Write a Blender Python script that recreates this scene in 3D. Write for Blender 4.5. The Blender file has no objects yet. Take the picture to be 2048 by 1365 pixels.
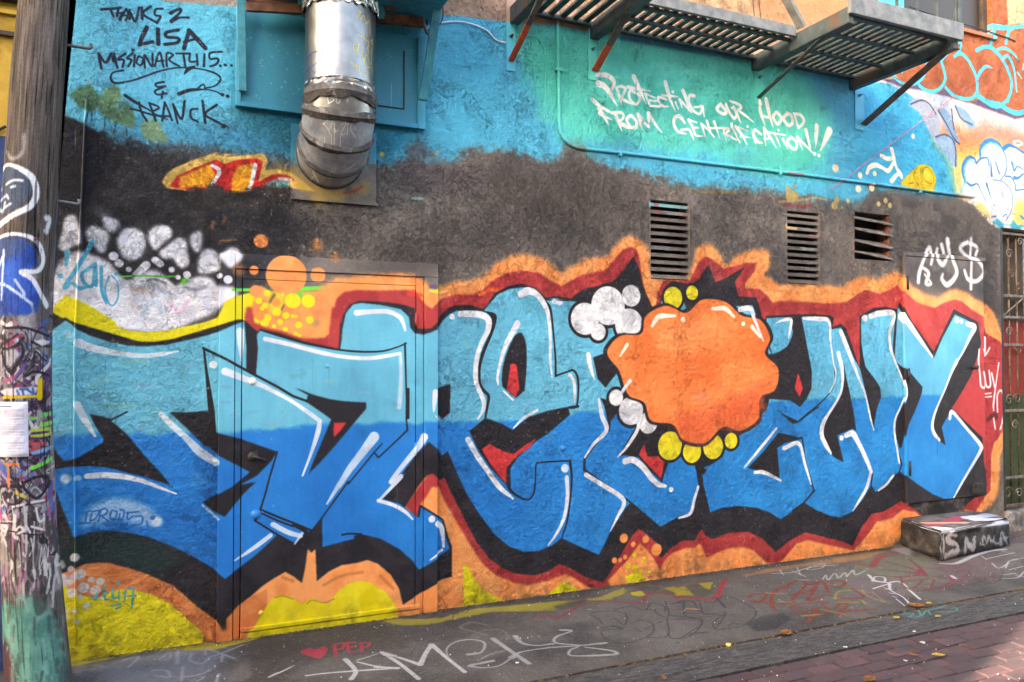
# Painted alley wall: camera, light and exposure first, then the paint, the structure and the things.
import bpy, bmesh, math, random
import numpy as np
from mathutils import Vector, Matrix
from math import radians, sin, cos, pi

SC = bpy.context.scene
COL = SC.collection

# ------------------------------------------------------------------ camera
F = 1536.0                      # focal length in pixels of the 2048-wide photograph
CAM = Vector((0.0, -4.69, 1.60))
AZ = radians(66.0)              # angle between the view and the wall direction (+X)
PITCH = math.atan(35.0 / F)
cd = bpy.data.cameras.new('camera')
cam = bpy.data.objects.new('camera', cd)
COL.objects.link(cam)
SC.camera = cam
cd.sensor_fit = 'HORIZONTAL'
cd.sensor_width = 36.0
cd.lens = 36.0 * F / 2048.0
cd.clip_start = 0.05
cd.clip_end = 500.0
VF = Vector((cos(AZ) * cos(PITCH), sin(AZ) * cos(PITCH), sin(PITCH)))
VR = Vector((sin(AZ), -cos(AZ), 0.0))
VU = VR.cross(VF)
cam.matrix_world = Matrix(((VR.x, VU.x, -VF.x, CAM.x), (VR.y, VU.y, -VF.y, CAM.y),
                           (VR.z, VU.z, -VF.z, CAM.z), (0, 0, 0, 1)))

# ------------------------------------------------------------------ sky, sun, exposure
SUN_EL = 22.0
SUN_DIR = Vector((-0.936 * cos(radians(SUN_EL)), -0.352 * cos(radians(SUN_EL)), sin(radians(SUN_EL))))
world = bpy.data.worlds.new('World')
SC.world = world
world.use_nodes = True
wn = world.node_tree.nodes
bg = wn['Background']
sky = wn.new('ShaderNodeTexSky')
sky.sky_type = 'NISHITA'
sky.sun_disc = False
sky.sun_elevation = radians(SUN_EL)
sky.sun_rotation = math.atan2(SUN_DIR.x, SUN_DIR.y)
sky.air_density = 1.0
sky.dust_density = 3.0
sky.ozone_density = 1.0
world.node_tree.links.new(sky.outputs[0], bg.inputs[0])
bg.inputs[1].default_value = 0.15
sl = bpy.data.lights.new('sun', 'SUN')
sl.energy = 5.0
sl.angle = radians(0.5)
sl.color = (1.0, 0.93, 0.84)
sun = bpy.data.objects.new('sun', sl)
COL.objects.link(sun)
sun.rotation_euler = SUN_DIR.to_track_quat('Z', 'Y').to_euler()
sun.location = SUN_DIR * 40
SC.view_settings.view_transform = 'Standard'
SC.view_settings.look = 'None'
SC.view_settings.gamma = 1.0
SC.view_settings.exposure = 3.5
SC.view_settings.use_white_balance = True
SC.view_settings.white_balance_temperature = 8100
SC.view_settings.white_balance_tint = 10

rnd = random.Random(7)
rng = np.random.default_rng(11)

# ------------------------------------------------------------------ from photograph pixels to planes of the place
def ray(px, py):
    return VF + VR * ((px - 1024.0) / F) + VU * ((682.5 - py) / F)
def on_y(px, py, y=0.0):
    d = ray(px, py); t = (y - CAM.y) / d.y
    return CAM + d * t
def on_z(px, py, z=0.0):
    d = ray(px, py); t = (z - CAM.z) / d.z
    return CAM + d * t
def on_x(px, py, x):
    d = ray(px, py); t = (x - CAM.x) / d.x
    return CAM + d * t

def ray_np(p):
    u = (p[:, 0:1] - 1024.0) / F; v = (682.5 - p[:, 1:2]) / F
    return np.array(VF)[None] + np.array(VR)[None] * u + np.array(VU)[None] * v
def wall_xz(p):
    d = ray_np(p); t = (0.0 - CAM.y) / d[:, 1]
    return np.stack([CAM.x + d[:, 0] * t, CAM.z + d[:, 2] * t], 1)
def ground_xy(p):
    d = ray_np(p); t = (0.0 - CAM.z) / d[:, 2]
    return np.stack([CAM.x + d[:, 0] * t, CAM.y + d[:, 1] * t], 1)

# frames in which the paint outlines were measured: origin and scale
S1 = 520 / 2028.0
TAG = {'A': (0, 0, S1), 'B': (450, 0, S1), 'C': (960, 0, S1), 'D': (1400, 0, 648 / 2048), 'E': (0, 300, S1),
       'F': (0, 640, S1), 'G': (0, 980, 520 / 1844), 'H': (400, 300, S1), 'I': (400, 620, S1), 'J': (400, 930, S1),
       'K': (800, 540, S1), 'L': (800, 850, S1), 'M': (1200, 380, S1), 'N': (1120, 540, 520 / 1774),
       'O': (1200, 820, S1), 'P': (1528, 560, S1), 'Q': (1528, 860, S1), 'R': (1528, 370, S1),
       'S': (1348, 1000, 700 / 2048), 'T': (750, 1100, 700 / 2048), 'U': (120, 1150, 700 / 2048),
       'V': (1160, 130, 260 / 1868), 'X': (1400, 180, 280 / 2048), 'Y': (1780, 0, 268 / 1829),
       'Z': (1860, 200, 188 / 916), 'a': (0, 280, 200 / 682), 'b': (0, 640, 200 / 682), '0': (0, 0, 1.0)}

def pts(s):
    """'K 10,20 30,40 L 5,6' -> photo pixels; a letter switches the frame."""
    out = []; o = TAG['0']
    for w in s.split():
        if ',' not in w:
            o = TAG[w]; continue
        v = [float(q) for q in w.split(',')]
        out.append((o[0] + v[0] * o[2], o[1] + v[1] * o[2]) + tuple(q * o[2] for q in v[2:]))
    return np.array(out)
def first_scale(s):
    return TAG[s.split()[0]][2] if ',' not in s.split()[0] else 1.0

def catmull(P, closed=False, n=7):
    P = np.asarray(P, float)
    if len(P) < 3: return P
    Q = np.vstack([P[-1], P, P[0], P[1]]) if closed else np.vstack([2 * P[0] - P[1], P, 2 * P[-1] - P[-2]])
    out = []
    m = len(P) if closed else len(P) - 1
    for i in range(m):
        a, b, c, d = Q[i], Q[i + 1], Q[i + 2], Q[i + 3]
        for k in range(n):
            t = k / n
            out.append(0.5 * ((2 * b) + (c - a) * t + (2 * a - 5 * b + 4 * c - d) * t * t + (3 * b - a - 3 * c + d) * t ** 3))
    if not closed: out.append(P[-1])
    return np.array(out)

def upsample(g, h, w):
    gh, gw = g.shape
    y = np.linspace(0, gh - 1.001, h); x = np.linspace(0, gw - 1.001, w)
    y0 = y.astype(int); x0 = x.astype(int)
    fy = (y - y0)[:, None].astype(np.float32); fx = (x - x0)[None].astype(np.float32)
    fy = fy * fy * (3 - 2 * fy); fx = fx * fx * (3 - 2 * fx)
    a = g[y0][:, x0]; b = g[y0][:, x0 + 1]; c = g[y0 + 1][:, x0]; d = g[y0 + 1][:, x0 + 1]
    return (a * (1 - fx) + b * fx) * (1 - fy) + (c * (1 - fx) + d * fx) * fy
def vnoise(h, w, cell, ay=1.0):
    gh = int(h / (cell * ay)) + 3; gw = int(w / cell) + 3
    return upsample(rng.random((gh, gw), dtype=np.float32), h, w)
def fbm(h, w, cell, octs=4, ay=1.0):
    o = np.zeros((h, w), np.float32); a = 0.5; s = 0
    for k in range(octs):
        o += a * vnoise(h, w, max(cell / 2 ** k, 1.5), ay); s += a; a *= 0.55
    return o / s

def box1(a, r, ax):
    r = int(r)
    if r < 1: return a
    n = 2 * r + 1
    pad = [(0, 0), (0, 0)]; pad[ax] = (r + 1, r)
    c = np.cumsum(np.pad(a, pad, mode='edge'), axis=ax, dtype=np.float32 if a.size < 1e6 else np.float64)
    if ax == 0: return ((c[n:] - c[:-n]) / n).astype(np.float32)
    return ((c[:, n:] - c[:, :-n]) / n).astype(np.float32)
def blur(a, r):
    for k in range(2):
        a = box1(a, r, 0); a = box1(a, r, 1)
    return a

class Canvas:
    """a sheet of paint, u to the right and v up, res pixels per metre"""
    def __init__(s, u0, u1, v0, v1, res, proj, base):
        s.u0, s.v1, s.res, s.proj = u0, v1, res, proj
        s.u1, s.v0 = u1, v0
        s.w = int((u1 - u0) * res); s.h = int((v1 - v0) * res)
        s.a = np.empty((s.h, s.w, 3), np.float32); s.a[:] = base
        s.grain = rng.random((s.h, s.w), dtype=np.float32)
        s.mid = fbm(s.h, s.w, 40, 4)
        s.rag = s.mid * .6 + fbm(s.h, s.w, 9, 3) * .4
    def to_px(s, P):
        q = s.proj(np.asarray(P, float)[:, :2])
        return np.stack([(q[:, 0] - s.u0) * s.res, (s.v1 - q[:, 1]) * s.res], 1)
    def _color(s, col, x0, y0, x1, y1):
        if callable(col): return col(s, x0, y0, x1, y1)
        return np.array(col, np.float32)
    def put(s, m, x0, y0, col, alpha=1.0, grain=0.0, ragged=0.0):
        h, w = m.shape
        if h < 1 or w < 1: return
        if ragged:
            m = np.clip(m + (s.rag[y0:y0 + h, x0:x0 + w] - 0.5) * ragged * 5 * (m * (1 - m) * 4), 0, 1)
        if grain:
            m = np.clip(m + (s.grain[y0:y0 + h, x0:x0 + w] - 0.5) * grain * 4 * m * (1 - m), 0, 1)
        m = (m * alpha)[..., None]
        c = s._color(col, x0, y0, x0 + w, y0 + h)
        s.a[y0:y0 + h, x0:x0 + w] += (c - s.a[y0:y0 + h, x0:x0 + w]) * m
    def scale_at(s, P):
        c = np.mean(np.asarray(P)[:, :2], 0)
        q = s.to_px(np.array([[c[0], c[1] - 4], [c[0], c[1] + 4], [c[0] - 4, c[1]], [c[0] + 4, c[1]]]))
        return 0.5 * (np.hypot(*(q[1] - q[0])) + np.hypot(*(q[3] - q[2]))) / 8.0
    def fill(s, path, col, soft=1.0, smooth=False, alpha=1.0, grain=0.0, ragged=0.0):
        P = pts(path) if isinstance(path, str) else np.asarray(path, float)
        if smooth: P = catmull(P[:, :2], True)
        else:                                   # keep straight edges straight on the wall too
            P = P[:, :2]
        sc = s.scale_at(P)
        q = s.to_px(P)
        r = soft * sc * 0.5
        pad = int(r * 2 + 4)
        x0 = int(max(0, np.floor(q[:, 0].min()) - pad)); x1 = int(min(s.w, np.ceil(q[:, 0].max()) + pad))
        y0 = int(max(0, np.floor(q[:, 1].min()) - pad)); y1 = int(min(s.h, np.ceil(q[:, 1].max()) + pad))
        if x1 <= x0 or y1 <= y0: return
        H, W = y1 - y0, x1 - x0
        tog = np.zeros((H, W + 1), np.int32)
        X = q[:, 0] - x0; Y = q[:, 1] - y0
        n = len(q)
        for i in range(n):
            ax, ay, bx, by = X[i], Y[i], X[(i + 1) % n], Y[(i + 1) % n]
            if ay == by: continue
            if ay > by: ax, ay, bx, by = bx, by, ax, ay
            r0 = int(max(0, math.ceil(ay - 0.5))); r1 = int(min(H, math.ceil(by - 0.5)))
            if r1 <= r0: continue
            rows = np.arange(r0, r1)
            xs = ax + (rows + 0.5 - ay) * (bx - ax) / (by - ay)
            np.add.at(tog, (rows, np.clip(np.ceil(xs - 0.5), 0, W).astype(int)), 1)
        m = (np.cumsum(tog[:, :W], 1) % 2).astype(np.float32)
        m = blur(m, max(1, round(r)))
        s.put(m, x0, y0, col, alpha, grain, ragged)
    def line(s, path, col, w=6, soft=1.5, smooth=True, alpha=1.0, grain=0.0, ragged=0.0, closed=False):
        """w: width in the measured frame, or a list of widths along the path"""
        fs = first_scale(path) if isinstance(path, str) else 1.0
        P = pts(path) if isinstance(path, str) else np.asarray(path, float)
        ws = np.atleast_1d(np.asarray(w, float)) * fs
        tt = np.linspace(0, 1, len(P)); W_ = np.interp(tt, np.linspace(0, 1, len(ws)), ws) if len(ws) > 1 else np.full(len(P), ws[0])
        Q = np.column_stack([P[:, :2], W_])
        if smooth: Q = catmull(Q, closed)
        if closed: Q = np.vstack([Q, Q[:1]])
        sc = s.scale_at(Q)
        q = s.to_px(Q)
        rad = np.maximum(Q[:, 2] * sc * 0.5, 0.6); so = max(soft * sc, 1.2)
        pad = int(rad.max() + so + 3)
        x0 = int(max(0, np.floor(q[:, 0].min()) - pad)); x1 = int(min(s.w, np.ceil(q[:, 0].max()) + pad))
        y0 = int(max(0, np.floor(q[:, 1].min()) - pad)); y1 = int(min(s.h, np.ceil(q[:, 1].max()) + pad))
        if x1 <= x0 or y1 <= y0: return
        m = np.zeros((y1 - y0, x1 - x0), np.float32)
        if len(q) == 1: q = np.vstack([q, q + 0.01]); rad = np.repeat(rad, 2)
        for i in range(len(q) - 1):
            a, b = q[i], q[i + 1]; ra, rb = rad[i], rad[i + 1]
            R = max(ra, rb) + so + 1
            bx0 = int(max(x0, min(a[0], b[0]) - R)); bx1 = int(min(x1, max(a[0], b[0]) + R + 1))
            by0 = int(max(y0, min(a[1], b[1]) - R)); by1 = int(min(y1, max(a[1], b[1]) + R + 1))
            if bx1 <= bx0 or by1 <= by0: continue
            gx = (np.arange(bx0, bx1) + 0.5 - a[0])[None]; gy = (np.arange(by0, by1) + 0.5 - a[1])[:, None]
            dx, dy = b[0] - a[0], b[1] - a[1]; L2 = dx * dx + dy * dy + 1e-9
            t = np.clip((gx * dx + gy * dy) / L2, 0, 1)
            d = np.sqrt((gx - t * dx) ** 2 + (gy - t * dy) ** 2) - (ra + (rb - ra) * t)
            v = np.clip(0.5 - d / so, 0, 1).astype(np.float32)
            sub = m[by0 - y0:by1 - y0, bx0 - x0:bx1 - x0]
            np.maximum(sub, v, out=sub)
        s.put(m * m * (3 - 2 * m), x0, y0, col, alpha, grain, ragged)
    def dots(s, spec, col, soft=1.5, alpha=1.0, grain=0.0):
        fs = first_scale(spec)
        for p in pts(spec):
            s.line(np.array([[p[0], p[1]], [p[0] + .05, p[1]]]), col, w=[2 * p[2]], soft=soft, alpha=alpha, grain=grain, smooth=False)
    def image(s, name):
        im = bpy.data.images.new(name, s.w, s.h, alpha=False, float_buffer=False)
        im.colorspace_settings.name = 'sRGB'
        buf = np.ones((s.h, s.w, 4), np.float32)
        buf[..., :3] = np.clip(s.a[::-1] / 255.0, 0, 1)
        im.pixels.foreach_set(buf.ravel())
        im.update(); im.pack()
        return im
# ------------------------------------------------------------------ the painted wall (colours as on the wall)
WU0, WU1, WV0, WV1 = -0.95, 8.6, -0.05, 5.3
wall = Canvas(WU0, WU1, WV0, WV1, 400, wall_xz, (100, 92, 90))
BLK = (36, 33, 39); WHT = (222, 220, 226); MAR = (163, 50, 52); ORG = (238, 145, 84); YEL = (217, 202, 40); RED = (204, 56, 60)

def ramp_x(c0, c1, x0m, x1m):
    c0 = np.array(c0, np.float32); c1 = np.array(c1, np.float32)
    def f(s, x0, y0, x1, y1):
        u = s.u0 + (np.arange(x0, x1) + .5) / s.res
        t = np.clip((u - x0m) / (x1m - x0m), 0, 1)[None, :, None]
        return c0 + (c1 - c0) * t
    return f
def mottled(c0, c1, lo=0.35, hi=0.65, src='mid'):
    c0 = np.array(c0, np.float32); c1 = np.array(c1, np.float32)
    def f(s, x0, y0, x1, y1):
        n = getattr(s, src)[y0:y1, x0:x1]
        t = np.clip((n - lo) / (hi - lo), 0, 1)[..., None]
        return c0 + (c1 - c0) * t
    return f
wall.broad = fbm(wall.h, wall.w, 160, 5)

# dark band: nearly black on the left, brown grey elsewhere
full = '0 -200,-200 2600,-200 2600,1700 -200,1700'
wall.fill(full, mottled((98, 90, 88), (140, 128, 121), .35, .62, 'broad'))
wall.fill(full, mottled((78, 73, 74), (130, 120, 114), .38, .62, 'rag'), alpha=.32)
wall.fill('0 -60,190 180,215 420,320 590,395 640,470 560,560 400,640 -60,640', mottled((30, 30, 38), (52, 50, 56)), soft=60, grain=.6, ragged=.4, alpha=.95)
wall.fill('0 640,560 1000,520 1180,470 1240,420 1060,400 800,480', (66, 60, 60), soft=50, alpha=.55, ragged=.6)
wall.fill('0 1080,330 1300,395 1300,460 1150,470 1000,420 960,340', (94, 84, 80), soft=50, alpha=.7, ragged=.6)
wall.fill('0 1810,430 1990,440 1995,640 1900,600 1800,560', (66, 60, 62), soft=26, alpha=.8, ragged=.4)
wall.fill('0 1380,520 1600,560 1600,610 1440,600', (60, 56, 58), soft=20, alpha=.5)

# upper blue field and its sprayed lower edge
BLU_U = ramp_x((86, 190, 224), (74, 190, 228), -.6, 3.0)
edge_u = '0 90,228 130,236 150,242 172,254 200,262 240,276 300,286 360,292 450,302 540,312 600,322 690,330 760,328 850,332 905,318 950,296 1000,298 1060,315 1105,318 1132,296 1148,262 1166,296 1190,318 1250,337 1330,360 1400,372 1500,377 1570,384 1620,394 1700,408 1752,398 1780,380 1830,384 1900,395 1940,400 1970,300 2100,100 2100,-300 -60,-300 -60,228'
wall.fill(edge_u, BLU_U, soft=16, grain=.8, ragged=.8)
wall.fill('0 172,254 300,280 450,296 600,316 700,322 700,250 600,240 450,262 330,262 200,250', (26, 112, 158), soft=46, alpha=.85, grain=.5)
wall.fill('0 470,30 610,40 850,60 846,245 760,320 600,318 470,240', (22, 116, 142), soft=26, alpha=.9)
wall.fill('0 560,40 625,40 640,300 560,290', (10, 92, 118), soft=30, alpha=.75)
wall.fill('0 745,180 850,240 870,290 760,300', (22, 140, 176), soft=40, alpha=.6)
wall.fill('0 880,90 960,70 1010,150 1000,250 900,280 860,220', (70, 190, 228), soft=40, alpha=.8)
# teal patch behind the white writing
TEAL = mottled((64, 200, 184), (84, 218, 204), .35, .65, 'broad')
wall.fill('0 1016,36 1240,60 1500,100 1590,120 1640,190 1672,230 1655,330 1560,352 1440,318 1300,305 1170,292 1112,272 1080,215 1040,120', TEAL, soft=34, grain=.3, ragged=.3)
wall.fill('0 1165,285 1260,280 1320,320 1220,322', (72, 170, 208), soft=24, alpha=.7)
wall.fill('0 1440,330 1560,350 1560,372 1440,362', (72, 170, 208), soft=24, alpha=.6)
wall.fill('0 1470,290 1500,300 1540,316 1480,322', (82, 178, 214), soft=16, alpha=.6)
wall.fill('0 1600,110 1716,150 1730,400 1620,380 1680,300 1650,210', (64, 166, 208), soft=40, alpha=.8)
wall.fill('0 1718,158 1760,160 1850,220 1900,300 1912,392 1760,372 1690,350 1724,240', (44, 170, 214), soft=24, alpha=.95)
wall.fill('0 1540,300 1640,335 1690,362 1500,340 1420,330', (60, 186, 176), soft=26, alpha=.6)

# beige render above
PEACH = mottled((172, 134, 112), (196, 156, 134), .35, .65)
wall.fill('0 318,-3 330,3 400,7 474,12 474,-60 600,-60 760,-60 880,-60 883,30 925,33 970,39 1012,44 1060,48 1114,51 1160,60 1200,66 1242,70 1340,82 1400,95 1450,104 1511,112 1580,128 1650,140 1716,158 1716,-300 318,-300', PEACH, soft=2.5, ragged=.3)
wall.fill('0 318,0 474,14 474,-60 318,-60', (160, 148, 142), soft=3)
wall.fill('0 1240,70 1400,98 1516,116 1700,152 1705,160 1500,122 1380,104 1240,80', (54, 96, 160), soft=4, alpha=.7)
wall.fill('0 1512,-30 1720,-30 1716,90 1512,60', (206, 144, 104), soft=3, alpha=.9)
wall.fill('0 1240,-40 1511,-40 1511,50 1240,0', mottled((176, 140, 110), (206, 168, 134), .4, .6), soft=2)
wall.line('D 330,-40 344,130', (120, 84, 70), w=8, soft=1, smooth=False)
wall.line('D 368,-40 384,130', (120, 84, 70), w=8, soft=1, smooth=False)

# ---- upper right: second painting
wall.fill('0 1716,60 1800,60 2200,-80 2300,460 2010,462 1985,452 1950,412 1914,396 1906,330 1880,260 1850,215 1820,190 1780,168 1720,160', (226, 212, 212), soft=2)
wall.fill('Z 0,300 60,420 180,560 230,760 260,930 500,900 916,1100 1100,1200 1100,560 700,380 300,300', (222, 190, 74), soft=22, alpha=.85)
wall.fill('Z 60,190 230,250 330,330 520,250 700,260 916,330 1150,400 1150,560 916,520 740,440 560,380 460,470 330,480 240,460 120,380', (226, 122, 102), soft=22, alpha=.9)
wall.fill('Z 440,60 700,120 916,230 1150,280 1150,60 440,-40', (226, 208, 206), soft=14, alpha=.85)
wall.fill('Z 480,540 916,560 1200,600 1200,1280 700,1260 560,1180 430,1000 300,880 300,620', (226, 222, 216), soft=10, alpha=.9)
wall.fill('Z 830,1000 1000,960 1200,1180 800,1240', (222, 200, 70), soft=10, alpha=.7)
wall.fill('Z 760,860 790,1000 720,1130 640,1180 700,1010', (222, 196, 60), soft=10, alpha=.7)
wall.fill('Z 470,960 560,1080 600,1170 500,1110 430,1010', (222, 200, 80), soft=8, alpha=.7)
# grey blue feathers
for f, c in (('D 1320,660 1380,620 1440,660 1500,720 1520,800 1500,900 1540,990 1440,820 1390,720', (168, 176, 196)),
             ('D 1440,590 1540,600 1580,680 1600,760 1550,740 1480,700', (176, 190, 206)),
             ('D 1500,690 1560,700 1600,790 1640,910 1580,870 1540,780', (128, 160, 190)),
             ('D 1610,670 1680,700 1740,790 1700,810 1650,740', (140, 178, 206)),
             ('D 1490,860 1550,850 1610,900 1620,1060 1560,1000 1510,920', (140, 172, 200))):
    wall.fill(f, c, soft=2, smooth=True)
for l in ('D 1330,660 1400,635 1450,660 1490,720', 'D 1490,866 1550,852 1600,890 1616,960 1614,1050', 'D 1505,700 1560,790 1600,870 1640,912',
          'D 1590,690 1596,760 1606,820', 'D 1612,670 1650,750 1720,790'):
    wall.line(l, (64, 66, 96), w=9, soft=1.5, alpha=.8)
wall.fill('D 1140,505 1300,560 1420,575 1700,650 1990,755 2060,740 2200,790 2200,700 1900,650 1560,560 1240,490', (84, 66, 100), soft=2.5, alpha=.9)
# orange letters with cyan outlines
BRK = mottled((160, 84, 52), (178, 100, 66), .35, .65)
wall.fill('D 1190,420 1240,360 1330,250 1480,80 1480,-120 1300,-160 2400,-160 2400,720 2048,700 1990,722 1940,690 1900,670 1830,650 1770,612 1745,640 1690,650 1600,620 1550,560 1500,590 1440,570 1400,530 1340,535 1260,520 1210,470', BRK, soft=2)
wall.fill('D 1100,440 1190,400 1250,500 1130,500 1010,520', (196, 160, 124), soft=2)
wall.fill('D 1930,-200 2400,-200 2400,150 2060,150 1945,160', (206, 176, 142), soft=2)
CY = (66, 196, 226)
for l, w in (('Y 0,960 60,1060 150,1130 260,1160 360,1140 440,1070 480,980 495,880 480,820', 34), ('Y 400,1170 480,1230 590,1250 690,1200 750,1090 740,980 700,850 650,720 640,680', 42),
             ('Y 640,690 800,690 710,820', 30), ('Y 820,590 960,590 960,660 940,720', 32), ('Y 880,770 950,730 1040,790 1110,900 1170,1040 1190,1180 1180,1290', 42),
             ('Y 760,1200 850,1290 1000,1350 1120,1340 1185,1270', 42), ('Y 1190,1080 1240,970 1310,910 1390,930', [40, 44, 36, 20]),
             ('Y 1180,690 1290,640 1390,660 1500,770 1580,900 1650,1080 1650,1240 1600,1380', 44), ('Y 1210,1300 1290,1380 1400,1450 1500,1450 1600,1370', 44),
             ('Y 1540,800 1600,770 1660,850 1700,1000 1730,1260', [40, 44, 40, 30, 20]), ('Y 1440,690 1560,660 1680,730 1750,820', [26, 34, 30, 16]),
             ('Y 1370,640 1390,520 1440,370', 46), ('Y 1580,590 1600,500 1640,400 1740,370 1829,360 2000,380', 40),
             ('Y 240,90 270,-60', 46), ('Y 545,190 565,90 640,110', 44), ('Y 920,290 940,220', 44),
             ('Y 700,105 820,140 930,200 1100,240 1300,310 1450,370 1620,380', [10, 16, 50, 46, 40, 60, 60]),
             ('Y 30,930 110,950 180,930 240,860 290,800', 30), ('Y 170,940 160,990', 30), ('Z 460,-40 560,20 680,50 760,100 860,130 1000,80', 40),
             ('Y 1740,990 1800,1080', [20, 10]), ('Y 1829,880 1810,960', 20)):
    wall.line(l, CY, w=w, soft=1.6, grain=.4)
wall.line('Y 880,540 900,580', CY, w=30, soft=1.5)
wall.line('D 1600,-30 1350,-30', (110, 66, 48), w=10, soft=1)
wall.line('Y 460,-5 560,30 700,85 930,160 1150,210 1560,345', (150, 84, 56), w=10, soft=1.5, smooth=False)
wall.line('Y 270,95 420,145 720,240 900,285 1100,350 1400,450 1640,530 1710,560', (96, 58, 50), w=9, soft=1, smooth=False)
# bubble letters
for f in ('Z 330,700 330,620 380,560 440,600 460,640 520,570 490,500 530,420 620,400 700,450 740,560 750,680 700,770 620,780 560,790 480,820 410,830 340,780',
          'Z 600,790 700,800 780,880 810,980 780,1110 720,1185 640,1160 560,1060 520,960 470,850', 'Z 720,470 790,450 916,530 1100,600 1100,900 916,900 830,860 790,770 740,740',
          'Z 310,830 400,840 480,900 520,1000 460,1000 330,920'):
    wall.fill(f, (228, 226, 232), smooth=True, soft=2)
BB = (46, 128, 200)
for l, w in (('Z 340,790 315,700 330,620 380,560 430,575 450,620', [20, 24, 30, 24, 18, 14]), ('Z 450,620 500,570 560,570 575,640', 14), ('Z 490,560 490,480 530,420 600,395 680,440 730,540 750,640 730,720 690,780', [16, 24, 36, 34, 20, 10, 10, 10, 10]),
             ('Z 340,790 400,835 460,820 500,900 540,980', [16, 20, 12, 10, 6]), ('Z 550,820 580,920 600,970', [22, 12, 6]), ('Z 600,740 590,600', [24, 10]), ('Z 640,610 660,680 680,730', [16, 14, 6]),
             ('Z 610,780 700,795 780,870 805,970 790,1080 740,1180', 7), ('Z 720,470 770,445 840,470 916,520 1100,620', [40, 30, 16, 20, 20]), ('Z 735,745 790,755 830,830 835,880 916,875 1100,890', 12),
             ('Z 800,620 820,690 850,650 910,680', [20, 16, 12, 10]), ('Z 820,760 860,760 910,720', [30, 20, 14]), ('Z 710,1140 740,1115 750,1150', 8), ('Z 600,1140 640,1135', [10, 14]), ('Z 880,1130 910,1155 960,1165', [14, 22, 20]),
             ('Z 620,1020 630,1035', 8), ('Z 800,640 790,600', [8, 12])):
    wall.line(l, BB, w=w, soft=2)
wall.line('Z 345,770 335,700 350,630 385,585 430,610', (96, 190, 214), w=18, soft=3, alpha=.8)
wall.line('Z 505,530 530,450 600,420 680,460', (96, 190, 214), w=18, soft=3, alpha=.8)
wall.line('Z 300,900 330,820 350,800', (96, 190, 214), w=20, soft=3, alpha=.8)
wall.line('Z 810,410 860,400 900,430 850,445 815,425', (226, 214, 216), w=16, soft=2)
wall.fill('Z 600,1190 660,1160 720,1215 1100,1225 1100,1262 690,1255', (50, 172, 206), soft=2)
for f in ('Z 780,1230 810,1165 850,1230', 'Z 930,1240 960,1200 1010,1240'): wall.fill(f, (50, 172, 206), soft=2)
wall.fill('Z 715,1220 780,1220 800,1256 720,1256', (214, 210, 214), soft=2)
wall.fill('Z 890,1240 920,1230 930,1262 896,1262', (214, 210, 214), soft=2)
wall.a *= .9
# dark band creeps over its lower edge
wall.fill('0 1740,372 1800,388 1860,400 1915,400 1945,415 1965,435 1990,452 1998,470 1960,560 1760,520 1700,440 1722,410', mottled((74, 68, 68), (96, 88, 84)), soft=14, grain=.8, ragged=.8)

# ---- little marks in the upper field
wall.line('D 1210,945 1225,1000 1240,1060 1265,1100 1275,1125', (228, 222, 206), w=[26, 20, 16, 26, 16], soft=1.5)
wall.line('D 1210,1145 1240,1110 1262,1096', (228, 222, 206), w=[26, 22, 20], soft=1.5)
wall.line('D 1145,985 1185,1005 1225,1000', (228, 222, 206), w=[22, 24, 20], soft=1.5)
wall.line('D 1055,1095 1070,1060 1110,1045 1150,1060 1190,1080 1222,1030', (228, 222, 206), w=[20, 26, 28, 20, 26, 20], soft=1.5)
wall.dots('D 855,1065,22 1012,1110,16 1103,1098,14 1345,862,13 1000,1195,20 1085,1188,20', (228, 206, 180), soft=2)
wall.fill('D 1268,1170 1310,1110 1375,1050 1410,1040 1460,1060 1490,1130 1480,1190 1450,1215 1350,1190', (206, 178, 38), soft=2, smooth=True)
wall.fill('D 1268,1176 1340,1180 1380,1150 1400,1190 1420,1210 1350,1200 1280,1186', (176, 142, 30), soft=4, alpha=.8)
wall.line('D 1370,1060 1350,1110 1380,1170 1430,1200', (150, 118, 26), w=6, soft=1)
wall.line('D 1410,1070 1440,1060 1475,1110 1470,1160 1430,1150 1410,1110', (150, 118, 26), w=6, soft=1, closed=True)
wall.dots('D 1432,1110,26', (222, 196, 60), soft=4)
wall.line('D 1325,1160 1350,1158', (140, 110, 26), w=6)
wall.line('D 545,1098 640,1108', (200, 70, 80), w=6, soft=2)
for s_, c_ in (('D 555,1195,18 595,1180,12 570,1240,34 600,1235,24 865,1265,18 850,1300,22 897,1315,10', (176, 152, 96)), ('D 935,1270,13 1128,1290,14 1172,1270,15 1200,1300,14', (200, 176, 116))):
    wall.dots(s_, c_, soft=3, alpha=.9)
wall.line('D 500,1275 560,1275 640,1265 680,1260 720,1250 800,1262', (176, 150, 96), w=12, soft=3, alpha=.7)
wall.line('D 540,1290 640,1308 700,1300', (150, 50, 60), w=18, soft=5, alpha=.6)
wall.line('M 750,10 900,20 1060,18', (150, 120, 70), w=20, soft=6, alpha=.5)
wall.dots('B 1225,1207,19 0,508,12 52,512,9 20,752,15', (206, 186, 90), soft=2)
wall.dots('B 0,508,12 52,512,9 20,752,15 -10,985,18', (24, 50, 66), soft=2)
wall.dots('B 1640,1200,26', (150, 130, 100), soft=8, alpha=.6)
wall.fill('B 1380,1240 1450,1140 1560,1080 1600,1100 1640,1180 1700,1230 1560,1290 1380,1330', (92, 86, 88), soft=20, alpha=.8, ragged=.9, grain=.8)
wall.fill('B 1330,1250 1450,1255 1640,1290 1900,1300 2060,1330 2060,1500 1330,1500', (96, 86, 86), soft=12, grain=.8, ragged=.6)
wall.line('H 1650,378 1690,380 1740,384', (150, 190, 196), w=[8, 26, 8], soft=4, alpha=.8)
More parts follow.
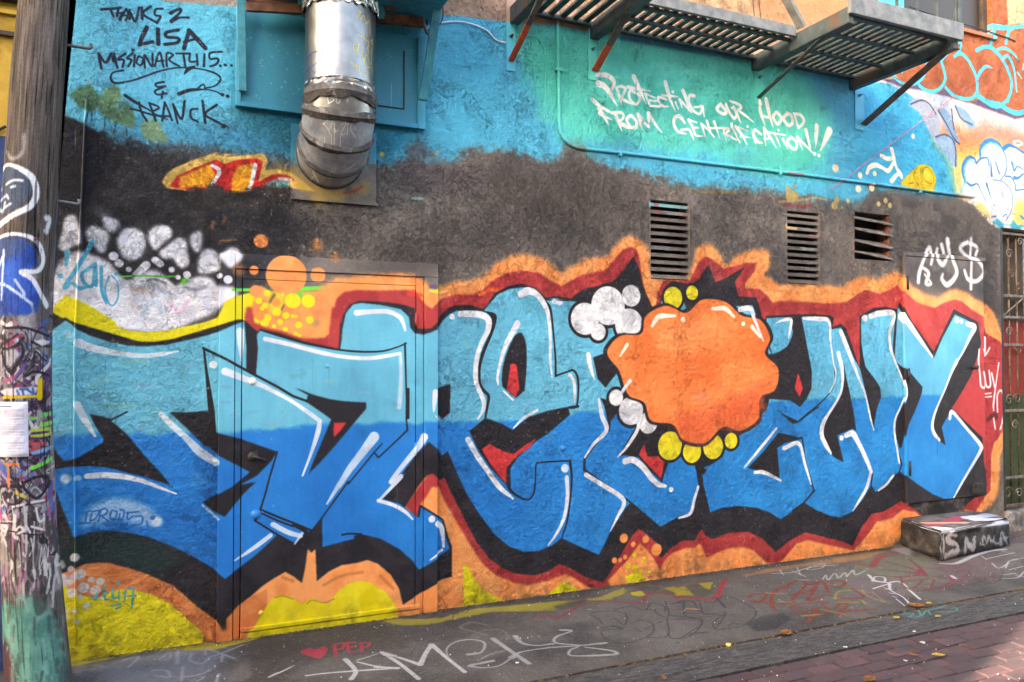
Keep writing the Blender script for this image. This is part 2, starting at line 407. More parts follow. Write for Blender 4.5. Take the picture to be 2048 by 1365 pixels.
for l in ('H 1380,90 1385,400',): wall.line(l, (84, 78, 78), w=18, soft=2, alpha=.8)
# tree tops and hill
wall.fill('0 100,238 128,236 150,240 172,252 190,260 205,280 225,300 170,420 100,420', (22, 24, 34), soft=3)
for l in ('A 665,960 690,860', 'A 715,940 712,820', 'A 815,1000 820,900', 'A 890,1030 905,960', 'A 990,1060 985,1000', 'A 1165,1110 1163,1060'):
    wall.line(l, (40, 62, 66), w=10, soft=2, alpha=.8)
for f, c in (('A 555,730 600,690 660,680 700,660 745,700 770,740 790,800 740,850 680,860 620,830 570,790', (66, 104, 78)), ('A 780,740 820,690 880,660 940,680 950,740 930,800 900,850 830,850 790,800', (102, 142, 102)),
             ('A 740,800 830,820 920,850 1000,830 1040,880 1050,960 1010,1010 960,980 880,960 800,890', (82, 118, 88)), ('A 1110,970 1150,940 1200,925 1250,960 1270,1020 1310,1080 1300,1110 1180,1100 1110,1060', (110, 140, 108))):
    wall.fill(f, c, soft=5, smooth=True, grain=.6, ragged=.5, alpha=.95)
wall.fill('A 660,760 700,770 700,850 640,840', (44, 74, 66), soft=8, alpha=.7)
wall.fill('A 960,760 1040,860 1050,900 990,900 900,850', (70, 106, 80), soft=6, alpha=.6)

# ---- black writing, upper left
TX = (26, 34, 52)
K_ = dict(soft=1.6, grain=.4)
for l, w in (('A 790,75 860,72 940,62', 18), ('A 862,75 885,130', 16), ('A 925,65 912,130', 13), ('A 955,100 930,150', 12), ('A 905,105 950,100', 10), ('A 985,70 935,160', 12), ('A 985,70 1000,115 980,160', 13), ('A 950,125 1010,120', 10),
             ('A 1010,80 1010,150 1015,100 1055,170 1085,60', 15), ('A 1105,60 1110,150', 16), ('A 1175,50 1115,110 1225,180 ', 15), ('A 1225,180 1250,130 1210,120 1215,75 1270,70', 14),
             ('A 1330,105 1375,80 1410,75 1395,110 1335,170 1400,140 1470,140', [22, 18, 18, 16, 22, 14, 16]),
             ('A 1145,215 1105,300 1090,350', 26), ('A 1090,350 1190,328', 22), ('A 1232,230 1234,345', 26), ('A 1390,235 1300,255 1300,290 1390,300 1380,335 1285,348', 20),
             ('A 1475,240 1435,380', 24), ('A 1475,240 1600,375', 30), ('A 1435,330 1545,300', 16),
             ('A 770,420 790,535', 17), ('A 775,430 825,490 870,420 885,480', 17), ('A 885,420 915,530', 16), ('A 975,420 920,465 965,470 955,525', 14), ('A 1035,415 990,455 1025,470 1000,520', 13),
             ('A 1050,430 1045,520', 13), ('A 1080,440 1065,490 1100,510 1115,460 1080,440', 12), ('A 1130,530 1125,430 1185,520 1190,420', 13), ('A 1205,520 1245,410 1275,525', 13), ('A 1215,480 1275,475', 11), ('A 1300,520 1300,420 1350,430 1320,470 1400,520', 13),
             ('A 1375,420 1480,420', 13), ('A 1430,420 1445,520', 13), ('A 1480,420 1480,480 1540,480', 13), ('A 1535,425 1540,510', 13), ('A 1595,425 1590,520', 14), ('A 1730,405 1640,415 1640,460 1700,460 1690,500 1640,520', 13),
             ('A 960,550 880,570 865,620 910,650 1050,625 1250,555 1400,530 1560,540 1680,575 1720,620 1680,670 1600,690', [14, 10, 14, 14, 12, 11, 10, 10, 14, 12, 10, 8]), ('A 1440,575 1470,540 1520,520', [10, 24, 10]),
             ('A 1395,735 1480,705 1600,700 1680,715 1730,740', [24, 22, 9, 9, 12]), ('A 1530,700 1585,660 1600,700', 10),
             ('A 1280,640 1215,655 1230,680 1290,675 1210,710 1230,740 1300,730', 13), ('A 1270,715 1262,765', 12),
             ('A 975,745 1040,790 1110,830 1180,870', [20, 20, 14, 8]), ('A 1085,800 1100,870 1145,945', 14), ('A 1020,850 1100,870 1200,900 1330,910', 13), ('A 1165,805 1215,945', 14), ('A 1165,805 1240,840 1190,880 1300,930', 13),
             ('A 1285,800 1265,945', 13), ('A 1285,800 1320,880 1340,940', 13), ('A 1350,815 1385,960', 13), ('A 1350,815 1415,930 1440,790', 14), ('A 1540,850 1490,860 1490,920 1540,950', 13), ('A 1580,790 1600,960', 16), ('A 1690,820 1600,890 1680,945 1780,995', [16, 14, 15, 8])):
    wall.line(l, TX, w=np.atleast_1d(w) * 1.25, **K_)
wall.dots('A 1037,392,13 1718,515,11 1760,510,10 1803,513,9 1735,740,15 1776,752,13', TX, soft=1.5)

# ---- white writing on teal
WR = (228, 228, 226)
for l, w in (('V 250,150 350,140 450,190 480,260 440,380', [50, 60, 60, 56, 30]), ('V 265,270 350,310 440,430 530,590', [80, 70, 56, 12]), ('V 235,150 215,165', 20),
             ('V 520,330 560,440 600,580', [30, 40, 12]), ('V 510,325 600,310 650,350 600,470', [20, 36, 36, 30]), ('V 590,480 680,530 760,575', [40, 34, 8]),
             ('V 770,170 850,340 950,565', [60, 50, 10]), ('V 690,320 850,350 1005,378', [44, 34, 14]), ('V 745,350 705,400 720,500 800,565 860,500 840,430 760,385', 34),
             ('V 930,415 1005,590', 30), ('V 930,410 1080,475', [26, 14]), ('V 985,510 1090,520', [22, 26]), ('V 1005,590 1150,600', [24, 30]), ('V 1230,495 1130,465 1130,530 1190,590 1270,600', [30, 34, 34, 32, 12]),
             ('V 1225,250 1290,480 1370,670', [50, 44, 8]), ('V 1180,435 1290,445 1405,460', [30, 30, 12]), ('V 1370,540 1410,630', [30, 20]), ('V 1430,500 1465,615', [34, 14]), ('V 1430,500 1600,680', [36, 26]), ('V 1480,370 1560,600', [50, 36]),
             ('V 1640,445 1580,440 1560,520 1620,650 1720,705 1755,610 1640,610', [44, 36, 36, 36, 26, 26, 24]), ('V 1755,600 1785,745', [34, 10]),
             ('V 180,500 280,590 450,690 480,700', [50, 44, 30, 20]), ('V 270,630 350,750 410,865', [44, 44, 10]), ('V 275,700 370,750 460,790', [44, 30, 12]), ('V 500,700 560,840 600,950', [44, 40, 10]), ('V 470,690 600,690 620,760 560,820', [40, 36, 30, 30]), ('V 560,830 680,890 800,900', [50, 50, 36]),
             ('V 720,730 670,790 720,880 790,905 810,820 740,730', 40), ('V 835,715 865,830 890,925', [50, 40, 14]), ('V 840,720 940,850 985,900', [40, 36, 20]), ('V 985,900 985,700', [20, 50]), ('V 985,700 1090,870 1180,975', [50, 34, 6]),
             ('V 1500,830 1430,740 1360,760 1350,860 1410,960 1520,990', [36, 44, 44, 40, 36, 20]), ('V 1450,935 1560,930 1600,990 1635,1090', [26, 30, 34, 8]),
             ('V 1560,790 1620,900 1660,1010 1755,1025', [40, 34, 30, 14]), ('V 1560,790 1680,830', [26, 14]), ('V 1620,900 1700,905', 22),
             ('X 20,500 75,680', [34, 14]), ('X 20,500 130,600 205,695', [30, 30, 16]), ('X 100,460 150,620', [40, 30]), ('X 205,470 290,720', [40, 10]), ('X 150,560 330,560', [26, 22]), ('X 340,570 380,740', [34, 10]), ('X 330,560 420,580 360,640', [30, 34, 30]), ('X 350,640 450,690 535,740', [34, 30, 12]),
             ('X 465,540 580,775', [40, 16]), ('X 520,540 610,660 685,800', [40, 34, 8]), ('X 520,540 700,600', [30, 14]), ('X 590,680 735,700', [28, 12]), ('X 890,650 810,590 775,640 830,750 910,775', [30, 36, 40, 40, 24]), ('X 790,700 815,790', [34, 14]),
             ('X 935,560 960,820', [40, 12]), ('X 940,570 1040,720 1115,850', [40, 34, 8]), ('X 940,720 1040,710', 24), ('X 990,620 1250,665', [26, 16]), ('X 1090,640 1180,840', [36, 8]), ('X 1210,720 1285,860', [34, 12]),
             ('X 1320,700 1275,760 1340,850 1400,860 1410,770 1330,690', 34), ('X 1420,690 1500,880', [36, 8]), ('X 1420,690 1640,910', [34, 22]), ('X 1545,590 1610,840', [50, 26]),
             ('X 1705,530 1695,700 1690,840', [60, 44, 10]), ('X 1890,600 1830,740 1760,880', [90, 60, 20]),
             ('X 290,220 245,280 330,350 380,320 300,210', 40), ('X 375,210 430,330 500,420 540,330 460,260', [36, 36, 34, 30, 24]), ('X 490,250 550,380 598,490', [34, 34, 8]), ('X 440,165 560,210 600,260 550,300', [30, 34, 34, 34]), ('X 560,300 680,390 780,470', [30, 30, 10]), ('X 0,350 40,250 60,390', [26, 26, 10]), ('X 0,230 40,240', 24),
             ('X 860,170 890,350 950,520', [40, 44, 10]), ('X 965,140 1010,350 1065,540', [50, 46, 10]), ('X 890,380 1020,410', 30), ('X 1110,330 1070,400 1130,500 1190,420 1130,330', 38), ('X 1280,340 1220,420 1290,520 1350,480 1330,380 1270,340', 40),
             ('X 1380,370 1420,500 1440,550', 34), ('X 1370,350 1460,365 1515,430 1500,500 1435,555', [34, 36, 36, 34, 26])):
    wall.line(l, WR, w=np.atleast_1d(w) * 1.18, soft=1.6, grain=.4)
wall.dots('V 1333,390,22 X 693,541,18 X 1145,592,20', WR, soft=1.5)
wall.dots('X 1678,938,26 1738,962,22 460,500,22', WR, soft=1.5)

# ---- old orange and red letters near the duct
wall.fill('E 1262,250 1290,200 1345,150 1500,80 1690,18 1770,55 2000,35 H 100,30 190,50 300,35 500,30 525,80 510,160 600,150 700,175 800,250 900,330 700,300 440,300 250,360 0,330 E 1300,300', (206, 168, 92), soft=2)
wall.fill('E 1320,290 1380,205 1500,150 1685,75 1750,110 1850,80 H 380,68 450,66 490,95 470,180 455,250 560,195 640,190 700,205 740,240 500,300 400,360 0,330', (190, 38, 40), soft=2)
wall.fill('E 1400,215 1640,110 1680,200 1640,290 1400,300', (236, 158, 44), soft=3)
wall.fill('H 300,120 440,105 400,320 240,350 250,220', (236, 158, 44), soft=3)
wall.line('E 1655,120 1710,170 1650,280', WHT, w=[26, 34, 22], soft=2)
wall.line('H 430,120 410,220 375,330', WHT, w=[34, 30, 24], soft=2.5)
wall.fill('H 480,285 560,240 640,235 700,250 690,300', (104, 168, 172), soft=6)
wall.line('H 620,225 700,235', WHT, w=26, soft=5)
wall.fill('H 560,110 700,100 820,200 880,300 980,320 1200,310 1300,240 1290,340 900,420 700,250', (150, 122, 50), soft=16, alpha=.6, grain=.9, ragged=.8)
wall.line('H 1120,340 1200,325 1260,290', (150, 40, 44), w=18, soft=4, alpha=.8)
wall.fill('H -100,290 100,285 260,310 420,290 700,270 720,430 -100,460', mottled((32, 30, 34), (58, 54, 56)), soft=10, grain=1, ragged=1)
wall.line('H 105,560 90,610', (150, 96, 64), w=26, soft=6, alpha=.6)
wall.line('H 195,530 180,570', (140, 92, 64), w=26, soft=6, alpha=.5)

# ---- white cloud, bubbles, 2016 mark
WC = mottled((196, 196, 208), (226, 224, 230), .35, .6)
wall.fill('E 380,1365 430,950 520,830 620,790 700,810 820,860 900,930 980,1010 1060,990 1140,950 1210,940 1290,990 1350,1060 1400,1050 1500,1000 1580,985 1660,1010 1700,1060 1800,1070 1850,1110 1840,1160 1760,1200 1650,1280 1500,1340 1300,1420 900,1400', WC, soft=8, smooth=True, grain=.4)
wall.line('E 1080,1020 1150,980 1230,980 1310,1040 1360,1080', (214, 212, 220), w=30, soft=5)
wall.line('E 1150,1015 1220,1010 1290,1040', (84, 82, 98), w=16, soft=5, alpha=.7)
wall.line('E 1440,1070 1520,1090 1600,1070', (106, 110, 122), w=26, soft=7, alpha=.6)
for s_, c_, w_ in (('E 1330,1200 1400,1270 1460,1190', (206, 150, 190), 30), ('E 1040,1090 1140,1100', (216, 190, 160), 40), ('E 1100,1300 1200,1180 1260,1260', (156, 186, 210), 30), ('E 700,1090 760,1160', (176, 180, 196), 30),
                   ('E 1180,1110 1420,1120', (178, 184, 214), 24), ('E 1000,1200 1080,1260', (218, 202, 190), 30)):
    wall.line(s_, c_, w=w_, soft=10, alpha=.6)
GB = mottled((188, 190, 202), (220, 220, 228), .35, .6)
wall.line('E 535,560 550,660 500,750', GB, w=[60, 120, 70], soft=10, grain=.5)
wall.fill('E 460,760 470,700 500,600 520,520 590,520 625,640 625,730 560,760 500,795', GB, soft=7, smooth=True, grain=.4)
for f in ('E 800,520 850,530 920,550 930,600 880,645 820,610', 'E 670,640 720,590 780,610 850,660 830,740 820,790 780,805 750,770 690,720', 'E 920,680 970,620 1050,610 1120,660 1135,750 1100,830 1020,865 950,820 915,740',
          'E 1155,660 1200,600 1280,585 1335,620 1330,690 1270,730 1215,785 1170,730', 'E 1480,680 1520,640 1570,640 1580,720 1545,800 1500,770', 'E 1240,800 1300,750 1380,690 1450,710 1460,790 1475,880 1420,925 1370,880 1350,850 1270,850',
          'E 1545,880 1570,800 1630,770 1690,800 1715,900 1690,950 1560,965', 'H 140,830 190,790 250,760 310,790 330,850 240,925 180,880'):
    wall.fill(f, GB, soft=5, smooth=True, grain=.5)
wall.line('E 1060,980 1140,900', GB, w=[60, 66], soft=4)
wall.line('E 1210,860 1250,890', GB, w=56, soft=4)
wall.fill('E 720,470 800,440 860,520 800,540', (120, 122, 132), soft=14, alpha=.5, grain=1)
wall.line('E 940,980 1400,990', (84, 196, 72), w=14, soft=2, alpha=.9)
wall.fill('E 1410,1050 1410,1010 1440,1000 1480,1005 1450,1040', (88, 206, 60), soft=3)
wall.fill('E 900,930 980,1010 1060,990 1000,960', BLK, soft=3)
wall.dots('E 885,830,36 928,886,34 1004,933,22 1338,935,24 1458,976,30 1388,995,20 1712,985,22 1776,1016,34', (206, 206, 216), soft=3, grain=.3)
wall.line('E 950,990 1030,985', (84, 196, 72), w=12, soft=2)
CY2 = (72, 166, 198)
for l, w in (('E 525,800 515,900', [44, 24]), ('E 720,720 610,910 505,1070 560,1040 620,1080 670,1070', [40, 34, 34, 24, 30, 30]), ('E 745,890 700,920 640,970 660,1040 720,1060 745,900', 28), ('E 745,890 750,1060', 26), ('E 790,910 795,1100 830,1190', 26),
             ('E 850,985 820,1080 840,1180 880,1215 920,1150 915,1040 870,980', 13)):
    wall.line(l, CY2, w=w, soft=2)
wall.dots('E 475,985,20 905,968,16', CY2, soft=2)
# yellow band over first letter
wall.fill('E 380,1300 425,1215 515,1132 600,1170 700,1215 800,1280 900,1340 F 900,40 1000,85 1150,98 1300,85 1450,50 1600,20 1700,-20 E 1750,1190 1850,1140 1940,1118 1990,1150 2010,1250 2028,1330 I 440,90 440,130 400,130 F 1880,0 1700,130 1400,230 1100,230 800,200 600,100 400,150', YEL, soft=2.5)

# ---- orange cloud over the door and its bubbles
wall.line('H 255,1095 390,1095 500,1090', (96, 200, 80), w=24, soft=3)
wall.line('H 760,1090 860,1085 960,1080', (90, 210, 70), w=34, soft=4)
wall.fill('H 440,1110 620,1110 760,1105 880,1110 880,1200 700,1290 480,1290', (140, 186, 60), soft=8)
# big orange aura behind the letters
aura = ('H 520,1365 560,1180 800,1150 960,1060 1040,1010 1200,985 1500,965 1650,975 1725,1000 1760,1060 1800,1110 1840,1080 1880,1040 K 290,150 370,105 440,85 560,90 650,50 710,-10 '
        '0 993,525 1020,512 1050,508 1085,516 1108,534 1125,548 1145,532 1170,518 1200,514 M 60,510 110,440 160,395 230,362 300,375 350,420 385,500 400,700 690,700 735,560 750,460 800,420 870,430 930,500 980,590 1060,510 1180,470 1270,465 1320,500 1320,600 1280,670 1340,690 1390,740 1480,740 1730,745 1900,760 '
        'R 640,770 700,735 780,715 880,740 950,710 1010,680 1060,690 1100,740 1150,800 1250,860 1340,880 1420,830 1490,815 1560,840 1640,890 1720,930 1790,990 1840,1130 1890,1250 P 1870,640 1890,1000 1890,1200 Q 1880,60 1840,200 1830,480 1780,580 1700,640 1200,700 1130,760 1000,900 960,1200 '
        '0 1100,1330 500,1400 60,1400 60,1280 480,1240')
wall.fill(aura, mottled((232, 138, 78), (242, 156, 94), .35, .6), soft=7, grain=1.0, ragged=.25)
# upper left of the aura belongs to the white cloud and dark band again
wall.fill('0 60,600 100,560 100,1290 490,1250 490,650 300,690 130,640', mottled((30, 28, 34), (40, 38, 44)), soft=2)
wall.fill('H 380,1300 440,1100 470,1060 540,1110 700,1120 860,1110 960,1120 1010,1200 1000,1365 I 990,160 960,215 800,215 600,150 380,130 380,60', mottled((236, 150, 84), (222, 128, 76), .4, .6), soft=3)
wall.fill('H 560,1110 680,1110 620,1280 540,1290 520,1200', (206, 196, 60), soft=8, alpha=.9)
wall.fill('H 530,1190 570,1120 590,1130 550,1200', (70, 44, 62), soft=3, alpha=.8)
wall.line('H 650,1215 620,1275', (90, 56, 76), w=14, soft=3, alpha=.7)
wall.fill('H 740,1105 800,1108 790,1200 740,1160', (108, 190, 70), soft=4, alpha=.9)
wall.fill('H 860,1360 900,1250 960,1200 980,1290 900,1390', (206, 128, 84), soft=10, alpha=.6)
wall.fill('I 860,130 920,70 930,130', (130, 120, 100), soft=8, alpha=.6)
wall.dots('H 670,980,156', mottled((226, 134, 74), (238, 148, 86), .4, .6), soft=3, grain=.5)
wall.dots('H 915,980,58 433,1105,48 418,943,36 475,712,54', (234, 142, 82), soft=4, grain=.7)
wall.dots('H 300,940,44', (186, 116, 74), soft=14, alpha=.7, grain=1)
wall.dots('H 905,750,54', (176, 112, 66), soft=12, alpha=.55, grain=1.2)
wall.dots('H 880,770,40', (70, 62, 58), soft=12, alpha=.5, grain=1)
wall.line('H 912,705 910,755', (222, 146, 88), w=[30, 40], soft=8, alpha=.85, grain=1)
wall.dots('H 1046,850,38', (170, 108, 66), soft=9, alpha=.55, grain=1.2)
wall.line('H 1055,805 1058,835', (222, 146, 88), w=[20, 30], soft=6, alpha=.85, grain=1)
wall.line('H 150,712 280,702', (170, 110, 64), w=14, soft=4, alpha=.6, grain=1)
wall.line('M 400,114 500,118 668,136', (110, 172, 176), w=44, soft=3, alpha=.85, grain=.5, ragged=.6)
wall.line('M 440,100 450,180', (150, 70, 84), w=40, soft=4, alpha=.7, ragged=.6)
wall.line('M 520,150 560,180 660,170', (120, 130, 126), w=40, soft=5, alpha=.7, ragged=.8)
wall.line('M 640,140 660,190', (150, 70, 84), w=26, soft=4, alpha=.6, ragged=.6)
wall.line('M 1460,280 1530,295', (196, 166, 120), w=34, soft=4, alpha=.8, ragged=.5)
wall.line('M 1580,300 1700,330', (128, 126, 120), w=26, soft=5, alpha=.7, ragged=.6)
wall.line('M 1640,350 1700,360', (170, 110, 110), w=20, soft=4, alpha=.6, ragged=.5)
wall.line('M 1590,455 1680,460', (120, 146, 146), w=20, soft=4, alpha=.6, ragged=.5)
wall.dots('H 670,1290,22 640,1130,10 720,1180,60 840,1182,52 520,1120,26 503,1216,24 600,1265,30 455,1180,26 666,1297,24 850,1328,28 620,1340,20 720,1300,14 745,1300,12 770,1365,22 520,1310,30 480,1240,18', (216, 206, 44), soft=2.5)
wall.dots('I 590,20,30 663,47,24 851,80,28 620,98,22 763,120,26 660,155,20 740,190,18 500,100,34 430,90,30 525,65,26 770,205,14 715,50,12 575,130,16', (218, 204, 44), soft=2.5)
wall.dots('H 590,1193,34 465,1297,36', (232, 140, 70), soft=4)

# ---- maroon ring
mar_top = ('I 465,160 380,215 350,120 345,60 360,-20 400,-20 420,100 500,140 640,170 760,215 850,225 960,222 1000,190 1015,60 1022,-30 H 1040,1240 1060,1160 1120,1110 1220,1095 1400,1100 1600,1095 1680,1110 1720,1170 1760,1220 1800,1240 1840,1200 1900,1150 2028,1120 '
           'K 350,215 430,188 560,195 650,152 720,85 830,25 950,5 1080,20 1180,92 1260,125 1330,85 1430,35 1600,0 '
           'M 0,640 60,610 120,530 180,465 240,445 290,470 310,560 330,700 370,880 410,920 440,900 450,800 490,710 700,710 740,620 770,560 820,520 870,540 960,610 1040,600 1140,570 1220,570 1200,640 1130,730 1130,770 1240,770 1310,830 1340,880 1480,860 1800,880 1890,890 '
           'R 90,905 300,905 560,920 640,915 720,860 790,820 900,850 980,820 1035,780 1060,810 1100,850 1180,920 1250,945 1320,960 1390,920 1470,895 1530,910 1600,970 1700,1030 1730,1160 P 1840,480 1880,560 1890,800 1870,1000 1860,1150 1800,1250 1770,1365 '
           'Q 1770,250 1765,470 1710,540 1650,640 1560,620 1560,680 1400,690 1250,700 1180,640 1080,625 1000,690 880,715 800,830 700,940 600,920 340,860 250,890 150,1010 100,1045 20,1040 -50,960 '
           'O 1310,1200 1200,1100 1120,1068 1020,1075 920,1110 830,1155 800,1080 775,1045 740,1075 680,1075 580,1110 520,1150 465,1245 400,1130 310,1040 200,1190 60,1330 '
           'L 1640,1280 1560,1300 1450,1260 1350,1190 1290,1165 1150,1215 1000,1250 880,1230 760,1180 650,1090 560,960 480,820 400,690 330,560 300,480 240,480 190,560 150,620 320,730 340,860 300,860 120,720 30,630 200,400')
wall.fill(mar_top, mottled((156, 46, 50), (176, 60, 60), .35, .6), soft=3, grain=.7)
wall.fill('P 745,210 900,120 1050,60 1100,150 1300,240 1300,560 1180,330', (198, 70, 66), soft=12, alpha=.7)
wall.fill('P 1520,900 1700,700 1850,560 1880,800 1860,1100 1700,1300 1450,1000', (176, 56, 62), soft=14, alpha=.8)
for l in ('K 100,170 60,190 160,200', 'K 640,180 700,150 800,155'):
    wall.line(l, (216, 70, 50), w=30, soft=5, alpha=.8)
wall.fill('K 215,120 290,120 290,155 225,150', (92, 64, 110), soft=2, alpha=.8)
wall.line('K 230,165 280,170 310,130', (206, 200, 60), w=26, soft=4, alpha=.9)
wall.line('K 620,195 700,160 760,165', (226, 120, 50), w=20, soft=4, alpha=.6)

# ---- black block
black = ('I 465,150 440,170 380,215 355,150 340,80 300,75 F 1700,45 1500,105 1350,150 1200,172 1050,172 900,150 750,95 600,40 540,0 510,-20 400,60 '
         'F 380,1365 G 400,520 440,570 520,575 600,520 700,512 800,518 950,560 1100,620 1240,680 1330,740 1450,830 1530,890 1600,925 J 200,1200 300,1080 380,1030 480,940 570,880 660,828 720,860 790,915 815,800 835,650 865,680 895,650 905,900 1000,825 1100,775 1220,758 1300,735 1380,765 1480,850 1545,960 1575,1085 1700,1000 1880,895 1975,870 '
         'L 405,1180 405,950 375,870 340,740 150,620 120,715 30,640 120,500 200,390 245,375 310,430 345,412 390,510 480,690 600,920 700,1045 800,1120 900,1160 1050,1175 1150,1145 1240,1085 1320,1115 1450,1190 1585,1230 1640,1150 1800,880 1860,808 1910,840 2028,950 '
         'O 400,1090 480,1155 540,1090 640,1020 740,1020 770,960 795,930 820,980 880,1010 1000,960 1150,950 1260,1000 1370,1110 1480,1020 1600,955 1900,1030 1960,1060 '
         'Q 690,905 760,760 840,655 930,640 1070,555 1200,640 1250,680 1450,660 1560,600 1640,530 1735,500 1735,395 1705,250 1690,60 P 1450,1000 1520,890 1600,750 1680,500 1655,330 1465,230 1310,560 1150,340 1055,170 1038,230 940,212 850,222 745,285 745,690 640,380 600,345 530,370 545,300 510,278 400,268 240,270 15,283 '
         'M 1280,1050 1220,840 1080,830 1050,720 1130,600 960,700 900,720 845,580 770,700 700,740 560,710 500,770 440,960 400,900 340,760 300,600 260,520 200,600 120,700 0,760 '
         'K 1650,110 1440,145 1360,200 1335,225 1200,205 1140,220 1060,145 950,108 850,125 740,180 680,270 650,305 550,275 430,278 370,300 320,350 285,410 230,460 170,462 120,455 105,400 H 1668,1240 1600,1215 1450,1190 1240,1180 1160,1210 1110,1290 1095,1365 I 1090,60 1080,200 1075,305 800,245 620,185')
wall.fill(black, mottled((33, 30, 36), (44, 40, 46), .35, .6), soft=1.6)
wall.fill('G 420,560 440,280 600,300 760,290 1000,330 1200,420 1300,520 1100,600 800,520 600,520', mottled((26, 50, 50), (44, 68, 64), .45, .55, 'grain'), soft=20, alpha=.7)

# ---- letters: light blue above, deep blue below
HOR = np.array([(60, 874), (110, 872), (451, 863), (560, 856), (640, 850), (733, 845), (850, 846), (1000, 845), (1160, 828), (1300, 812), (1500, 806), (1700, 797), (1820, 792), (2000, 790)], float)
HOR_C = wall.to_px(HOR)
def letters(s, x0, y0, x1, y1):
    xs = np.arange(x0, x1) + .5; ys = (np.arange(y0, y1) + .5)[:, None]
    hy = np.interp(xs, HOR_C[:, 0], HOR_C[:, 1])[None]
    n = s.mid[y0:y1, x0:x1] - .5; g = s.grain[y0:y1, x0:x1] - .5
    t = np.clip((ys - hy + n * 22) / 10 + .5 + g * .5, 0, 1)[..., None]
    u = (s.u0 + xs / s.res)[None, :, None]; k = np.clip((u - .8) / 3.6, 0, 1)
    lo = np.array((88, 170, 196), np.float32) + k * np.array((-8, -2, 8), np.float32)
    dp = np.array((8, 114, 192), np.float32) + k * np.array((0, 12, 6), np.float32)
    b = (s.broad[y0:y1, x0:x1] - .5)[..., None]
    return lo * (1 - t) + dp * t + b * np.array((20, 26, 20), np.float32) + n[..., None] * 8
L1 = ('F 395,100 415,75 510,5 560,35 600,75 700,122 850,172 1000,203 1150,207 1300,195 1450,160 1600,126 1700,95 I 260,120 340,92 352,150 360,300 362,460 400,480 432,500 445,300 437,200 465,162 600,205 800,265 1000,305 1085,318 '
      '1100,230 1105,150 1130,30 H 1150,1250 1190,1208 1250,1196 1400,1212 1560,1245 1615,1300 I 1622,60 1632,140 1665,182 1730,195 K 230,490 290,462 335,395 385,345 440,320 560,318 650,326 700,262 760,195 850,150 960,136 1050,150 1130,242 1200,220 1310,240 1700,300 2000,500 2000,900 '
      'O 800,-200 960,330 860,420 780,515 765,520 775,610 700,800 600,840 470,915 350,810 240,715 L 1800,608 1765,640 1700,740 1640,835 1600,920 1550,1015 1400,950 1260,885 1180,945 1080,985 960,990 850,950 740,860 620,700 520,540 440,370 372,205 325,240 300,200 215,130 110,240 0,388 '
      'J 1600,60 1500,170 1418,262 1550,300 1690,405 1712,318 1800,370 1885,425 1915,560 1945,655 1885,700 1700,815 1650,745 1550,655 1400,570 1250,535 1195,545 1195,572 950,635 947,520 945,418 900,470 865,508 820,515 775,570 730,610 600,540 440,690 190,885 '
      'G 1590,622 1500,550 1350,462 1200,392 1050,335 900,302 760,290 620,305 520,338 470,200 400,20 F 395,1300')
wall.fill(L1, letters, soft=1.2)
LC = ('P 290,290 400,292 510,302 525,387 600,374 640,470 700,610 750,700 790,870 830,1055 855,1178 862,1100 880,1000 912,915 905,840 860,770 790,680 773,600 757,480 757,290 880,240 1025,252 1020,400 1022,600 1028,300 1045,212 1180,420 1310,612 1380,450 1475,272 1560,310 1642,360 '
      '1640,390 1570,520 1508,625 1475,650 1430,770 1380,900 1310,1080 1302,1160 1360,1260 1402,1288 1372,1150 1445,1012 1550,1135 1680,1290 Q 1690,150 1620,290 1530,420 1462,533 1400,540 1300,500 1180,420 1055,325 1010,360 900,475 868,485 835,430 770,540 690,640 600,680 '
      'O 1900,845 1800,830 1680,780 1592,725 1500,790 1408,855 1320,800 1220,765 1080,750 950,765 860,800 820,660 778,515 860,430 960,330 1020,262 1100,190 1180,100 1300,0 P 40,930 200,940 280,990 340,900 370,850 368,700 330,500')
wall.fill(LC, letters, soft=1.2)
wall.fill('P 20,300 130,292 240,295 225,400 205,500 130,555 65,580 30,480 10,420', letters, soft=1.2)
wall.fill('M 425,1000 450,930 500,830 550,770 600,770 640,850 672,920 600,980 480,1030', letters, soft=1.2)
wall.fill('M 1005,912 1190,900 1250,1080 1335,1280 1200,1300 1100,1000', letters, soft=1.2)
for c_, l in (((150, 190, 130), 'F 940,330 1150,325'), ((140, 180, 150), 'F 700,520 900,440'), ((150, 150, 190), 'F 1080,520 1220,520'), ((150, 190, 120), 'F 820,670 1050,670'), ((130, 150, 180), 'F 1440,330 1480,380'),
              ((140, 190, 160), 'I 980,560 1040,555'), ((140, 160, 200), 'I 1250,640 1320,650'), ((150, 196, 150), 'K 1220,745 1240,745'), ((140, 200, 190), 'K 500,560 540,620'), ((150, 160, 210), 'K 960,1080 1020,1040'),
              ((96, 120, 170), 'I 170,600 240,600'), ((96, 120, 170), 'I 170,720 220,720'), ((160, 150, 190), 'I 520,870 640,880'), ((96, 140, 190), 'I 380,800 440,790')):
    wall.line(c_ and l, c_, w=22, soft=8, alpha=.35)

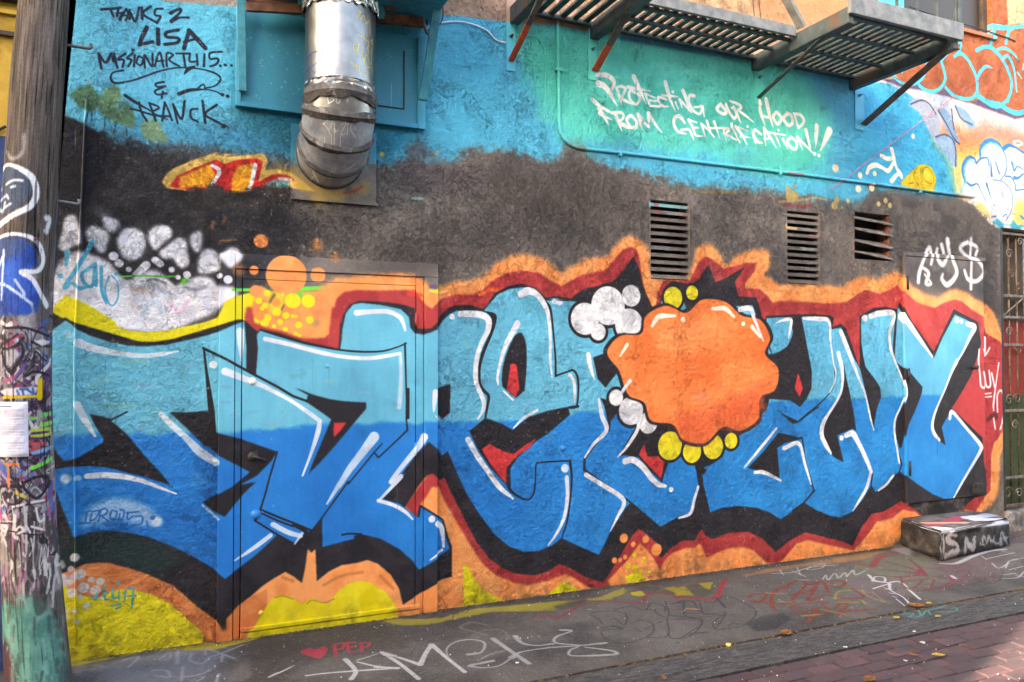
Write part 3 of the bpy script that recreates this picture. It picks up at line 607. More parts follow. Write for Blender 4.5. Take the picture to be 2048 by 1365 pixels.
# ---- black shapes and lines inside the letters
bf = lambda p, **k: wall.fill(p, BLK, soft=1.1, **k)
bf('F 697,735 800,755 862,772 870,792 930,840 1000,905 1130,1062 1240,1180 1332,1292 1150,1232 1000,1195 900,1165 800,1148 700,1140 560,1145 395,1172 395,990 420,1000 460,1060 498,1102 560,1090 620,1070 720,1010 806,955 804,928 750,840')
wall.line('F 862,782 940,745 990,718', BLK, w=14, soft=1.2, smooth=False)
bf('F 1322,722 1450,722 1640,708 I 60,790 90,870 104,952 300,1000 600,1105 550,1180 440,1290 300,1365 J 430,130 320,240 190,398 100,360 20,290 150,220 260,160 385,55 I 385,1262 300,1215 145,1135 60,1060 F 1600,990 1450,840')
wall.line('I 26,300 200,385 400,495 600,600 720,672 830,712', BLK, w=20, soft=1.2, smooth=False)
wall.line('I 30,305 50,480 70,640 90,800 104,950', BLK, w=[16, 20, 36, 50, 40], soft=1.2, smooth=False)
bf('I 345,80 440,170 437,200 447,300 430,510 360,470 362,300')
bf('I 735,608 800,630 860,655 1000,695 1120,712 1290,722 1290,768 1200,875 1130,960 1000,1110 900,1220 860,1255 842,1285 860,1225 940,1040 1018,852 930,790 820,715 838,665')
wall.fill('I 1040,880 1135,876 1090,940 1040,990 1036,930', RED, soft=1.2)
wall.line('I 465,158 600,200 800,258 1000,300 1200,325 1400,325 1520,295 1600,262', BLK, w=[10, 14, 14, 14, 16, 14, 12, 12], soft=1.2)
wall.line('I 1590,262 1597,500 1602,700 1600,850 1610,935 1560,985 1480,1060 1384,1150 1350,1110 1412,1042', BLK, w=[16, 14, 12, 12, 16, 14, 12, 12, 10, 10], soft=1.2, smooth=False)
wall.line('I 1615,620 1614,840', BLK, w=24, soft=1.2, smooth=False)
wall.line('I 1350,1110 1150,1355 J 1150,125 945,410 868,508', BLK, w=12, soft=1.2, smooth=False)
bf('I 1850,612 1953,578 1948,805 1885,855 1850,810')
wall.line('I 600,1105 570,1200 J 540,90 500,240 468,340', BLK, w=[12, 14, 14, 14, 16], soft=1.2, smooth=False)
wall.line('J 468,345 600,400 740,455 868,508', BLK, w=16, soft=1.2, smooth=False)
wall.line('J 480,375 600,430 720,475', BLK, w=14, soft=1.2, smooth=False)
wall.line('J 730,462 800,500 820,515', BLK, w=30, soft=1.2, smooth=False)
wall.line('J 425,430 600,540 730,610', BLK, w=14, soft=1.2, smooth=False)
wall.line('J 430,425 465,370', BLK, w=14, soft=1.2)
wall.line('J 1102,541 1160,532 1250,535', BLK, w=14, soft=1.2)
wall.line('J 1700,400 1712,318 1800,370 1885,425', BLK, w=12, soft=1.2, smooth=False)
# third and fourth letter
bf('K 820,680 850,600 890,520 920,492 950,492 975,540 987,620 985,800 970,945 903,1000 800,915 792,860 800,760')
wall.fill('K 860,740 885,730 910,745 930,925 903,995 830,935 845,850', RED, soft=1.4)
wall.line('K 650,325 740,350 735,420 700,520 650,640 620,760 622,880 655,945 690,985 682,1060 665,1155', BLK, w=[8, 14, 24, 26, 26, 22, 20, 24, 24, 20, 16], soft=1.3)
bf('K 660,320 720,335 748,360 742,420 715,500 705,440 715,400 700,360')
wall.line('K 1130,240 1170,300 1190,440 1205,600 1213,720 1213,830', BLK, w=[14, 20, 16, 14, 16, 16], soft=1.2)
wall.line('K 1213,828 1300,798 1350,785 1385,840 1390,950 1375,1065 1320,1078', BLK, w=[12, 14, 16, 18, 16, 14, 14], soft=1.2)
wall.line('K 1320,1075 1388,1066', BLK, w=20, soft=1.2)
bf('K 660,1158 700,1165 800,1205 880,1250 1000,1150 1150,1100 1310,1068 1325,1130 1150,1280 L 1060,130 920,250 860,340 862,490 820,460 700,330 600,180 540,50 600,0')
wall.fill('L 635,190 700,150 740,175 830,215 890,225 980,155 1065,105 1010,180 920,240 832,330 830,460 790,420 700,300', RED, soft=1.4)
wall.line('L 845,335 845,480 900,545 990,585 1040,540 1055,440 1060,320 1090,295 1325,280', BLK, w=[26, 24, 18, 14, 14, 12, 12, 12, 12], soft=1.2)
wall.line('L 1325,280 1338,420 1325,600 1300,760 1260,885', BLK, w=[20, 18, 14, 14, 10], soft=1.2)
wall.line('K 1150,235 1310,240', BLK, w=8, soft=1.2)
bf('K 1505,685 1620,640 1680,700 1690,805 1603,920 1540,850')
wall.line('K 1690,1000 1800,860', BLK, w=8, soft=1.2)
bf('K 1562,1000 1670,1030 1715,1000 1760,1110 1840,1140 1900,1135 1890,1195 1800,1150 1690,1115 1640,1185 1630,1260 1615,1160 1590,1060')
wall.line('K 1635,1180 1630,1250 1520,1365 L 1440,260 1435,350 1560,440 1700,530 1795,605', BLK, w=[16, 16, 14, 20, 18, 16, 12, 12], soft=1.2, smooth=False)
bf('O 75,170 150,350 300,370 380,470 480,560 550,365 650,360 720,330 760,470 880,420 1010,270 1000,0 330,-60 280,130 180,300 150,345')
wall.fill('O 345,265 358,330 372,365 515,360 475,540 430,490 330,385 303,350 320,310', RED, soft=1.4)
wall.line('O 520,370 480,560', BLK, w=12, soft=1.2)
wall.line('O 720,340 760,480 775,610', BLK, w=[12, 22, 10], soft=1.2, smooth=False)
bf('O 755,480 800,440 870,520 800,560 858,800 775,610')
wall.fill('O 795,512 870,440 1000,330 1100,450 1000,700 860,795', letters, soft=1.2)
bf('O 1390,180 1450,190 1580,225 1440,260 1380,300 1400,530 1300,490 1150,455 1270,330')
wall.line('O 1440,250 1575,215 1600,400 1668,632 1590,725 1500,790', BLK, w=[8, 12, 12, 12, 12, 12], soft=1.2, smooth=False)
wall.line('O 1560,85 1640,20 1700,-20', BLK, w=10, soft=1.2)
bf('O 1440,40 1560,95 1500,110 1380,0')
# letters N, T, Y
bf('P 195,300 290,285 330,500 372,720 368,850 330,930 280,990 200,930 150,850 140,700 180,520 230,420')
wall.fill('P 265,725 303,850 278,912 238,850', RED, soft=1.3)
wall.line('P 510,305 520,500 550,700 545,820 480,920 380,1010 270,1100', BLK, w=[10, 12, 10, 10, 10, 10, 10], soft=1.2)
bf('P 618,640 640,760 672,900 705,1080 718,1180 690,1162 570,1212 Q 590,130 620,252 560,225 500,170 440,50 P 442,1200 480,1090 545,990 600,890 625,770')
bf('P 1028,640 1065,670 1120,715 1222,835 1218,880 1170,1010 1105,1150 1075,1300 Q 1060,150 1035,80 P 1020,1180 1030,1080 1095,950 1104,880 1080,770')
wall.line('P 1032,240 1022,400 1012,560 1030,650', BLK, w=[14, 22, 16, 10], soft=1.2)
bf('P 1300,1130 1330,1010 1400,870 1450,730 1480,650 1515,620 1600,500 1660,360 1680,500 1600,750 1520,885 1465,960 1440,1015 1370,1150 1402,1288 1340,1230')
wall.line('Q 1045,180 1075,270 1055,325', BLK, w=[14, 12, 10], soft=1.2, smooth=False)
wall.line('Q 395,475 310,565', BLK, w=12, soft=1.2)
wall.line('Q 845,340 835,430', BLK, w=12, soft=1.2)

# ---- plain orange splash on the letters
ORB = mottled((226, 108, 54), (238, 130, 72), .35, .62, 'broad')
cloud = [(1238, 742), (1214, 706), (1240, 672), (1282, 668), (1292, 632), (1332, 612), (1372, 626), (1404, 600), (1450, 604), (1484, 632), (1520, 640), (1540, 676), (1530, 708), (1556, 738),
         (1550, 780), (1520, 796), (1516, 838), (1480, 862), (1446, 854), (1410, 886), (1366, 880), (1346, 850), (1302, 842), (1288, 806), (1256, 790)]
def cloud_at(k, dx=0, dy=0):
    c = np.array(cloud, float); m = c.mean(0)
    return catmull((c - m) * k + m + (dx, dy), True)
WB_ = mottled((192, 192, 198), (228, 226, 230), .35, .6)
for (cx_, cy_, rr_) in ((1170, 638, 30), (1216, 612, 36), (1258, 650, 30), (1262, 592, 20), (1196, 664, 16), (1262, 822, 26), (1232, 796, 15), (1296, 846, 20)):
    wall.dots('0 %d,%d,%d' % (cx_, cy_, rr_ + 6), BLK, soft=1.2)
for (cx_, cy_, rr_) in ((1170, 638, 30), (1216, 612, 36), (1258, 650, 30), (1262, 592, 20), (1196, 664, 16), (1262, 822, 26), (1232, 796, 15), (1296, 846, 20)):
    wall.dots('0 %d,%d,%d' % (cx_, cy_, rr_), WB_, soft=2.5)
for (cx_, cy_, rr_) in ((1346, 596, 20), (1384, 586, 13), (1340, 892, 26), (1384, 904, 20), (1426, 894, 22), (1462, 882, 14)):
    wall.dots('0 %d,%d,%d' % (cx_, cy_, rr_ + 5), BLK, soft=1.2)
    wall.dots('0 %d,%d,%d' % (cx_, cy_, rr_), (222, 206, 48), soft=1.4)
wall.fill(cloud_at(1.045), BLK, soft=1.2)
wall.fill(cloud_at(1.0), ORB, soft=1.4)
wall.fill('0 1330,846 1400,820 1480,790 1536,760 1520,836 1484,858 1446,850 1412,880 1370,874', (214, 88, 54), soft=24, alpha=.75, ragged=.4)
wall.fill('0 1300,660 1400,630 1480,650 1440,700 1330,710', (246, 156, 96), soft=24, alpha=.6, ragged=.5)
for l_, w_ in (('0 1304,652 1318,634 1350,632', [6, 10, 5]), ('0 1424,618 1450,618 1468,634', [5, 9, 5]), ('0 1504,654 1520,674', [8, 5]), ('0 1254,690 1240,712', [7, 4])):
    wall.line(l_, (244, 226, 206), w=w_, soft=1.5)
wall.dots('0 1366,640,5 1486,648,4', (244, 226, 206), soft=1.5)

# ---- white highlights
HL = mottled((206, 206, 216), (230, 230, 234), .35, .6)
def hl(p, w, soft=1.6, alpha=.97, **k): wall.line(p, HL, w=w, soft=soft, alpha=alpha, grain=.3, **k)
hl('F 610,180 700,215 850,250 1000,272 1150,280 1280,265 1390,245', [70, 62, 48, 40, 38, 30, 10], soft=2.5, alpha=.85)
hl('F 530,110 550,118', [40, 40], soft=12, alpha=.6)
hl('F 600,660 650,760 740,905', [56, 56, 20], soft=3, alpha=.85)
hl('F 1255,735 1350,830 1450,920 1560,1030 1680,1110', [44, 48, 50, 70, 60], soft=3, alpha=.85)
hl('F 680,1220 800,1212 950,1222 1100,1255 1250,1310 1375,1358', [44, 50, 46, 36, 26, 12], soft=2)
hl('F 510,1240 512,1241', [80], soft=9, alpha=.7); hl('F 605,1235 607,1236', [50], soft=6, alpha=.7)
hl('F 1665,350 1667,351', [58]); hl('I 102,428 104,429', [58])
hl('F 1870,90 1875,200 1880,320', [60, 44, 12], soft=2.5, alpha=.85)
hl('I 195,480 300,520 400,560 500,600 700,705 840,800 930,865', [60, 50, 44, 36, 30, 34, 34], alpha=.9)
hl('I 928,870 915,950 860,1120 795,1290', [30, 40, 24, 14], alpha=.9)
hl('I 505,228 700,272 900,325 1100,365 1300,378 1450,360 1550,340', [34, 34, 34, 30, 32, 28, 24])
hl('I 1555,345 1560,500 1555,640 1545,760', [24, 28, 34, 34], soft=4, alpha=.7)
hl('I 1215,25 1300,18 1450,15 1540,50 1575,100 1592,160', [44, 38, 36, 36, 30, 18])
hl('J 20,315 140,420', [16, 20], soft=4, alpha=.7)
hl('I 1350,990 1260,1110 1160,1240 1080,1365 J 1080,150 985,300', [84, 66, 56, 40, 40, 14], soft=3, alpha=.8)
hl('I 1740,990 1700,1060 1600,1180 1480,1340 J 1560,90 1400,262', [60, 50, 40, 34, 34, 20], soft=2, alpha=.9)
hl('J 1385,275 1500,310 1590,360 1650,420', [30, 28, 28, 14], soft=2)
hl('I 1825,640 1818,720 1812,790', [44, 34, 12]); hl('I 1825,825 1860,855', [8, 10])
hl('J 565,460 680,520 780,550', [40, 40, 34], alpha=.85); hl('J 790,530 735,610', [22, 14], alpha=.85)
hl('J 545,545 420,640 270,740', [36, 34, 14], alpha=.85)
hl('J 1797,418 1799,419', [52]); hl('J 1845,455 1885,500 1900,640', [46, 40, 20]); hl('J 1885,665 1785,735', [24, 10])
hl('K 405,366 407,367', [42]); hl('K 470,345 560,345 640,355 690,395 685,470 650,540 610,640 590,760 595,880 630,970 655,1040 640,1110 605,1165', [44, 50, 50, 50, 44, 38, 36, 38, 36, 34, 34, 26, 12])
hl('K 945,190 1000,165 1070,195 1130,280 1160,380 1172,560 1172,720 1185,835', [56, 56, 44, 40, 30, 24, 24, 10])
hl('K 1200,248 1255,262', [36, 28]); hl('K 915,420 860,520 810,620 785,720 760,830 765,900', [50, 42, 34, 26, 22, 10]); hl('K 805,945 880,1015', [10, 16])
hl('K 1070,1095 960,1160 885,1235', [20, 22, 10]); hl('K 1325,825 1355,870 1362,960 1358,1035', [30, 28, 24, 12])
hl('K 1468,665 1485,760 1515,855', [40, 34, 10]); hl('K 1795,865 1740,940 1680,1030', [26, 26, 12])
hl('K 1550,1010 1575,1140 1610,1250 1510,1360 L 1440,255', [20, 36, 36, 24, 12])
hl('K 1725,1155 1860,1205 1780,1365 L 1700,250', [16, 30, 24, 12])
hl('L 530,115 600,240 690,370 780,490 880,575', [44, 42, 40, 40, 16])
hl('L 1285,340 1287,341', [62], soft=3, alpha=.85); hl('L 1300,410 1305,560 1280,720 1220,850 1155,940', [34, 32, 28, 22, 12])
hl('L 1450,390 1580,470 1720,560 1745,620 1700,710 1640,830', [34, 34, 36, 34, 24, 10])
hl('L 1755,285 1820,275 1900,340 1960,420 2020,470', [46, 44, 40, 40, 30]); hl('O 195,400 250,390 330,440 400,530 450,580 510,595', [40, 42, 42, 40, 40, 24]); hl('O 553,622 554,622', [36])
hl('O 765,600 735,700 705,805 615,845', [20, 24, 26, 14]); hl('O 1375,145 1250,300 1125,450', [18, 24, 12]); hl('O 1205,488 1280,490 1410,552', [22, 28, 16])
hl('O 1435,300 1550,265 1600,430 1645,580', [30, 28, 24, 12]); hl('O 1800,0 1740,110 1730,200 1765,280 1800,340', [14, 32, 34, 32, 16])
hl('O 1882,220 1884,220', [36]); hl('O 1915,200 1970,185 2010,250 Q 760,150 810,260 835,330', [32, 42, 40, 36, 34, 28])
hl('Q 833,330 800,450 750,540 692,632', [24, 26, 22, 10]); hl('Q 1010,355 950,430 892,472', [16, 18, 14])
hl('P 95,335 150,315 210,312 200,400 190,455', [10, 20, 24, 22, 8]); hl('P 310,300 420,305 505,325 518,480 540,640 558,720 550,800 510,880', [20, 30, 26, 16, 14, 14, 12, 8])
hl('P 598,405 640,510 690,640 740,770 790,900 830,1080 855,1170', [34, 38, 28, 20, 16, 14, 10]); hl('P 580,575 605,680 612,800 590,900 520,1020 460,1110 445,1200 480,1290 520,1350', [34, 34, 22, 20, 20, 24, 28, 28, 14])
hl('P 785,300 787,301', [46]); hl('P 830,285 900,262 1000,258 1010,310 980,400 985,520 1020,630 1065,740 1095,830 1100,900 1060,1000 1020,1100 1018,1200 1040,1340 Q 1055,260', [34, 38, 36, 30, 26, 24, 20, 14, 14, 14, 14, 18, 18, 18, 14])
hl('P 1070,285 1130,360 1200,460 1300,600', [56, 40, 34, 14]); hl('P 1490,315 1492,316', [36]); hl('P 1525,325 1527,326', [30]); hl('P 1570,345 1630,370 1590,450 1540,560 1500,625', [30, 36, 24, 16, 14])
hl('P 1490,635 1450,720 1400,850 1330,1010 1300,1120 1310,1190 1355,1250', [30, 20, 14, 18, 24, 28, 18]); hl('P 1435,1080 1455,1030 1560,1150 1670,1280 Q 1675,160 1600,290 1520,430 1465,530', [24, 26, 22, 30, 30, 20, 18, 10])
hl('M 1090,935 1170,925 1200,1000 1240,1100 1275,1180', [34, 36, 28, 22, 8])
wall.line('P 1720,455 1722,590', (226, 214, 222), w=[24, 16], soft=1.6); wall.line('P 1700,545 1722,590 1760,530', (226, 214, 222), w=12, soft=1.6)
for l, w in (('P 1665,545 1660,640 1670,740 1680,830 1720,830 1700,720', 14), ('P 1715,720 1735,830 1765,820 1755,710', 14), ('P 1775,730 1800,840', 14), ('P 1830,650 1810,800 1790,960 1790,1020', [12, 10, 16, 10]), ('P 1720,890 1770,885', 9), ('P 1725,915 1775,910', 9),
             ('P 1820,1030 1820,900 1850,865 1870,940 1865,1060 1840,1170 1810,1190 1790,1080', 14)):
    wall.line(l, (226, 214, 222), w=w, soft=1.8)
# red areas of the lower right and yellow low dirt
wall.fill('Q 1700,0 1860,0 1820,80 1765,110 1760,470 1740,500 1735,390 1700,250', (170, 56, 58), soft=3)
wall.line('P 1745,1090 1800,1050 1810,1080', (60, 26, 34), w=30, soft=5, alpha=.7)
wall.fill('Q 1160,590 1200,575 1560,530 1600,520 1560,640 1300,690 1200,640', mottled((46, 40, 40), (120, 110, 100), .5, .75, 'mid'), soft=6, alpha=.7)
# spray tag $ on dark panel
for l, w in (('R 1190,760 1200,680 1240,570 1290,490 1300,560 1290,620', [26, 30, 22, 30, 24, 20]), ('R 1215,640 1270,690 1250,770 1290,770 1240,700', [18, 26, 26, 18, 14]), ('R 1350,500 1340,570 1380,625 1420,560', [24, 28, 30, 18]), ('R 1385,470 1400,530', [30, 26]), ('R 1430,430 1450,560 1490,690 1420,780 1375,740 1380,700', [36, 28, 30, 34, 26, 16]),
             ('R 1650,550 1660,490 1590,450 1530,490 1580,560 1660,600 1700,680 1650,750 1580,740 1550,670', [22, 22, 26, 28, 26, 22, 26, 26, 26, 20]), ('R 1615,420 1605,600 1600,810', [20, 18, 24])):
    wall.line(l, (214, 214, 222), w=w, soft=5, grain=.4)
wall.fill('R 1640,790 1700,780 1720,860 1660,860', (44, 42, 50), soft=8, alpha=.8)

# ---- lower left: arcs, yellow, bubbles, signature tags
wall.fill('T 505,330 900,300 1240,270 1500,225 1500,420 480,440', (196, 180, 44), soft=6, alpha=.8, ragged=.5)
wall.fill('G 430,600 600,528 700,515 780,520 900,552 1050,600 1230,680 1300,740 1400,830 1540,930 1590,990 J 190,1300 200,1195 300,1085 380,1030 520,960 J 520,1300 G 1640,1100 430,1100', mottled((196, 108, 60), (216, 128, 76), .35, .6), soft=2, grain=.4)
wall.fill('G 1540,880 1600,915 1605,990 1570,985 1560,920', (34, 26, 26), soft=5, alpha=.9)
wall.fill('G 380,560 425,565 440,640 480,700 560,750 700,765 760,725 850,708 950,710 1080,745 1200,805 1290,880 1350,940 1410,985 1440,1020 1440,1300 380,1300', mottled((210, 192, 34), (226, 206, 44), .35, .6), soft=2)
wall.dots('G 530,480,32 502,562,22 565,600,40 648,637,22 712,650,28 593,695,38 675,712,36 612,825,26 720,770,14 530,860,20 545,935,20 510,730,36 570,760,20', (206, 202, 204), soft=4, grain=.4, alpha=.9)
wall.line('G 430,620 480,650 520,620', (206, 202, 210), w=[60, 80, 60], soft=7, alpha=.85)
wall.line('G 430,520 440,540', (200, 200, 206), w=44, soft=7, alpha=.7)
wall.line('G 460,850 470,900', (206, 202, 196), w=50, soft=7, alpha=.6)
for l, w in (('G 650,760 680,775 690,730', [12, 20, 10]), ('G 735,690 745,770 770,775', 13), ('G 730,690 760,680', 11), ('G 735,730 765,728', 11), ('G 800,700 800,770 830,765', 13), ('G 845,720 845,780', 13), ('G 890,715 885,780', 13), ('G 905,705 945,705 935,840', 13), ('G 905,755 965,750', 10), ('G 790,825 855,810', 12), ('G 820,845 855,832', 12)):
    wall.line(l, (74, 162, 176), w=w, soft=1.6)
wall.dots('G 838,660,14', (74, 162, 176))
wall.line('G 600,230 700,170 850,130 1000,180 1110,230', (180, 200, 226), w=[60, 150, 150, 150, 60], soft=22, alpha=.75, grain=.4)
wall.dots('G 1110,225,36', (200, 212, 226), soft=8)
for l, w in (('G 585,165 640,150', 14), ('G 615,160 605,230', 14), ('G 530,240 640,235', [24, 14]), ('G 650,170 640,220 680,200 700,150 655,155', 12), ('G 712,145 700,225', 13), ('G 708,150 745,132 762,155 740,178 708,185', 12), ('G 720,185 745,205 775,225', 11), ('G 790,150 780,200 810,210 830,160 800,145', 12), ('G 850,170 840,230 870,200 880,150 850,140', 12), ('G 905,160 905,210 940,190', 12), ('G 900,165 980,155', 12),
             ('G 960,190 1010,190 1000,240 930,255 960,270 1040,275', 12), ('G 1040,225 1060,280 1110,270', 13)):
    wall.line(l, (30, 112, 186), w=w, soft=1.6)
wall.dots('G 1082,197,18', (30, 112, 186))
wall.fill('J 380,1280 430,1240 520,1085 560,1035 620,1008 700,1020 760,1060 795,1080 840,1040 880,1035 930,1060 1000,1075 1060,990 1140,925 1250,895 1340,920 1440,985 1500,1060 1530,1120 1520,1175 1520,1420 330,1420', mottled((208, 186, 30), (224, 204, 46), .35, .6), soft=2)
for l in ('J 830,1075 870,1048 960,1068 1040,1040', 'J 580,1030 640,1016 720,1040'): wall.line(l, (120, 84, 40), w=8, soft=3, alpha=.6)
for l in ('J 640,870 720,900', 'J 960,930 1100,860 1260,830', 'J 1400,860 1500,960'): wall.line(l, (150, 84, 50), w=20, soft=6, alpha=.5)
wall.fill('L 490,1110 510,1095 535,1110 570,1190 640,1280 720,1330 800,1365 500,1400', YEL, soft=1.5)
wall.fill('T 505,340 520,300 700,290 850,300 960,290 1020,250 1110,185 1170,230 1220,270 1330,290 1480,215 1560,190 1580,230 1300,300 900,350', (196, 180, 40), soft=3, ragged=.6, alpha=.95)
wall.fill('T 1020,250 1110,185 1190,240 1220,270 1120,285', YEL, soft=2)
wall.fill('L 1740,1365 1780,1260 1760,1180 1820,1150 1880,1160 1920,1230 1890,1300 1830,1365', YEL, soft=2.5, ragged=.5)
wall.dots('L 1830,1015,18 1780,1100,20 1832,1118,24 1890,1070,14 1905,1040,12 1875,1140,16 1770,1190,18 1940,1150,14', YEL, soft=2)
wall.dots('L 1915,893,28 1818,933,20 1755,1033,18 1716,1056,16 1672,1058,22 1745,885,34 2000,975,44 1725,1140,26', (234, 142, 78), soft=3, grain=.5)
wall.fill('T 960,320 1140,270 1230,265 1240,295 1000,330', (84, 80, 30), soft=8, alpha=.5, ragged=.8)

# soot, dirt and drips close to the ground; fine speckle and faint large tone changes over everything
base = wall.to_px(np.array([[60, 1326], [134, 1319], [500, 1266], [880, 1215], [1240, 1166], [1830, 1086], [2010, 1062]], float))
xs = np.arange(wall.w)
by = float(base[:, 1].mean())
yy = np.arange(wall.h)[:, None]
dirt = np.clip(1 - (by - yy) / (0.16 * wall.res), 0, 1) * np.clip(wall.mid * 2.4 - .7, 0, 1)
wall.a *= (1 - .45 * dirt * np.clip(fbm(wall.h, wall.w, 18, 3) * 2 - .4, 0, 1))[..., None]
# thin drips, overspray dust and roller ghosts
for k in range(46):
    x_ = rnd.uniform(130, 1960); y_ = rnd.choice([rnd.uniform(300, 420), rnd.uniform(700, 1000), rnd.uniform(60, 280)])
    wall.line(np.array([(x_, y_), (x_ + rnd.uniform(-1, 1), y_ + rnd.uniform(14, 60))]), rnd.choice([(40, 40, 46), (190, 186, 186), (60, 110, 140), (120, 100, 90)]), w=[rnd.uniform(1.0, 2.2), .8], soft=1.2, alpha=rnd.uniform(.15, .5), grain=1)
for k in range(70):
    x_ = rnd.uniform(120, 1980); y_ = rnd.uniform(60, 1150)
    wall.line(np.array([(x_, y_), (x_ + rnd.uniform(-40, 40), y_ + rnd.uniform(-8, 8))]), rnd.choice([(60, 60, 66), (170, 170, 176), (90, 130, 150)]), w=[rnd.uniform(6, 26)], soft=16, alpha=rnd.uniform(.05, .16), grain=1, ragged=1)
fsp = rng.random((wall.h // 2 + 1, wall.w // 2 + 1), dtype=np.float32) > .9985
fsp = blur(np.repeat(np.repeat(fsp.astype(np.float32), 2, 0), 2, 1)[:wall.h, :wall.w], 1) * 1.4
wall.a += (np.array((190, 186, 180), np.float32) - wall.a) * (np.clip(fsp, 0, .7) * np.clip(wall.broad * 3 - 1, 0, 1))[..., None]
sp = rng.random((wall.h, wall.w), dtype=np.float32)
sp = blur(sp, 1)
wall.a += ((sp - .5) * 16)[..., None]
streak = fbm(wall.h, wall.w, 10, 3, ay=8)
wall.a *= (1 + (wall.broad - .5) * .14 + (streak - .5) * .06)[..., None]
# bare flecks where the paint has chipped
chip = np.clip((fbm(wall.h, wall.w, 7, 2) - .80) * 14, 0, 1) * np.clip((wall.broad - .5) * 6, 0, 1)
wall.a += (np.array((150, 142, 132), np.float32) - wall.a) * (chip * .6)[..., None]
# ------------------------------------------------------------------ paint and stains on the pavement
gr = Canvas(-1.5, 8.5, -1.58, 0.02, 400, ground_xy, (112, 107, 106))
gr.broad = fbm(gr.h, gr.w, 120, 5)
def _gs(P):
    c = np.mean(np.asarray(P)[:, :2], 0); q = gr.to_px(np.array([[c[0] - 4, c[1]], [c[0] + 4, c[1]]]))
    return 1.35 * np.hypot(*(q[1] - q[0])) / 8.0
gr.scale_at = _gs
gfull = '0 -300,1100 -300,1700 2048,1700 2400,1200 2400,1020 1800,1060 400,1200'
gr.a[:] = mottled((80, 76, 75), (114, 108, 104), .3, .68, 'broad')(gr, 0, 0, gr.w, gr.h)
def gf(p, c, **k): gr.fill(p, c, **k)
def gl(p, c, **k): gr.line(p, c, **k)
gf('U 0,420 500,370 1000,380 1000,640 0,700', (104, 106, 116), soft=30, alpha=.7, ragged=.5)
gf('U 100,560 500,470 700,400 900,380 980,450 900,560 700,640 300,680', (150, 156, 176), soft=26, alpha=.55, ragged=1, grain=.6)
gf('U 1000,330 1300,300 1900,280 2050,420 1500,470 1200,640 1050,640 1100,500', (74, 66, 62), soft=20, alpha=.6, ragged=.8)
gf('T 150,440 600,380 700,420 500,520 300,560 150,500', (76, 72, 72), soft=12, alpha=.5, ragged=1)
gf('U 1020,520 1120,500 1110,600 1000,640', (132, 124, 122), soft=8, alpha=.6, ragged=.5)
gf('S 420,720 520,680 640,660 690,700 600,760 480,770', (62, 60, 62), soft=4, ragged=.8)
gf('T 1200,300 2050,180 S 0,470 600,400 900,330 1400,300 1500,380 1100,560 700,640 0,860 T 1300,520', (124, 122, 118), soft=20, alpha=.5)
gf('S 1100,330 1500,330 1600,480 1350,560 1000,540 900,480', (132, 134, 112), soft=18, alpha=.7, ragged=.6)
gf('S 1000,440 1300,470 1350,560 1200,600 1000,520', (138, 108, 130), soft=16, alpha=.45, ragged=.6)
gf('S 1500,360 1900,330 1980,420 1600,500', (140, 112, 118), soft=12, alpha=.4)
gf('S 1900,260 2300,130 2300,300 1960,380', (150, 144, 150), soft=14, alpha=.5)
# overspray of the wall colours along its foot
gf('G 470,1085 700,1060 1000,1040 1300,1020 1400,1005 1500,1010 J 0,1270 200,1268 380,1268 480,1275 480,1295 300,1325 200,1348 80,1350 0,1345 G 1340,1030 1100,1035 800,1052 600,1085 480,1110', (206, 192, 52), soft=2, ragged=.3)
gf('0 110,1322 200,1308 300,1294 440,1276 520,1264 530,1274 470,1290 420,1302 360,1300 300,1302 220,1318 120,1338', (190, 176, 56), soft=3, ragged=.5, grain=.5)
gf('T 40,415 110,400 260,408 400,395 560,350 850,318 1200,290 1330,275 1450,225 1480,240 1380,290 1180,300 1100,330 950,355 700,360 500,400 350,430 230,445 120,440 70,425', (186, 172, 60), soft=3, ragged=.8, alpha=.8, grain=.6)
gf('T 600,350 900,320 1050,320 1060,355 900,362 600,365', (176, 168, 60), soft=3, alpha=.7)
gf('T 1040,330 1150,300 1240,285 1240,300 1100,350', (80, 76, 66), soft=4, alpha=.7)
gl('T 900,400 1000,380 1060,395 1110,380 1200,325 1280,305 1380,300 1480,310 1560,305 1600,255 1660,250 1750,270 1900,285 1980,285 2048,180', (168, 56, 64), w=[8, 14, 18, 16, 15, 15, 15, 16, 20, 20, 18, 20, 20, 20, 20], soft=3, ragged=.6, alpha=.75, grain=.6)
gf('T 1490,250 1560,240 1585,265 1540,272 1500,265', (206, 190, 50), soft=2)
gf('T 1640,250 1900,195 1980,190 1970,240 1940,280 1750,265', (92, 86, 72), soft=3, alpha=.8)
for f in ('T 1690,225 1750,215 1790,245 1870,268 1780,262', 'T 1890,195 1970,190 1960,235 1930,225', 'S 0,520 60,505 120,560 10,560', 'S 150,490 230,480 210,525'):
    gf(f, (176, 160, 44), soft=2, alpha=.9)
gl('S 0,575 90,575 210,580 260,560 290,480 310,465', (176, 56, 60), w=[12, 14, 18, 22, 24, 14], soft=3, alpha=.75, grain=.5)
gf('S 400,440 560,400 800,370 1000,340 1010,365 700,400 420,450', (200, 140, 90), soft=4, alpha=.6, ragged=.5)
gf('S 930,340 1100,310 1250,300 1100,350 960,365', (196, 140, 92), soft=4, alpha=.7, ragged=.5)
gl('S 1000,370 1090,380 1160,390 1200,340 1330,305', (170, 70, 72), w=[14, 18, 26, 26, 14], soft=3, alpha=.85)
gf('S 1270,250 1340,200 1400,300 1380,330 1280,300', (170, 170, 180), soft=5, alpha=.8, ragged=.5)
gl('S 1560,372 1650,372 1750,330 1850,300 1940,290', (204, 206, 216), w=[14, 20, 20, 18, 16], soft=3, grain=.6)
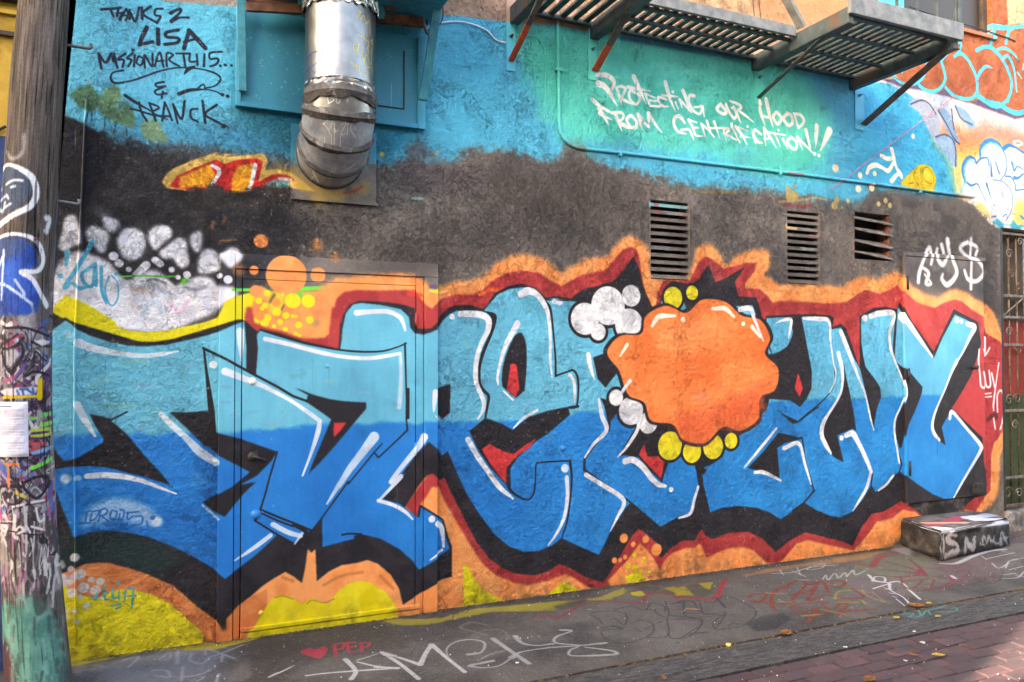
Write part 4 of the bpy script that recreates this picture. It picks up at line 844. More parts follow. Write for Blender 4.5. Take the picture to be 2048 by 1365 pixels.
# white letters in the middle
WP = (214, 214, 216)
for l, w in (('U 1225,597 1300,565 1370,530', [12, 12, 5]), ('U 1440,590 1600,572 1980,545', [12, 14, 18]), ('U 1670,495 1715,540 1730,570 1705,610', [26, 22, 20, 24]), ('U 1740,510 1850,535 1975,548', [10, 14, 18]), ('U 1740,500 1860,462', [8, 6]),
             ('T 0,688 120,690', [12, 16]), ('T 40,600 150,670 255,755', [24, 20, 22]), ('T 60,605 170,640 265,672', [20, 18, 26]), ('T 265,672 300,600 330,560', [26, 22, 26]), ('T 330,555 430,640 525,715', [28, 18, 20])):
    gl(l, WP, w=w, soft=2, grain=.7)
gf('U 20,90 21,90 21,91', WP)
gl('U 1225,598 1270,575', WP, w=14, soft=2)
WQ = (186, 186, 192)
for l, w in (('T 430,640 420,580 470,540 560,525 640,545 620,600 545,612', [8, 8, 12, 12, 12, 12, 20]), ('T 690,520 790,590 900,665', [26, 22, 24]), ('T 820,505 860,545 940,560 1040,550', [26, 18, 12, 14]), ('T 800,630 850,600 1000,575 1200,560 1350,545', [32, 12, 12, 12, 18]),
             ('T 555,680 620,690 720,680 790,640', [22, 10, 10, 10]), ('T 560,675 690,650', [20, 22]), ('T 600,650 680,610 760,590', 6), ('T 1090,470 1150,475 1060,510 1060,545 1190,560 1140,590 1160,620 1400,612 1380,590 1230,570', [22, 14, 14, 12, 10, 12, 12, 20, 14, 10])):
    gl(l, WQ, w=w, soft=1.8, grain=.8, alpha=.9)
gl('T 655,440 560,425 500,455 600,485 650,500', (146, 142, 142), w=14, soft=3, alpha=.6); gl('T 640,470 740,470 790,520', (146, 142, 142), w=12, soft=3, alpha=.6)
# heart and PEP
gf('U 1405,455 1450,430 1500,435 1540,418 1565,440 1530,485 1490,485', (196, 66, 84), soft=1.5, smooth=True, grain=.3)
for l, w in (('U 1605,405 1615,475', 16), ('U 1600,408 1660,400 1650,430 1615,440', 14), ('U 1680,395 1690,455', 14), ('U 1680,398 1725,395', 13), ('U 1685,425 1720,420', 12), ('U 1690,455 1730,448', 13), ('U 1760,398 1770,452', 14), ('U 1755,402 1805,398 1800,420 1765,428', 13)):
    gl(l, (192, 64, 84), w=w, soft=1.2)
# hazy white tag, left
WH = (168, 172, 188)
for l, w in (('U 580,495 640,455 640,490 590,500', 10), ('U 690,400 685,520', 16), ('U 770,460 760,500 830,520 880,480 930,465 1070,410', 14), ('U 850,430 850,470', 12), ('U 860,430 940,460 1020,490', 14), ('U 950,470 945,510', 12), ('U 370,500 460,480 400,540', 16), ('U 700,600 790,590 880,560', 14),
             ('U 720,540 710,620', 14), ('U 560,590 640,600 620,560 540,560', 14), ('U 930,580 915,625', 14), ('U 800,625 840,600', 12), ('U 640,400 700,400', 8)):
    gl(l, WH, w=w, soft=4, grain=.8, alpha=.85)
# thin dark outline letters
DK = (70, 66, 74)
for l in ('T 1260,370 1320,360 1400,360 1470,380 1460,440 1400,400', 'T 1330,430 1300,400 1260,380', 'T 1400,350 1500,330 1560,350 1620,350', 'T 1330,460 1400,445 1450,465 1340,470 1330,500 1400,540 1480,545 1590,510 1630,470 1620,430 1560,410 1500,430',
          'T 1590,350 1620,310 1690,330 1700,360', 'T 1630,350 1660,380 1720,390 1700,300', 'T 1590,515 1700,510 1720,470 1710,400 1770,380', 'T 1730,320 1850,300 1900,360 1980,380', 'T 1710,490 1740,520 1800,510 1860,470 1910,440 1900,400 1750,390',
          'T 1800,310 1830,370 2048,380 S 0,700', 'S 20,600 60,590 60,670 130,700', 'S 140,590 230,600 300,560 400,600 480,655 420,730 280,760 230,740 260,690 350,670', 'S 0,810 60,810 130,770 160,710 100,690 40,680', 'S 150,600 180,670 300,660 240,760', 'S 0,605 140,590', 'S 90,790 200,775', 'T 1850,490 1950,480', 'T 1520,460 1560,480', 'T 1580,465 1680,420'):
    gl(l, DK, w=8, soft=1.5, alpha=.85, grain=.5)
gl('S 250,575 300,630', DK, w=12, soft=1.5); gl('T 1390,445 1450,465', DK, w=14, soft=1.5)
for p_ in ('T 1640,440 1700,425', 'T 1720,425 1800,415', 'T 1840,425 1880,420', 'S 20,712 100,715'):
    gl(p_, (140, 104, 150), w=12, soft=3, alpha=.6)
gl('T 1820,345 1890,350', (206, 140, 100), w=8, soft=1.5); gl('S 70,635 150,640', (206, 140, 100), w=9, soft=1.5)
# brown red tag
BR = (150, 62, 50)
for l, w in (('S 440,570 460,555 540,550 500,600 440,590', 16), ('S 580,640 570,580 600,530 640,510', 18), ('S 470,590 590,610 700,600', 16), ('S 650,520 700,480 770,490 690,590', 16), ('S 680,560 800,530 840,490 780,590', 16), ('S 790,500 870,480 900,540', 16), ('S 900,480 960,470 1000,490 960,510 910,500', 16),
             ('S 800,590 880,560 980,570 1030,580', 14), ('S 980,580 1110,570 1040,520', 14), ('S 680,630 740,610 850,600 900,600', 14), ('S 690,640 760,660 840,640 780,715', 20), ('S 830,680 900,650 870,610', 14), ('S 940,640 980,600 1010,620 960,670 1000,660', 14), ('S 1020,650 1180,640', [20, 16])):
    gl(l, BR, w=w, soft=2, alpha=.85, grain=.6)
for l, w in (('S 940,580 960,540 1040,530', 12), ('S 960,600 1080,600', 14), ('S 1100,525 1130,560 1230,600', 10), ('S 1160,540 1240,600', 8), ('S 860,640 1000,670', 12), ('S 750,680 850,670', 16), ('S 1100,590 1120,610', 12)):
    gl(l, (176, 162, 62), w=w, soft=2.5, alpha=.7)
gl('S 540,545 640,550', (206, 144, 90), w=12, soft=3, alpha=.7); gl('S 610,595 680,600', (214, 140, 90), w=12, soft=2, alpha=.8)
# white and dark red tags on the right
for l, w in (('S 575,432 690,425 800,395 960,380', 8), ('S 620,410 640,440', 6), ('S 690,415 770,450', 7), ('S 720,395 740,440', 6), ('S 800,390 780,410 860,400 880,375 820,385', 6), ('S 870,465 890,440 900,470 940,430 960,460', 7), ('S 970,455 1000,425 1010,450', 7), ('S 1010,450 1050,410 1060,440 1120,415', 8), ('S 720,470 790,470', 6)):
    gl(l, (206, 206, 208), w=w, soft=1.5, alpha=.85)
for l, w in (('S 1140,440 1170,470 1230,480 1230,455 1180,450 1160,475', [16, 12, 10, 8, 8, 10]), ('S 1160,475 1250,485 1320,480 1390,540 1440,582', [10, 10, 14, 12, 12]), ('S 1165,520 1260,490', [10, 6]), ('S 1260,490 1270,530 1340,570 1380,610', [16, 9, 8, 12]), ('S 1240,520 1262,525', 10), ('S 1260,545 1285,550', 8), ('S 1280,565 1300,570', 8),
             ('S 1300,580 1350,620', 6)):
    gl(l, (228, 228, 232), w=w, soft=1.2)
DR = (150, 50, 70)
for l, w in (('S 1460,440 1440,400 1380,350', [34, 16, 8]), ('S 1440,420 1350,390 1240,365', [26, 12, 8]), ('S 1430,430 1330,420 1230,408', [26, 14, 14]), ('S 1430,440 1330,450 1150,440', [20, 12, 6]), ('S 1330,455 1340,500 1410,535 1480,530 1560,510 1640,490 1600,440', 9), ('S 1330,480 1450,470 1400,520', 9), ('S 1440,470 1520,460 1500,520', 8),
             ('S 1530,450 1600,440 1640,460 1560,520', 8), ('S 1640,430 1700,410 1730,430 1680,470 1710,505', 8), ('S 1740,455 1890,460 1740,440', 7), ('S 1290,450 1330,455', 10)):
    gl(l, DR, w=w, soft=2, alpha=.85, grain=.4)
gl('S 1480,400 1850,370', (160, 80, 104), w=30, soft=8, alpha=.45, grain=1)
gl('S 1625,445 1645,460', (220, 210, 226), w=18, soft=2)
for l in ('S 1860,370 1900,400 1960,370', 'S 1940,400 1960,360 2010,350', 'S 1960,410 2040,390', 'S 1980,350 2048,340', 'S 1920,440 2000,430', 'S 1920,460 2010,455 2048,420', 'S 1800,330 1830,350', 'S 1830,345 1990,310', 'S 2000,440 2048,450'):
    gl(l, (212, 212, 218), w=7, soft=1.5, alpha=.9)
gl('S 1980,200 2048,200', (170, 80, 90), w=30, soft=6, alpha=.5, grain=1); gl('S 2000,240 2048,250', (170, 80, 90), w=18, soft=6, alpha=.5, grain=1)
# the asphalt gutter beside the pavement
gy = int((gr.v1 + 1.221) * gr.res)
gst = fbm(gr.h - gy, gr.w, 24, 4, ay=.14); gsf = rng.random((gr.h - gy, gr.w), dtype=np.float32)
gt = np.clip((gst - .3) / .4, 0, 1)[..., None]
gr.a[gy:] = np.array((66, 64, 66), np.float32) * (1 - gt) + np.array((112, 108, 108), np.float32) * gt + ((gsf - .5) * 40)[..., None]
gr.a[gy:gy + 14] = gr.a[gy:gy + 14] * .8 + np.array((30, 24, 18), np.float32)
for l in ('S 1330,665 1400,660 1380,680 1440,675 1420,640 1340,655', 'S 1430,640 1450,670 1480,640 1500,665', 'S 1490,640 1590,615 1560,605', 'S 1540,650 1600,650 1650,645 1655,630 1640,625'):
    gl(l, (84, 160, 160), w=9, soft=1.5, alpha=.9, grain=.5)
gl('S 1040,712 1080,705', (100, 110, 150), w=14, soft=4, alpha=.6)
for l, w_ in (('S 60,990 150,980', 14), ('S 0,1010 40,1000', 14), ('T 1640,740 1760,720', 10), ('T 1820,700 1880,690', 12), ('S 280,950 330,945', 10)):
    gl(l, (44, 42, 44), w=w_, soft=3, alpha=.8, ragged=.6)
gsp = blur(rng.random((gr.h, gr.w), dtype=np.float32), 1)
gr.a += ((gsp - .5) * 70)[..., None]
for k in range(150):                     # flattened gum, drops of paint, grease
    x_ = rnd.uniform(gr.u0, gr.u1); y_ = rnd.uniform(-1.2, -.04)
    q0 = CAM + (Vector((x_, y_, 0)) - CAM)
    d_ = Vector((x_, y_, 0)) - CAM; w_ = d_.dot(VF)
    if w_ < .5: continue
    u_ = 1024 + F * d_.dot(VR) / w_; v_ = 682.5 - F * d_.dot(VU) / w_
    gr.line(np.array([(u_, v_), (u_ + rnd.uniform(0, 4), v_)]), rnd.choice([(60, 58, 58), (60, 58, 58), (50, 48, 50), (150, 146, 142), (196, 192, 190), (170, 70, 76), (180, 160, 70)]), w=[rnd.uniform(1.2, 4.5)], soft=1.2, alpha=rnd.uniform(.4, .85), smooth=False)
for k in range(16):
    x_ = rnd.uniform(100, 1900); P_ = [(x_, 1500)]
    x0_ = rnd.uniform(-.8, 7.5); y0_ = rnd.uniform(-1.15, -.1); P_ = []
    for q in range(9):
        d_ = Vector((x0_, y0_, 0)) - CAM; w_ = d_.dot(VF)
        if w_ > .6: P_.append((1024 + F * d_.dot(VR) / w_, 682.5 - F * d_.dot(VU) / w_))
        x0_ += rnd.uniform(.0, .09); y0_ += rnd.uniform(-.06, .06)
    if len(P_) > 2: gr.line(np.array(P_), (52, 48, 46), w=[1.0, 1.8, .8], soft=1, alpha=.6, smooth=False)
peb = np.clip((fbm(gr.h, gr.w, 5, 2) - .74) * 12, 0, 1)
gr.a += (np.array((168, 164, 158), np.float32) - gr.a) * (peb * .5)[..., None]
gr.a *= (1 + (gr.mid - .5) * .16)[..., None]
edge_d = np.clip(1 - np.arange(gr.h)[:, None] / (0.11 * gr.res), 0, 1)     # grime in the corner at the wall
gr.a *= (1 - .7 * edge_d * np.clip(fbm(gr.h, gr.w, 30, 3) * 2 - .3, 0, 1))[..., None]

# ------------------------------------------------------------------ paint on the wooden pole: u runs round the trunk
POLE_Y = -0.34
PL = [(90, -40, 51), (88, 0, 51), (76, 150, 54), (66, 300, 56), (58, 420, 56), (51, 600, 55.5), (49, 760, 56), (51, 900, 57), (57, 1050, 58.5), (66, 1200, 62), (76, 1330, 66), (86, 1420, 70), (94, 1500, 74)]
pole_ax = []
for px_, py_, hw_ in PL:
    c_ = on_y(px_, py_, POLE_Y); e_ = on_y(px_ + hw_, py_, POLE_Y)
    pole_ax.append((c_.x, c_.z, (e_ - c_).length * 0.97))
pz_ = np.array([a[1] for a in pole_ax]); px__ = np.array([a[0] for a in pole_ax]); pr_ = np.array([a[2] for a in pole_ax])
o_ = np.argsort(pz_); pz_, px__, pr_ = pz_[o_], px__[o_], pr_[o_]
PR = 0.15
view_az = math.atan2(-(CAM.y - POLE_Y), -(CAM.x - px__.mean()))     # the pole is seen a little from the right
def pole_uv(p):
    d = ray_np(p); t = (POLE_Y - CAM.y) / d[:, 1]
    x = CAM.x + d[:, 0] * t; z = CAM.z + d[:, 2] * t
    cx = np.interp(z, pz_, px__); r = np.interp(z, pz_, pr_)
    a = np.arcsin(np.clip((x - cx) / r, -1, 1))
    return np.stack([a * PR, z], 1)
pc = Canvas(-pi * PR, pi * PR, -0.05, 4.3, 400, pole_uv, (110, 96, 86))
fib = fbm(pc.h, pc.w, 4, 3, ay=18); fib2 = fbm(pc.h, pc.w, 26, 4, ay=7)
pc.broad = fbm(pc.h, pc.w, 90, 4)
t_ = np.clip((fib * .55 + fib2 * .45 - .28) / .42, 0, 1)[..., None]
pc.a[:] = np.array((48, 41, 39), np.float32) * (1 - t_) + np.array((106, 95, 90), np.float32) * t_
ck = np.clip((fbm(pc.h, pc.w, 4, 2, ay=26) - .72) * 14, 0, 1)[..., None]
pc.a *= 1 - .6 * ck
def pl(p, c, **k): pc.line(p, c, **k)
def pf(p, c, **k): pc.fill(p, c, **k)
pf('0 -60,560 130,560 130,1060 -60,1060', mottled((90, 84, 90), (146, 140, 146), .4, .6), soft=40, alpha=.75, ragged=1)
pf('0 -60,1000 150,1000 150,1230 -60,1230', mottled((90, 82, 80), (150, 142, 140), .35, .65), soft=30, alpha=.85, ragged=1)
pl('a 190,10 180,120 110,160 60,100', (176, 174, 178), w=26, soft=6, alpha=.5, grain=1)
pf('a -60,220 60,200 180,220 240,330 220,430 130,500 0,550 -60,560', (58, 72, 92), soft=4, grain=.9, alpha=.9)
pl('a -40,260 20,210 80,195 180,240 250,300 270,400 230,480 130,530 0,590 -60,600', (204, 206, 214), w=[30, 34, 20, 34, 44, 48, 40, 36, 40, 40], soft=4, grain=1)
for l in ('a 0,340 20,345', 'a 60,325 120,305 180,310', 'a 100,350 130,345', 'a 0,430 60,400 80,420', 'a 0,470 30,500 50,450', 'a 50,480 100,460'): pl(l, (176, 184, 198), w=16, soft=3, grain=.9)
pf('a -60,700 60,680 180,690 270,760 280,860 200,920 260,980 290,1080 270,1180 200,1200 -60,1210', mottled((24, 60, 140), (36, 84, 180), .4, .6), soft=4, grain=.6, alpha=.95)
pf('a -60,690 100,670 230,720 150,800 0,860 -60,850', (58, 70, 92), soft=8, alpha=.7, grain=1)
pl('a -60,690 60,665 150,665 250,695 300,760 310,850 270,910 170,915 240,960 290,1050 330,1130', (208, 208, 216), w=[20, 22, 22, 30, 36, 36, 30, 30, 34, 34, 50], soft=3.5, grain=1)
for l in ('a 45,770 40,900 30,1090', 'a 45,800 0,900', 'a 0,990 60,1000 180,1080 240,1130', 'a 130,970 190,1060 170,1080'): pl(l, (170, 184, 214), w=20, soft=3.5, grain=.9)
pl('a 260,700 285,690', (170, 90, 110), w=14, soft=3)
pl('a 330,550 350,560 330,640', (190, 190, 196), w=30, soft=5, grain=1)
r2 = random.Random(5)
pal = [(170, 164, 170), (150, 146, 154), (34, 30, 38), (40, 36, 44), (40, 36, 44), (84, 50, 90), (150, 60, 90), (60, 90, 160), (196, 190, 190), (120, 110, 120)]
for k in range(420):                       # years of marker, paint and torn paper
    y = r2.uniform(655, 1075); x = r2.uniform(-10, 108)
    c = r2.choice(pal); n = r2.randint(2, 4)
    P_ = [(x, y)]
    for q in range(n): P_.append((P_[-1][0] + r2.uniform(-20, 20), P_[-1][1] + r2.uniform(-26, 26)))
    pc.line(np.array(P_), c, w=[r2.uniform(1.5, 7.5)], soft=1.8, alpha=r2.uniform(.6, 1), grain=1.2, ragged=.5)
for k in range(130):
    y = r2.uniform(1000, 1150); x = r2.uniform(-10, 120)
    pc.line(np.array([(x, y), (x + r2.uniform(-5, 5), y + r2.uniform(10, 46)), (x + r2.uniform(-12, 12), y + r2.uniform(20, 70))]), r2.choice([(206, 198, 196), (186, 178, 178), (70, 60, 62), (170, 110, 140), (60, 56, 60)]), w=[r2.uniform(1.5, 7)], soft=1.8, alpha=.8, grain=1)
for l, w in (('b 40,250 40,200 90,200 130,180 170,170 185,220 150,290 100,350 60,310 40,250', 20), ('b 180,1080 200,1130 270,1190 330,1130 340,1060 270,1050 190,1085', 18), ('b 60,60 200,60 340,110', 16), ('b 240,150 290,175 350,180', 12),
             ('b 200,380 260,350 340,380 350,460', 14), ('b 20,180 90,140 150,100', 12), ('b 0,1130 60,1110 170,1110', 20), ('b 100,1230 200,1230 320,1215', 12)):
    pl(l, (34, 30, 38), w=w, soft=2, alpha=.95, grain=.4)
pf('b 60,210 130,200 170,230 100,330 60,280', (184, 178, 186), soft=3, alpha=.8, ragged=.4)
pf('b 260,150 300,130 350,150 300,180', (206, 198, 206), soft=2); pf('b 20,480 70,460 280,450 260,500 60,515', (196, 190, 200), soft=2)
pl('b 45,522 280,512', (206, 168, 30), w=18, soft=1.5); pl('b 295,420 290,515', (206, 168, 30), w=44, soft=1.5)
for l in ('b 145,475 155,500', 'b 165,465 210,465', 'b 180,470 185,500', 'b 215,470 250,495 245,462'): pl(l, (56, 96, 160), w=16, soft=1.5)
for l, c in (('b 300,640 350,635', (96, 190, 100)), ('b 300,705 355,695', (120, 206, 80)), ('b 240,740 350,740', (176, 190, 70)), ('b 240,780 350,770', (190, 190, 60)), ('b 220,830 320,830', (206, 70, 76)), ('b 215,880 280,860', (190, 70, 70)), ('b 250,890 355,860', (110, 160, 206)), ('b 240,990 360,935', (104, 214, 70)),
             ('b 60,965 150,965', (206, 110, 60)), ('b 85,1000 88,1110', (200, 120, 70)), ('b 130,1150 200,1180', (190, 170, 70)), ('b 10,1270 20,1330', (180, 70, 130)), ('b 230,660 270,660', (110, 190, 90)), ('b 350,1260 340,1300', (170, 80, 130)), ('b 120,400 200,300', (96, 70, 140)), ('b 60,420 120,380', (170, 70, 110))):
    pl(l, c, w=20, soft=2, alpha=.9, grain=.5)
for l in ('b 220,790 300,795 350,790', 'b 260,910 350,895', 'b 240,760 340,755'): pl(l, (50, 46, 90), w=14, soft=2, alpha=.8)
for l in ('G 20,270 120,260 260,280 330,285', 'G 20,215 100,205', ): pl(l, (40, 36, 40), w=8, soft=1.5)
for l in ('G 40,230 70,235 60,265 30,262', 'G 140,250 170,225 200,250 160,270', 'G 215,220 240,265', 'G 250,225 320,250', 'G 280,100 300,190 330,180', 'G 250,60 330,50', 'G 120,90 200,70'): pl(l, (206, 196, 196), w=16, soft=2)
pf('G -80,760 100,750 240,740 420,820 470,1100 520,1400 -80,1400', mottled((70, 128, 118), (100, 158, 144), .35, .6), soft=26, ragged=1, grain=.8, alpha=.92)
pf('G -80,1080 60,1040 110,1200 160,1400 -80,1400', (78, 38, 44), soft=10, ragged=1, grain=.7, alpha=.9)
pf('G 440,1150 500,1200 520,1400 420,1400', (60, 66, 70), soft=14, ragged=1, alpha=.7)
pf('G 260,650 340,640 360,800 290,830', (50, 46, 44), soft=6, ragged=1, alpha=.6)
for k in range(40):
    y = r2.uniform(1190, 1365); x = r2.uniform(-20, 130)
    pc.line(np.array([(x, y), (x + r2.uniform(-4, 4), y + r2.uniform(10, 50))]), r2.choice([(50, 58, 56), (64, 96, 92), (124, 172, 160), (96, 44, 50), (40, 36, 34)]), w=[r2.uniform(2, 9)], soft=4, alpha=.45, grain=1, ragged=1)
pc.a *= (1 - .5 * ck)
pc.a += ((blur(rng.random((pc.h, pc.w), dtype=np.float32), 1) - .5) * 40)[..., None]

IM_WALL = wall.image('wall_paint')
IM_GROUND = gr.image('pavement_paint')
IM_POLE = pc.image('pole_paint')
# ------------------------------------------------------------------ materials
def srgb(c):
    v = np.array(c, float) / 255.0
    v = np.where(v <= 0.04045, v / 12.92, ((v + 0.055) / 1.055) ** 2.4)
    return (float(v[0]), float(v[1]), float(v[2]), 1.0)
class Mat:
    def __init__(s, name, rough=0.7, metal=0.0, spec=0.35):
        s.m = bpy.data.materials.new(name); s.m.use_nodes = True
        s.nt = s.m.node_tree; s.b = s.nt.nodes['Principled BSDF']
        s.b.inputs['Roughness'].default_value = rough
        s.b.inputs['Metallic'].default_value = metal
        s.b.inputs['Specular IOR Level'].default_value = spec
    def n(s, t, **k):
        nd = s.nt.nodes.new(t)
        for a, v in k.items():
            if a in nd.inputs: nd.inputs[a].default_value = v
            else: setattr(nd, a, v)
        return nd
    def l(s, a, b): s.nt.links.new(a, b)
    def math(s, op, a, b=None):
        nd = s.nt.nodes.new('ShaderNodeMath'); nd.operation = op
        for i, v in enumerate((a, b)):
            if v is None: continue
            if isinstance(v, (int, float)): nd.inputs[i].default_value = v
            else: s.l(v, nd.inputs[i])
        return nd.outputs[0]
    def ramp(s, fac, stops):
        r = s.nt.nodes.new('ShaderNodeValToRGB')
        e = r.color_ramp.elements
        while len(e) < len(stops): e.new(0.5)
        for i, (p, c) in enumerate(stops): e[i].position = p; e[i].color = c
        s.l(fac, r.inputs[0]); return r.outputs[0]
    def mix(s, fac, a, b, mode='MIX'):
        nd = s.nt.nodes.new('ShaderNodeMix'); nd.data_type = 'RGBA'; nd.blend_type = mode
        for v, i in ((fac, 0), (a, 6), (b, 7)):
            if isinstance(v, (int, float)): nd.inputs[i].default_value = v
            elif isinstance(v, tuple): nd.inputs[i].default_value = v
            else: s.l(v, nd.inputs[i])
        return nd.outputs[2]
    def coord(s, scale=(1, 1, 1), kind='Object'):
        t = s.n('ShaderNodeTexCoord'); m = s.n('ShaderNodeMapping'); m.inputs['Scale'].default_value = scale
        s.l(t.outputs[kind], m.inputs[0]); return m.outputs[0]
    def noise(s, v, scale, detail=6, rough=0.55):
        nd = s.n('ShaderNodeTexNoise'); nd.inputs['Scale'].default_value = scale; nd.inputs['Detail'].default_value = detail; nd.inputs['Roughness'].default_value = rough
        s.l(v, nd.inputs['Vector']); return nd.outputs[0]
    def bump(s, h, dist=0.003, strength=1.0, prev=None):
        nd = s.n('ShaderNodeBump'); nd.inputs['Distance'].default_value = dist; nd.inputs['Strength'].default_value = strength
        s.l(h, nd.inputs['Height'])
        if prev is not None: s.l(prev, nd.inputs['Normal'])
        return nd.outputs[0]
    def out(s, color=None, normal=None, rough=None):
        for v, nme in ((color, 'Base Color'), (normal, 'Normal'), (rough, 'Roughness')):
            if v is None: continue
            if isinstance(v, tuple): s.b.inputs[nme].default_value = v
            else: s.l(v, s.b.inputs[nme])
        return s.m

def img_node(M, im):
    t = M.n('ShaderNodeTexImage'); t.image = im; t.interpolation = 'Cubic'; t.extension = 'EXTEND'
    uv = M.n('ShaderNodeUVMap'); uv.uv_map = 'paint'; M.l(uv.outputs[0], t.inputs[0])
    return t.outputs[0]

def stucco():
    M = Mat('painted_stucco', 0.72, 0, .18)
    c = img_node(M, IM_WALL); v = M.coord()
    big = M.noise(v, 2.2, 4); lump = M.noise(v, 26, 5, .6); fine = M.noise(v, 130, 4, .6)
    # trowelled flakes and cracks
    wv = M.n('ShaderNodeVectorMath', operation='ADD'); nv = M.n('ShaderNodeTexNoise'); nv.inputs['Scale'].default_value = 14; nv.inputs['Detail'].default_value = 5
    M.l(v, nv.inputs['Vector'])
    sc = M.n('ShaderNodeVectorMath', operation='SCALE'); sc.inputs['Scale'].default_value = 0.34
    M.l(nv.outputs['Color'], sc.inputs[0]); M.l(v, wv.inputs[0]); M.l(sc.outputs[0], wv.inputs[1])
    vo = M.n('ShaderNodeTexVoronoi', feature='DISTANCE_TO_EDGE'); vo.inputs['Scale'].default_value = 12.0; M.l(wv.outputs[0], vo.inputs['Vector'])
    crack = M.ramp(vo.outputs['Distance'], [(0.0, (0, 0, 0, 1)), (0.035, (1, 1, 1, 1))])
    mask = M.ramp(M.noise(v, 2.6, 5, .65), [(0.50, (0, 0, 0, 1)), (0.60, (1, 1, 1, 1))])
    crackm = M.mix(mask, (1, 1, 1, 1), crack)
    vo2 = M.n('ShaderNodeTexVoronoi', feature='F1'); vo2.inputs['Scale'].default_value = 34.0; M.l(wv.outputs[0], vo2.inputs['Vector'])
    flakes = M.mix(M.ramp(M.noise(v, 4.2, 4, .6), [(0.46, (0, 0, 0, 1)), (0.62, (1, 1, 1, 1))]), (0.5, .5, .5, 1), vo2.outputs['Color'])
    h = M.math('ADD', M.math('MULTIPLY', lump, 0.9), M.math('MULTIPLY', fine, 0.22))
    h = M.math('ADD', h, M.math('MULTIPLY', big, .8))
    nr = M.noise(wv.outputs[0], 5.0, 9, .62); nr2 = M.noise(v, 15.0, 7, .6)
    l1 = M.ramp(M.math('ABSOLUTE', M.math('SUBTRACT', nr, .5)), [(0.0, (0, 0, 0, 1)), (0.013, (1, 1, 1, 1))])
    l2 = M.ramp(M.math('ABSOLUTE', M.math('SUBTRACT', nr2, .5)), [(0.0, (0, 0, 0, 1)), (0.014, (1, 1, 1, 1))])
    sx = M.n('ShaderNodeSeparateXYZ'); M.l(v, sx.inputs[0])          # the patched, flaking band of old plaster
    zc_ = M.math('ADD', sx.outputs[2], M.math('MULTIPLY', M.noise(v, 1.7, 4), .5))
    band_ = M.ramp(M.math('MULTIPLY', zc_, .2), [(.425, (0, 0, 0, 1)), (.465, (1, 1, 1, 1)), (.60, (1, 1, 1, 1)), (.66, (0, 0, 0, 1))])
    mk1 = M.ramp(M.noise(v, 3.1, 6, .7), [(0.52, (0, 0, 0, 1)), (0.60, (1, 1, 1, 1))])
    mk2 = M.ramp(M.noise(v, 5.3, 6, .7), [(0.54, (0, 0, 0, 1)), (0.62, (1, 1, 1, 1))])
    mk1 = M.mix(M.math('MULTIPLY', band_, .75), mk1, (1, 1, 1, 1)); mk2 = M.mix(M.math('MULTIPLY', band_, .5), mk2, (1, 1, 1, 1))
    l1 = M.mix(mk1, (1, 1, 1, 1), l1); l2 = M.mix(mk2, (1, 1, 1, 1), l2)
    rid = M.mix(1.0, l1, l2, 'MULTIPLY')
    nb = M.bump(h, 0.030, 1.0)
    nb = M.bump(rid, 0.008, 1.0, nb)
    nb = M.bump(flakes, 0.003, 1.0, nb)
    nb = M.bump(crackm, 0.006, 1.0, nb)
    cav_shade = M.ramp(lump, [(.30, (.55, .55, .55, 1)), (.44, (1, 1, 1, 1))])  # crevice shade put into the colour: hollows between lumps darkened
    c = M.mix(.14, c, cav_shade, 'MULTIPLY')
    col = M.mix(M.math('MULTIPLY', M.math('SUBTRACT', 1.0, crackm), .25), c, (0.03, .028, .028, 1))  # cracks darkened in colour: gap dirt and crevice shade together
    col = M.mix(M.math('MULTIPLY', M.math('SUBTRACT', 1.0, rid), M.math('ADD', .20, M.math('MULTIPLY', band_, .24))), col, (0.03, .028, .028, 1))  # fine crack lines darkened in colour, standing for shade in crevices
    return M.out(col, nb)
def painted_metal():
    M = Mat('painted_sheet_steel', 0.55, 0, .28)
    c = img_node(M, IM_WALL); v = M.coord()
    h = M.math('ADD', M.math('MULTIPLY', M.noise(v, 5, 3), 1.0), M.math('MULTIPLY', M.noise(v, 90, 4, .6), .12))
    return M.out(c, M.bump(h, 0.006, 1.0), M.ramp(M.noise(v, 18, 4), [(.3, (.38, .38, .38, 1)), (.7, (.62, .62, .62, 1))]))
def pavement():
    M = Mat('painted_concrete', 0.8, 0, .3)
    c = M.mix(1.0, img_node(M, IM_GROUND), (.44, .43, .42, 1), 'MULTIPLY'); v = M.coord()
    h = M.math('ADD', M.noise(v, 40, 6, .65), M.math('MULTIPLY', M.noise(v, 260, 3), .5))
    return M.out(c, M.bump(h, 0.005, 1.0))
def pole_wood():
    M = Mat('weathered_pole_wood', 0.8, 0, .25)
    c = img_node(M, IM_POLE); v = M.coord((60, 60, 2.4)); v1 = M.coord()
    h = M.math('ADD', M.noise(v, 1.0, 5, .6), M.math('MULTIPLY', M.noise(v1, 60, 4), .4))
    return M.out(c, M.bump(h, 0.012, 1.0))
def mottle(name, c0, c1, scale=20, rough=.7, metal=0, bd=0.002, bs=60, spec=.35, c2=None, lo=.35, hi=.65):
    M = Mat(name, rough, metal, spec); v = M.coord()
    col = M.ramp(M.noise(v, scale, 6, .6), [(lo, srgb(c0)), (hi, srgb(c1))])
    if c2: col = M.mix(M.ramp(M.noise(v, scale * .4, 5, .65), [(.56, (0, 0, 0, 1)), (.64, (1, 1, 1, 1))]), col, srgb(c2))
    return M.out(col, M.bump(M.noise(v, bs, 5, .6), bd))
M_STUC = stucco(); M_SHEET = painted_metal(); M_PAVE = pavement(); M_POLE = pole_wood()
M_DARK = mottle('flat_black', (12, 11, 11), (26, 24, 24), 10)  # plain black, also for the sheets that stand for shade in door gaps
M_GALV = None
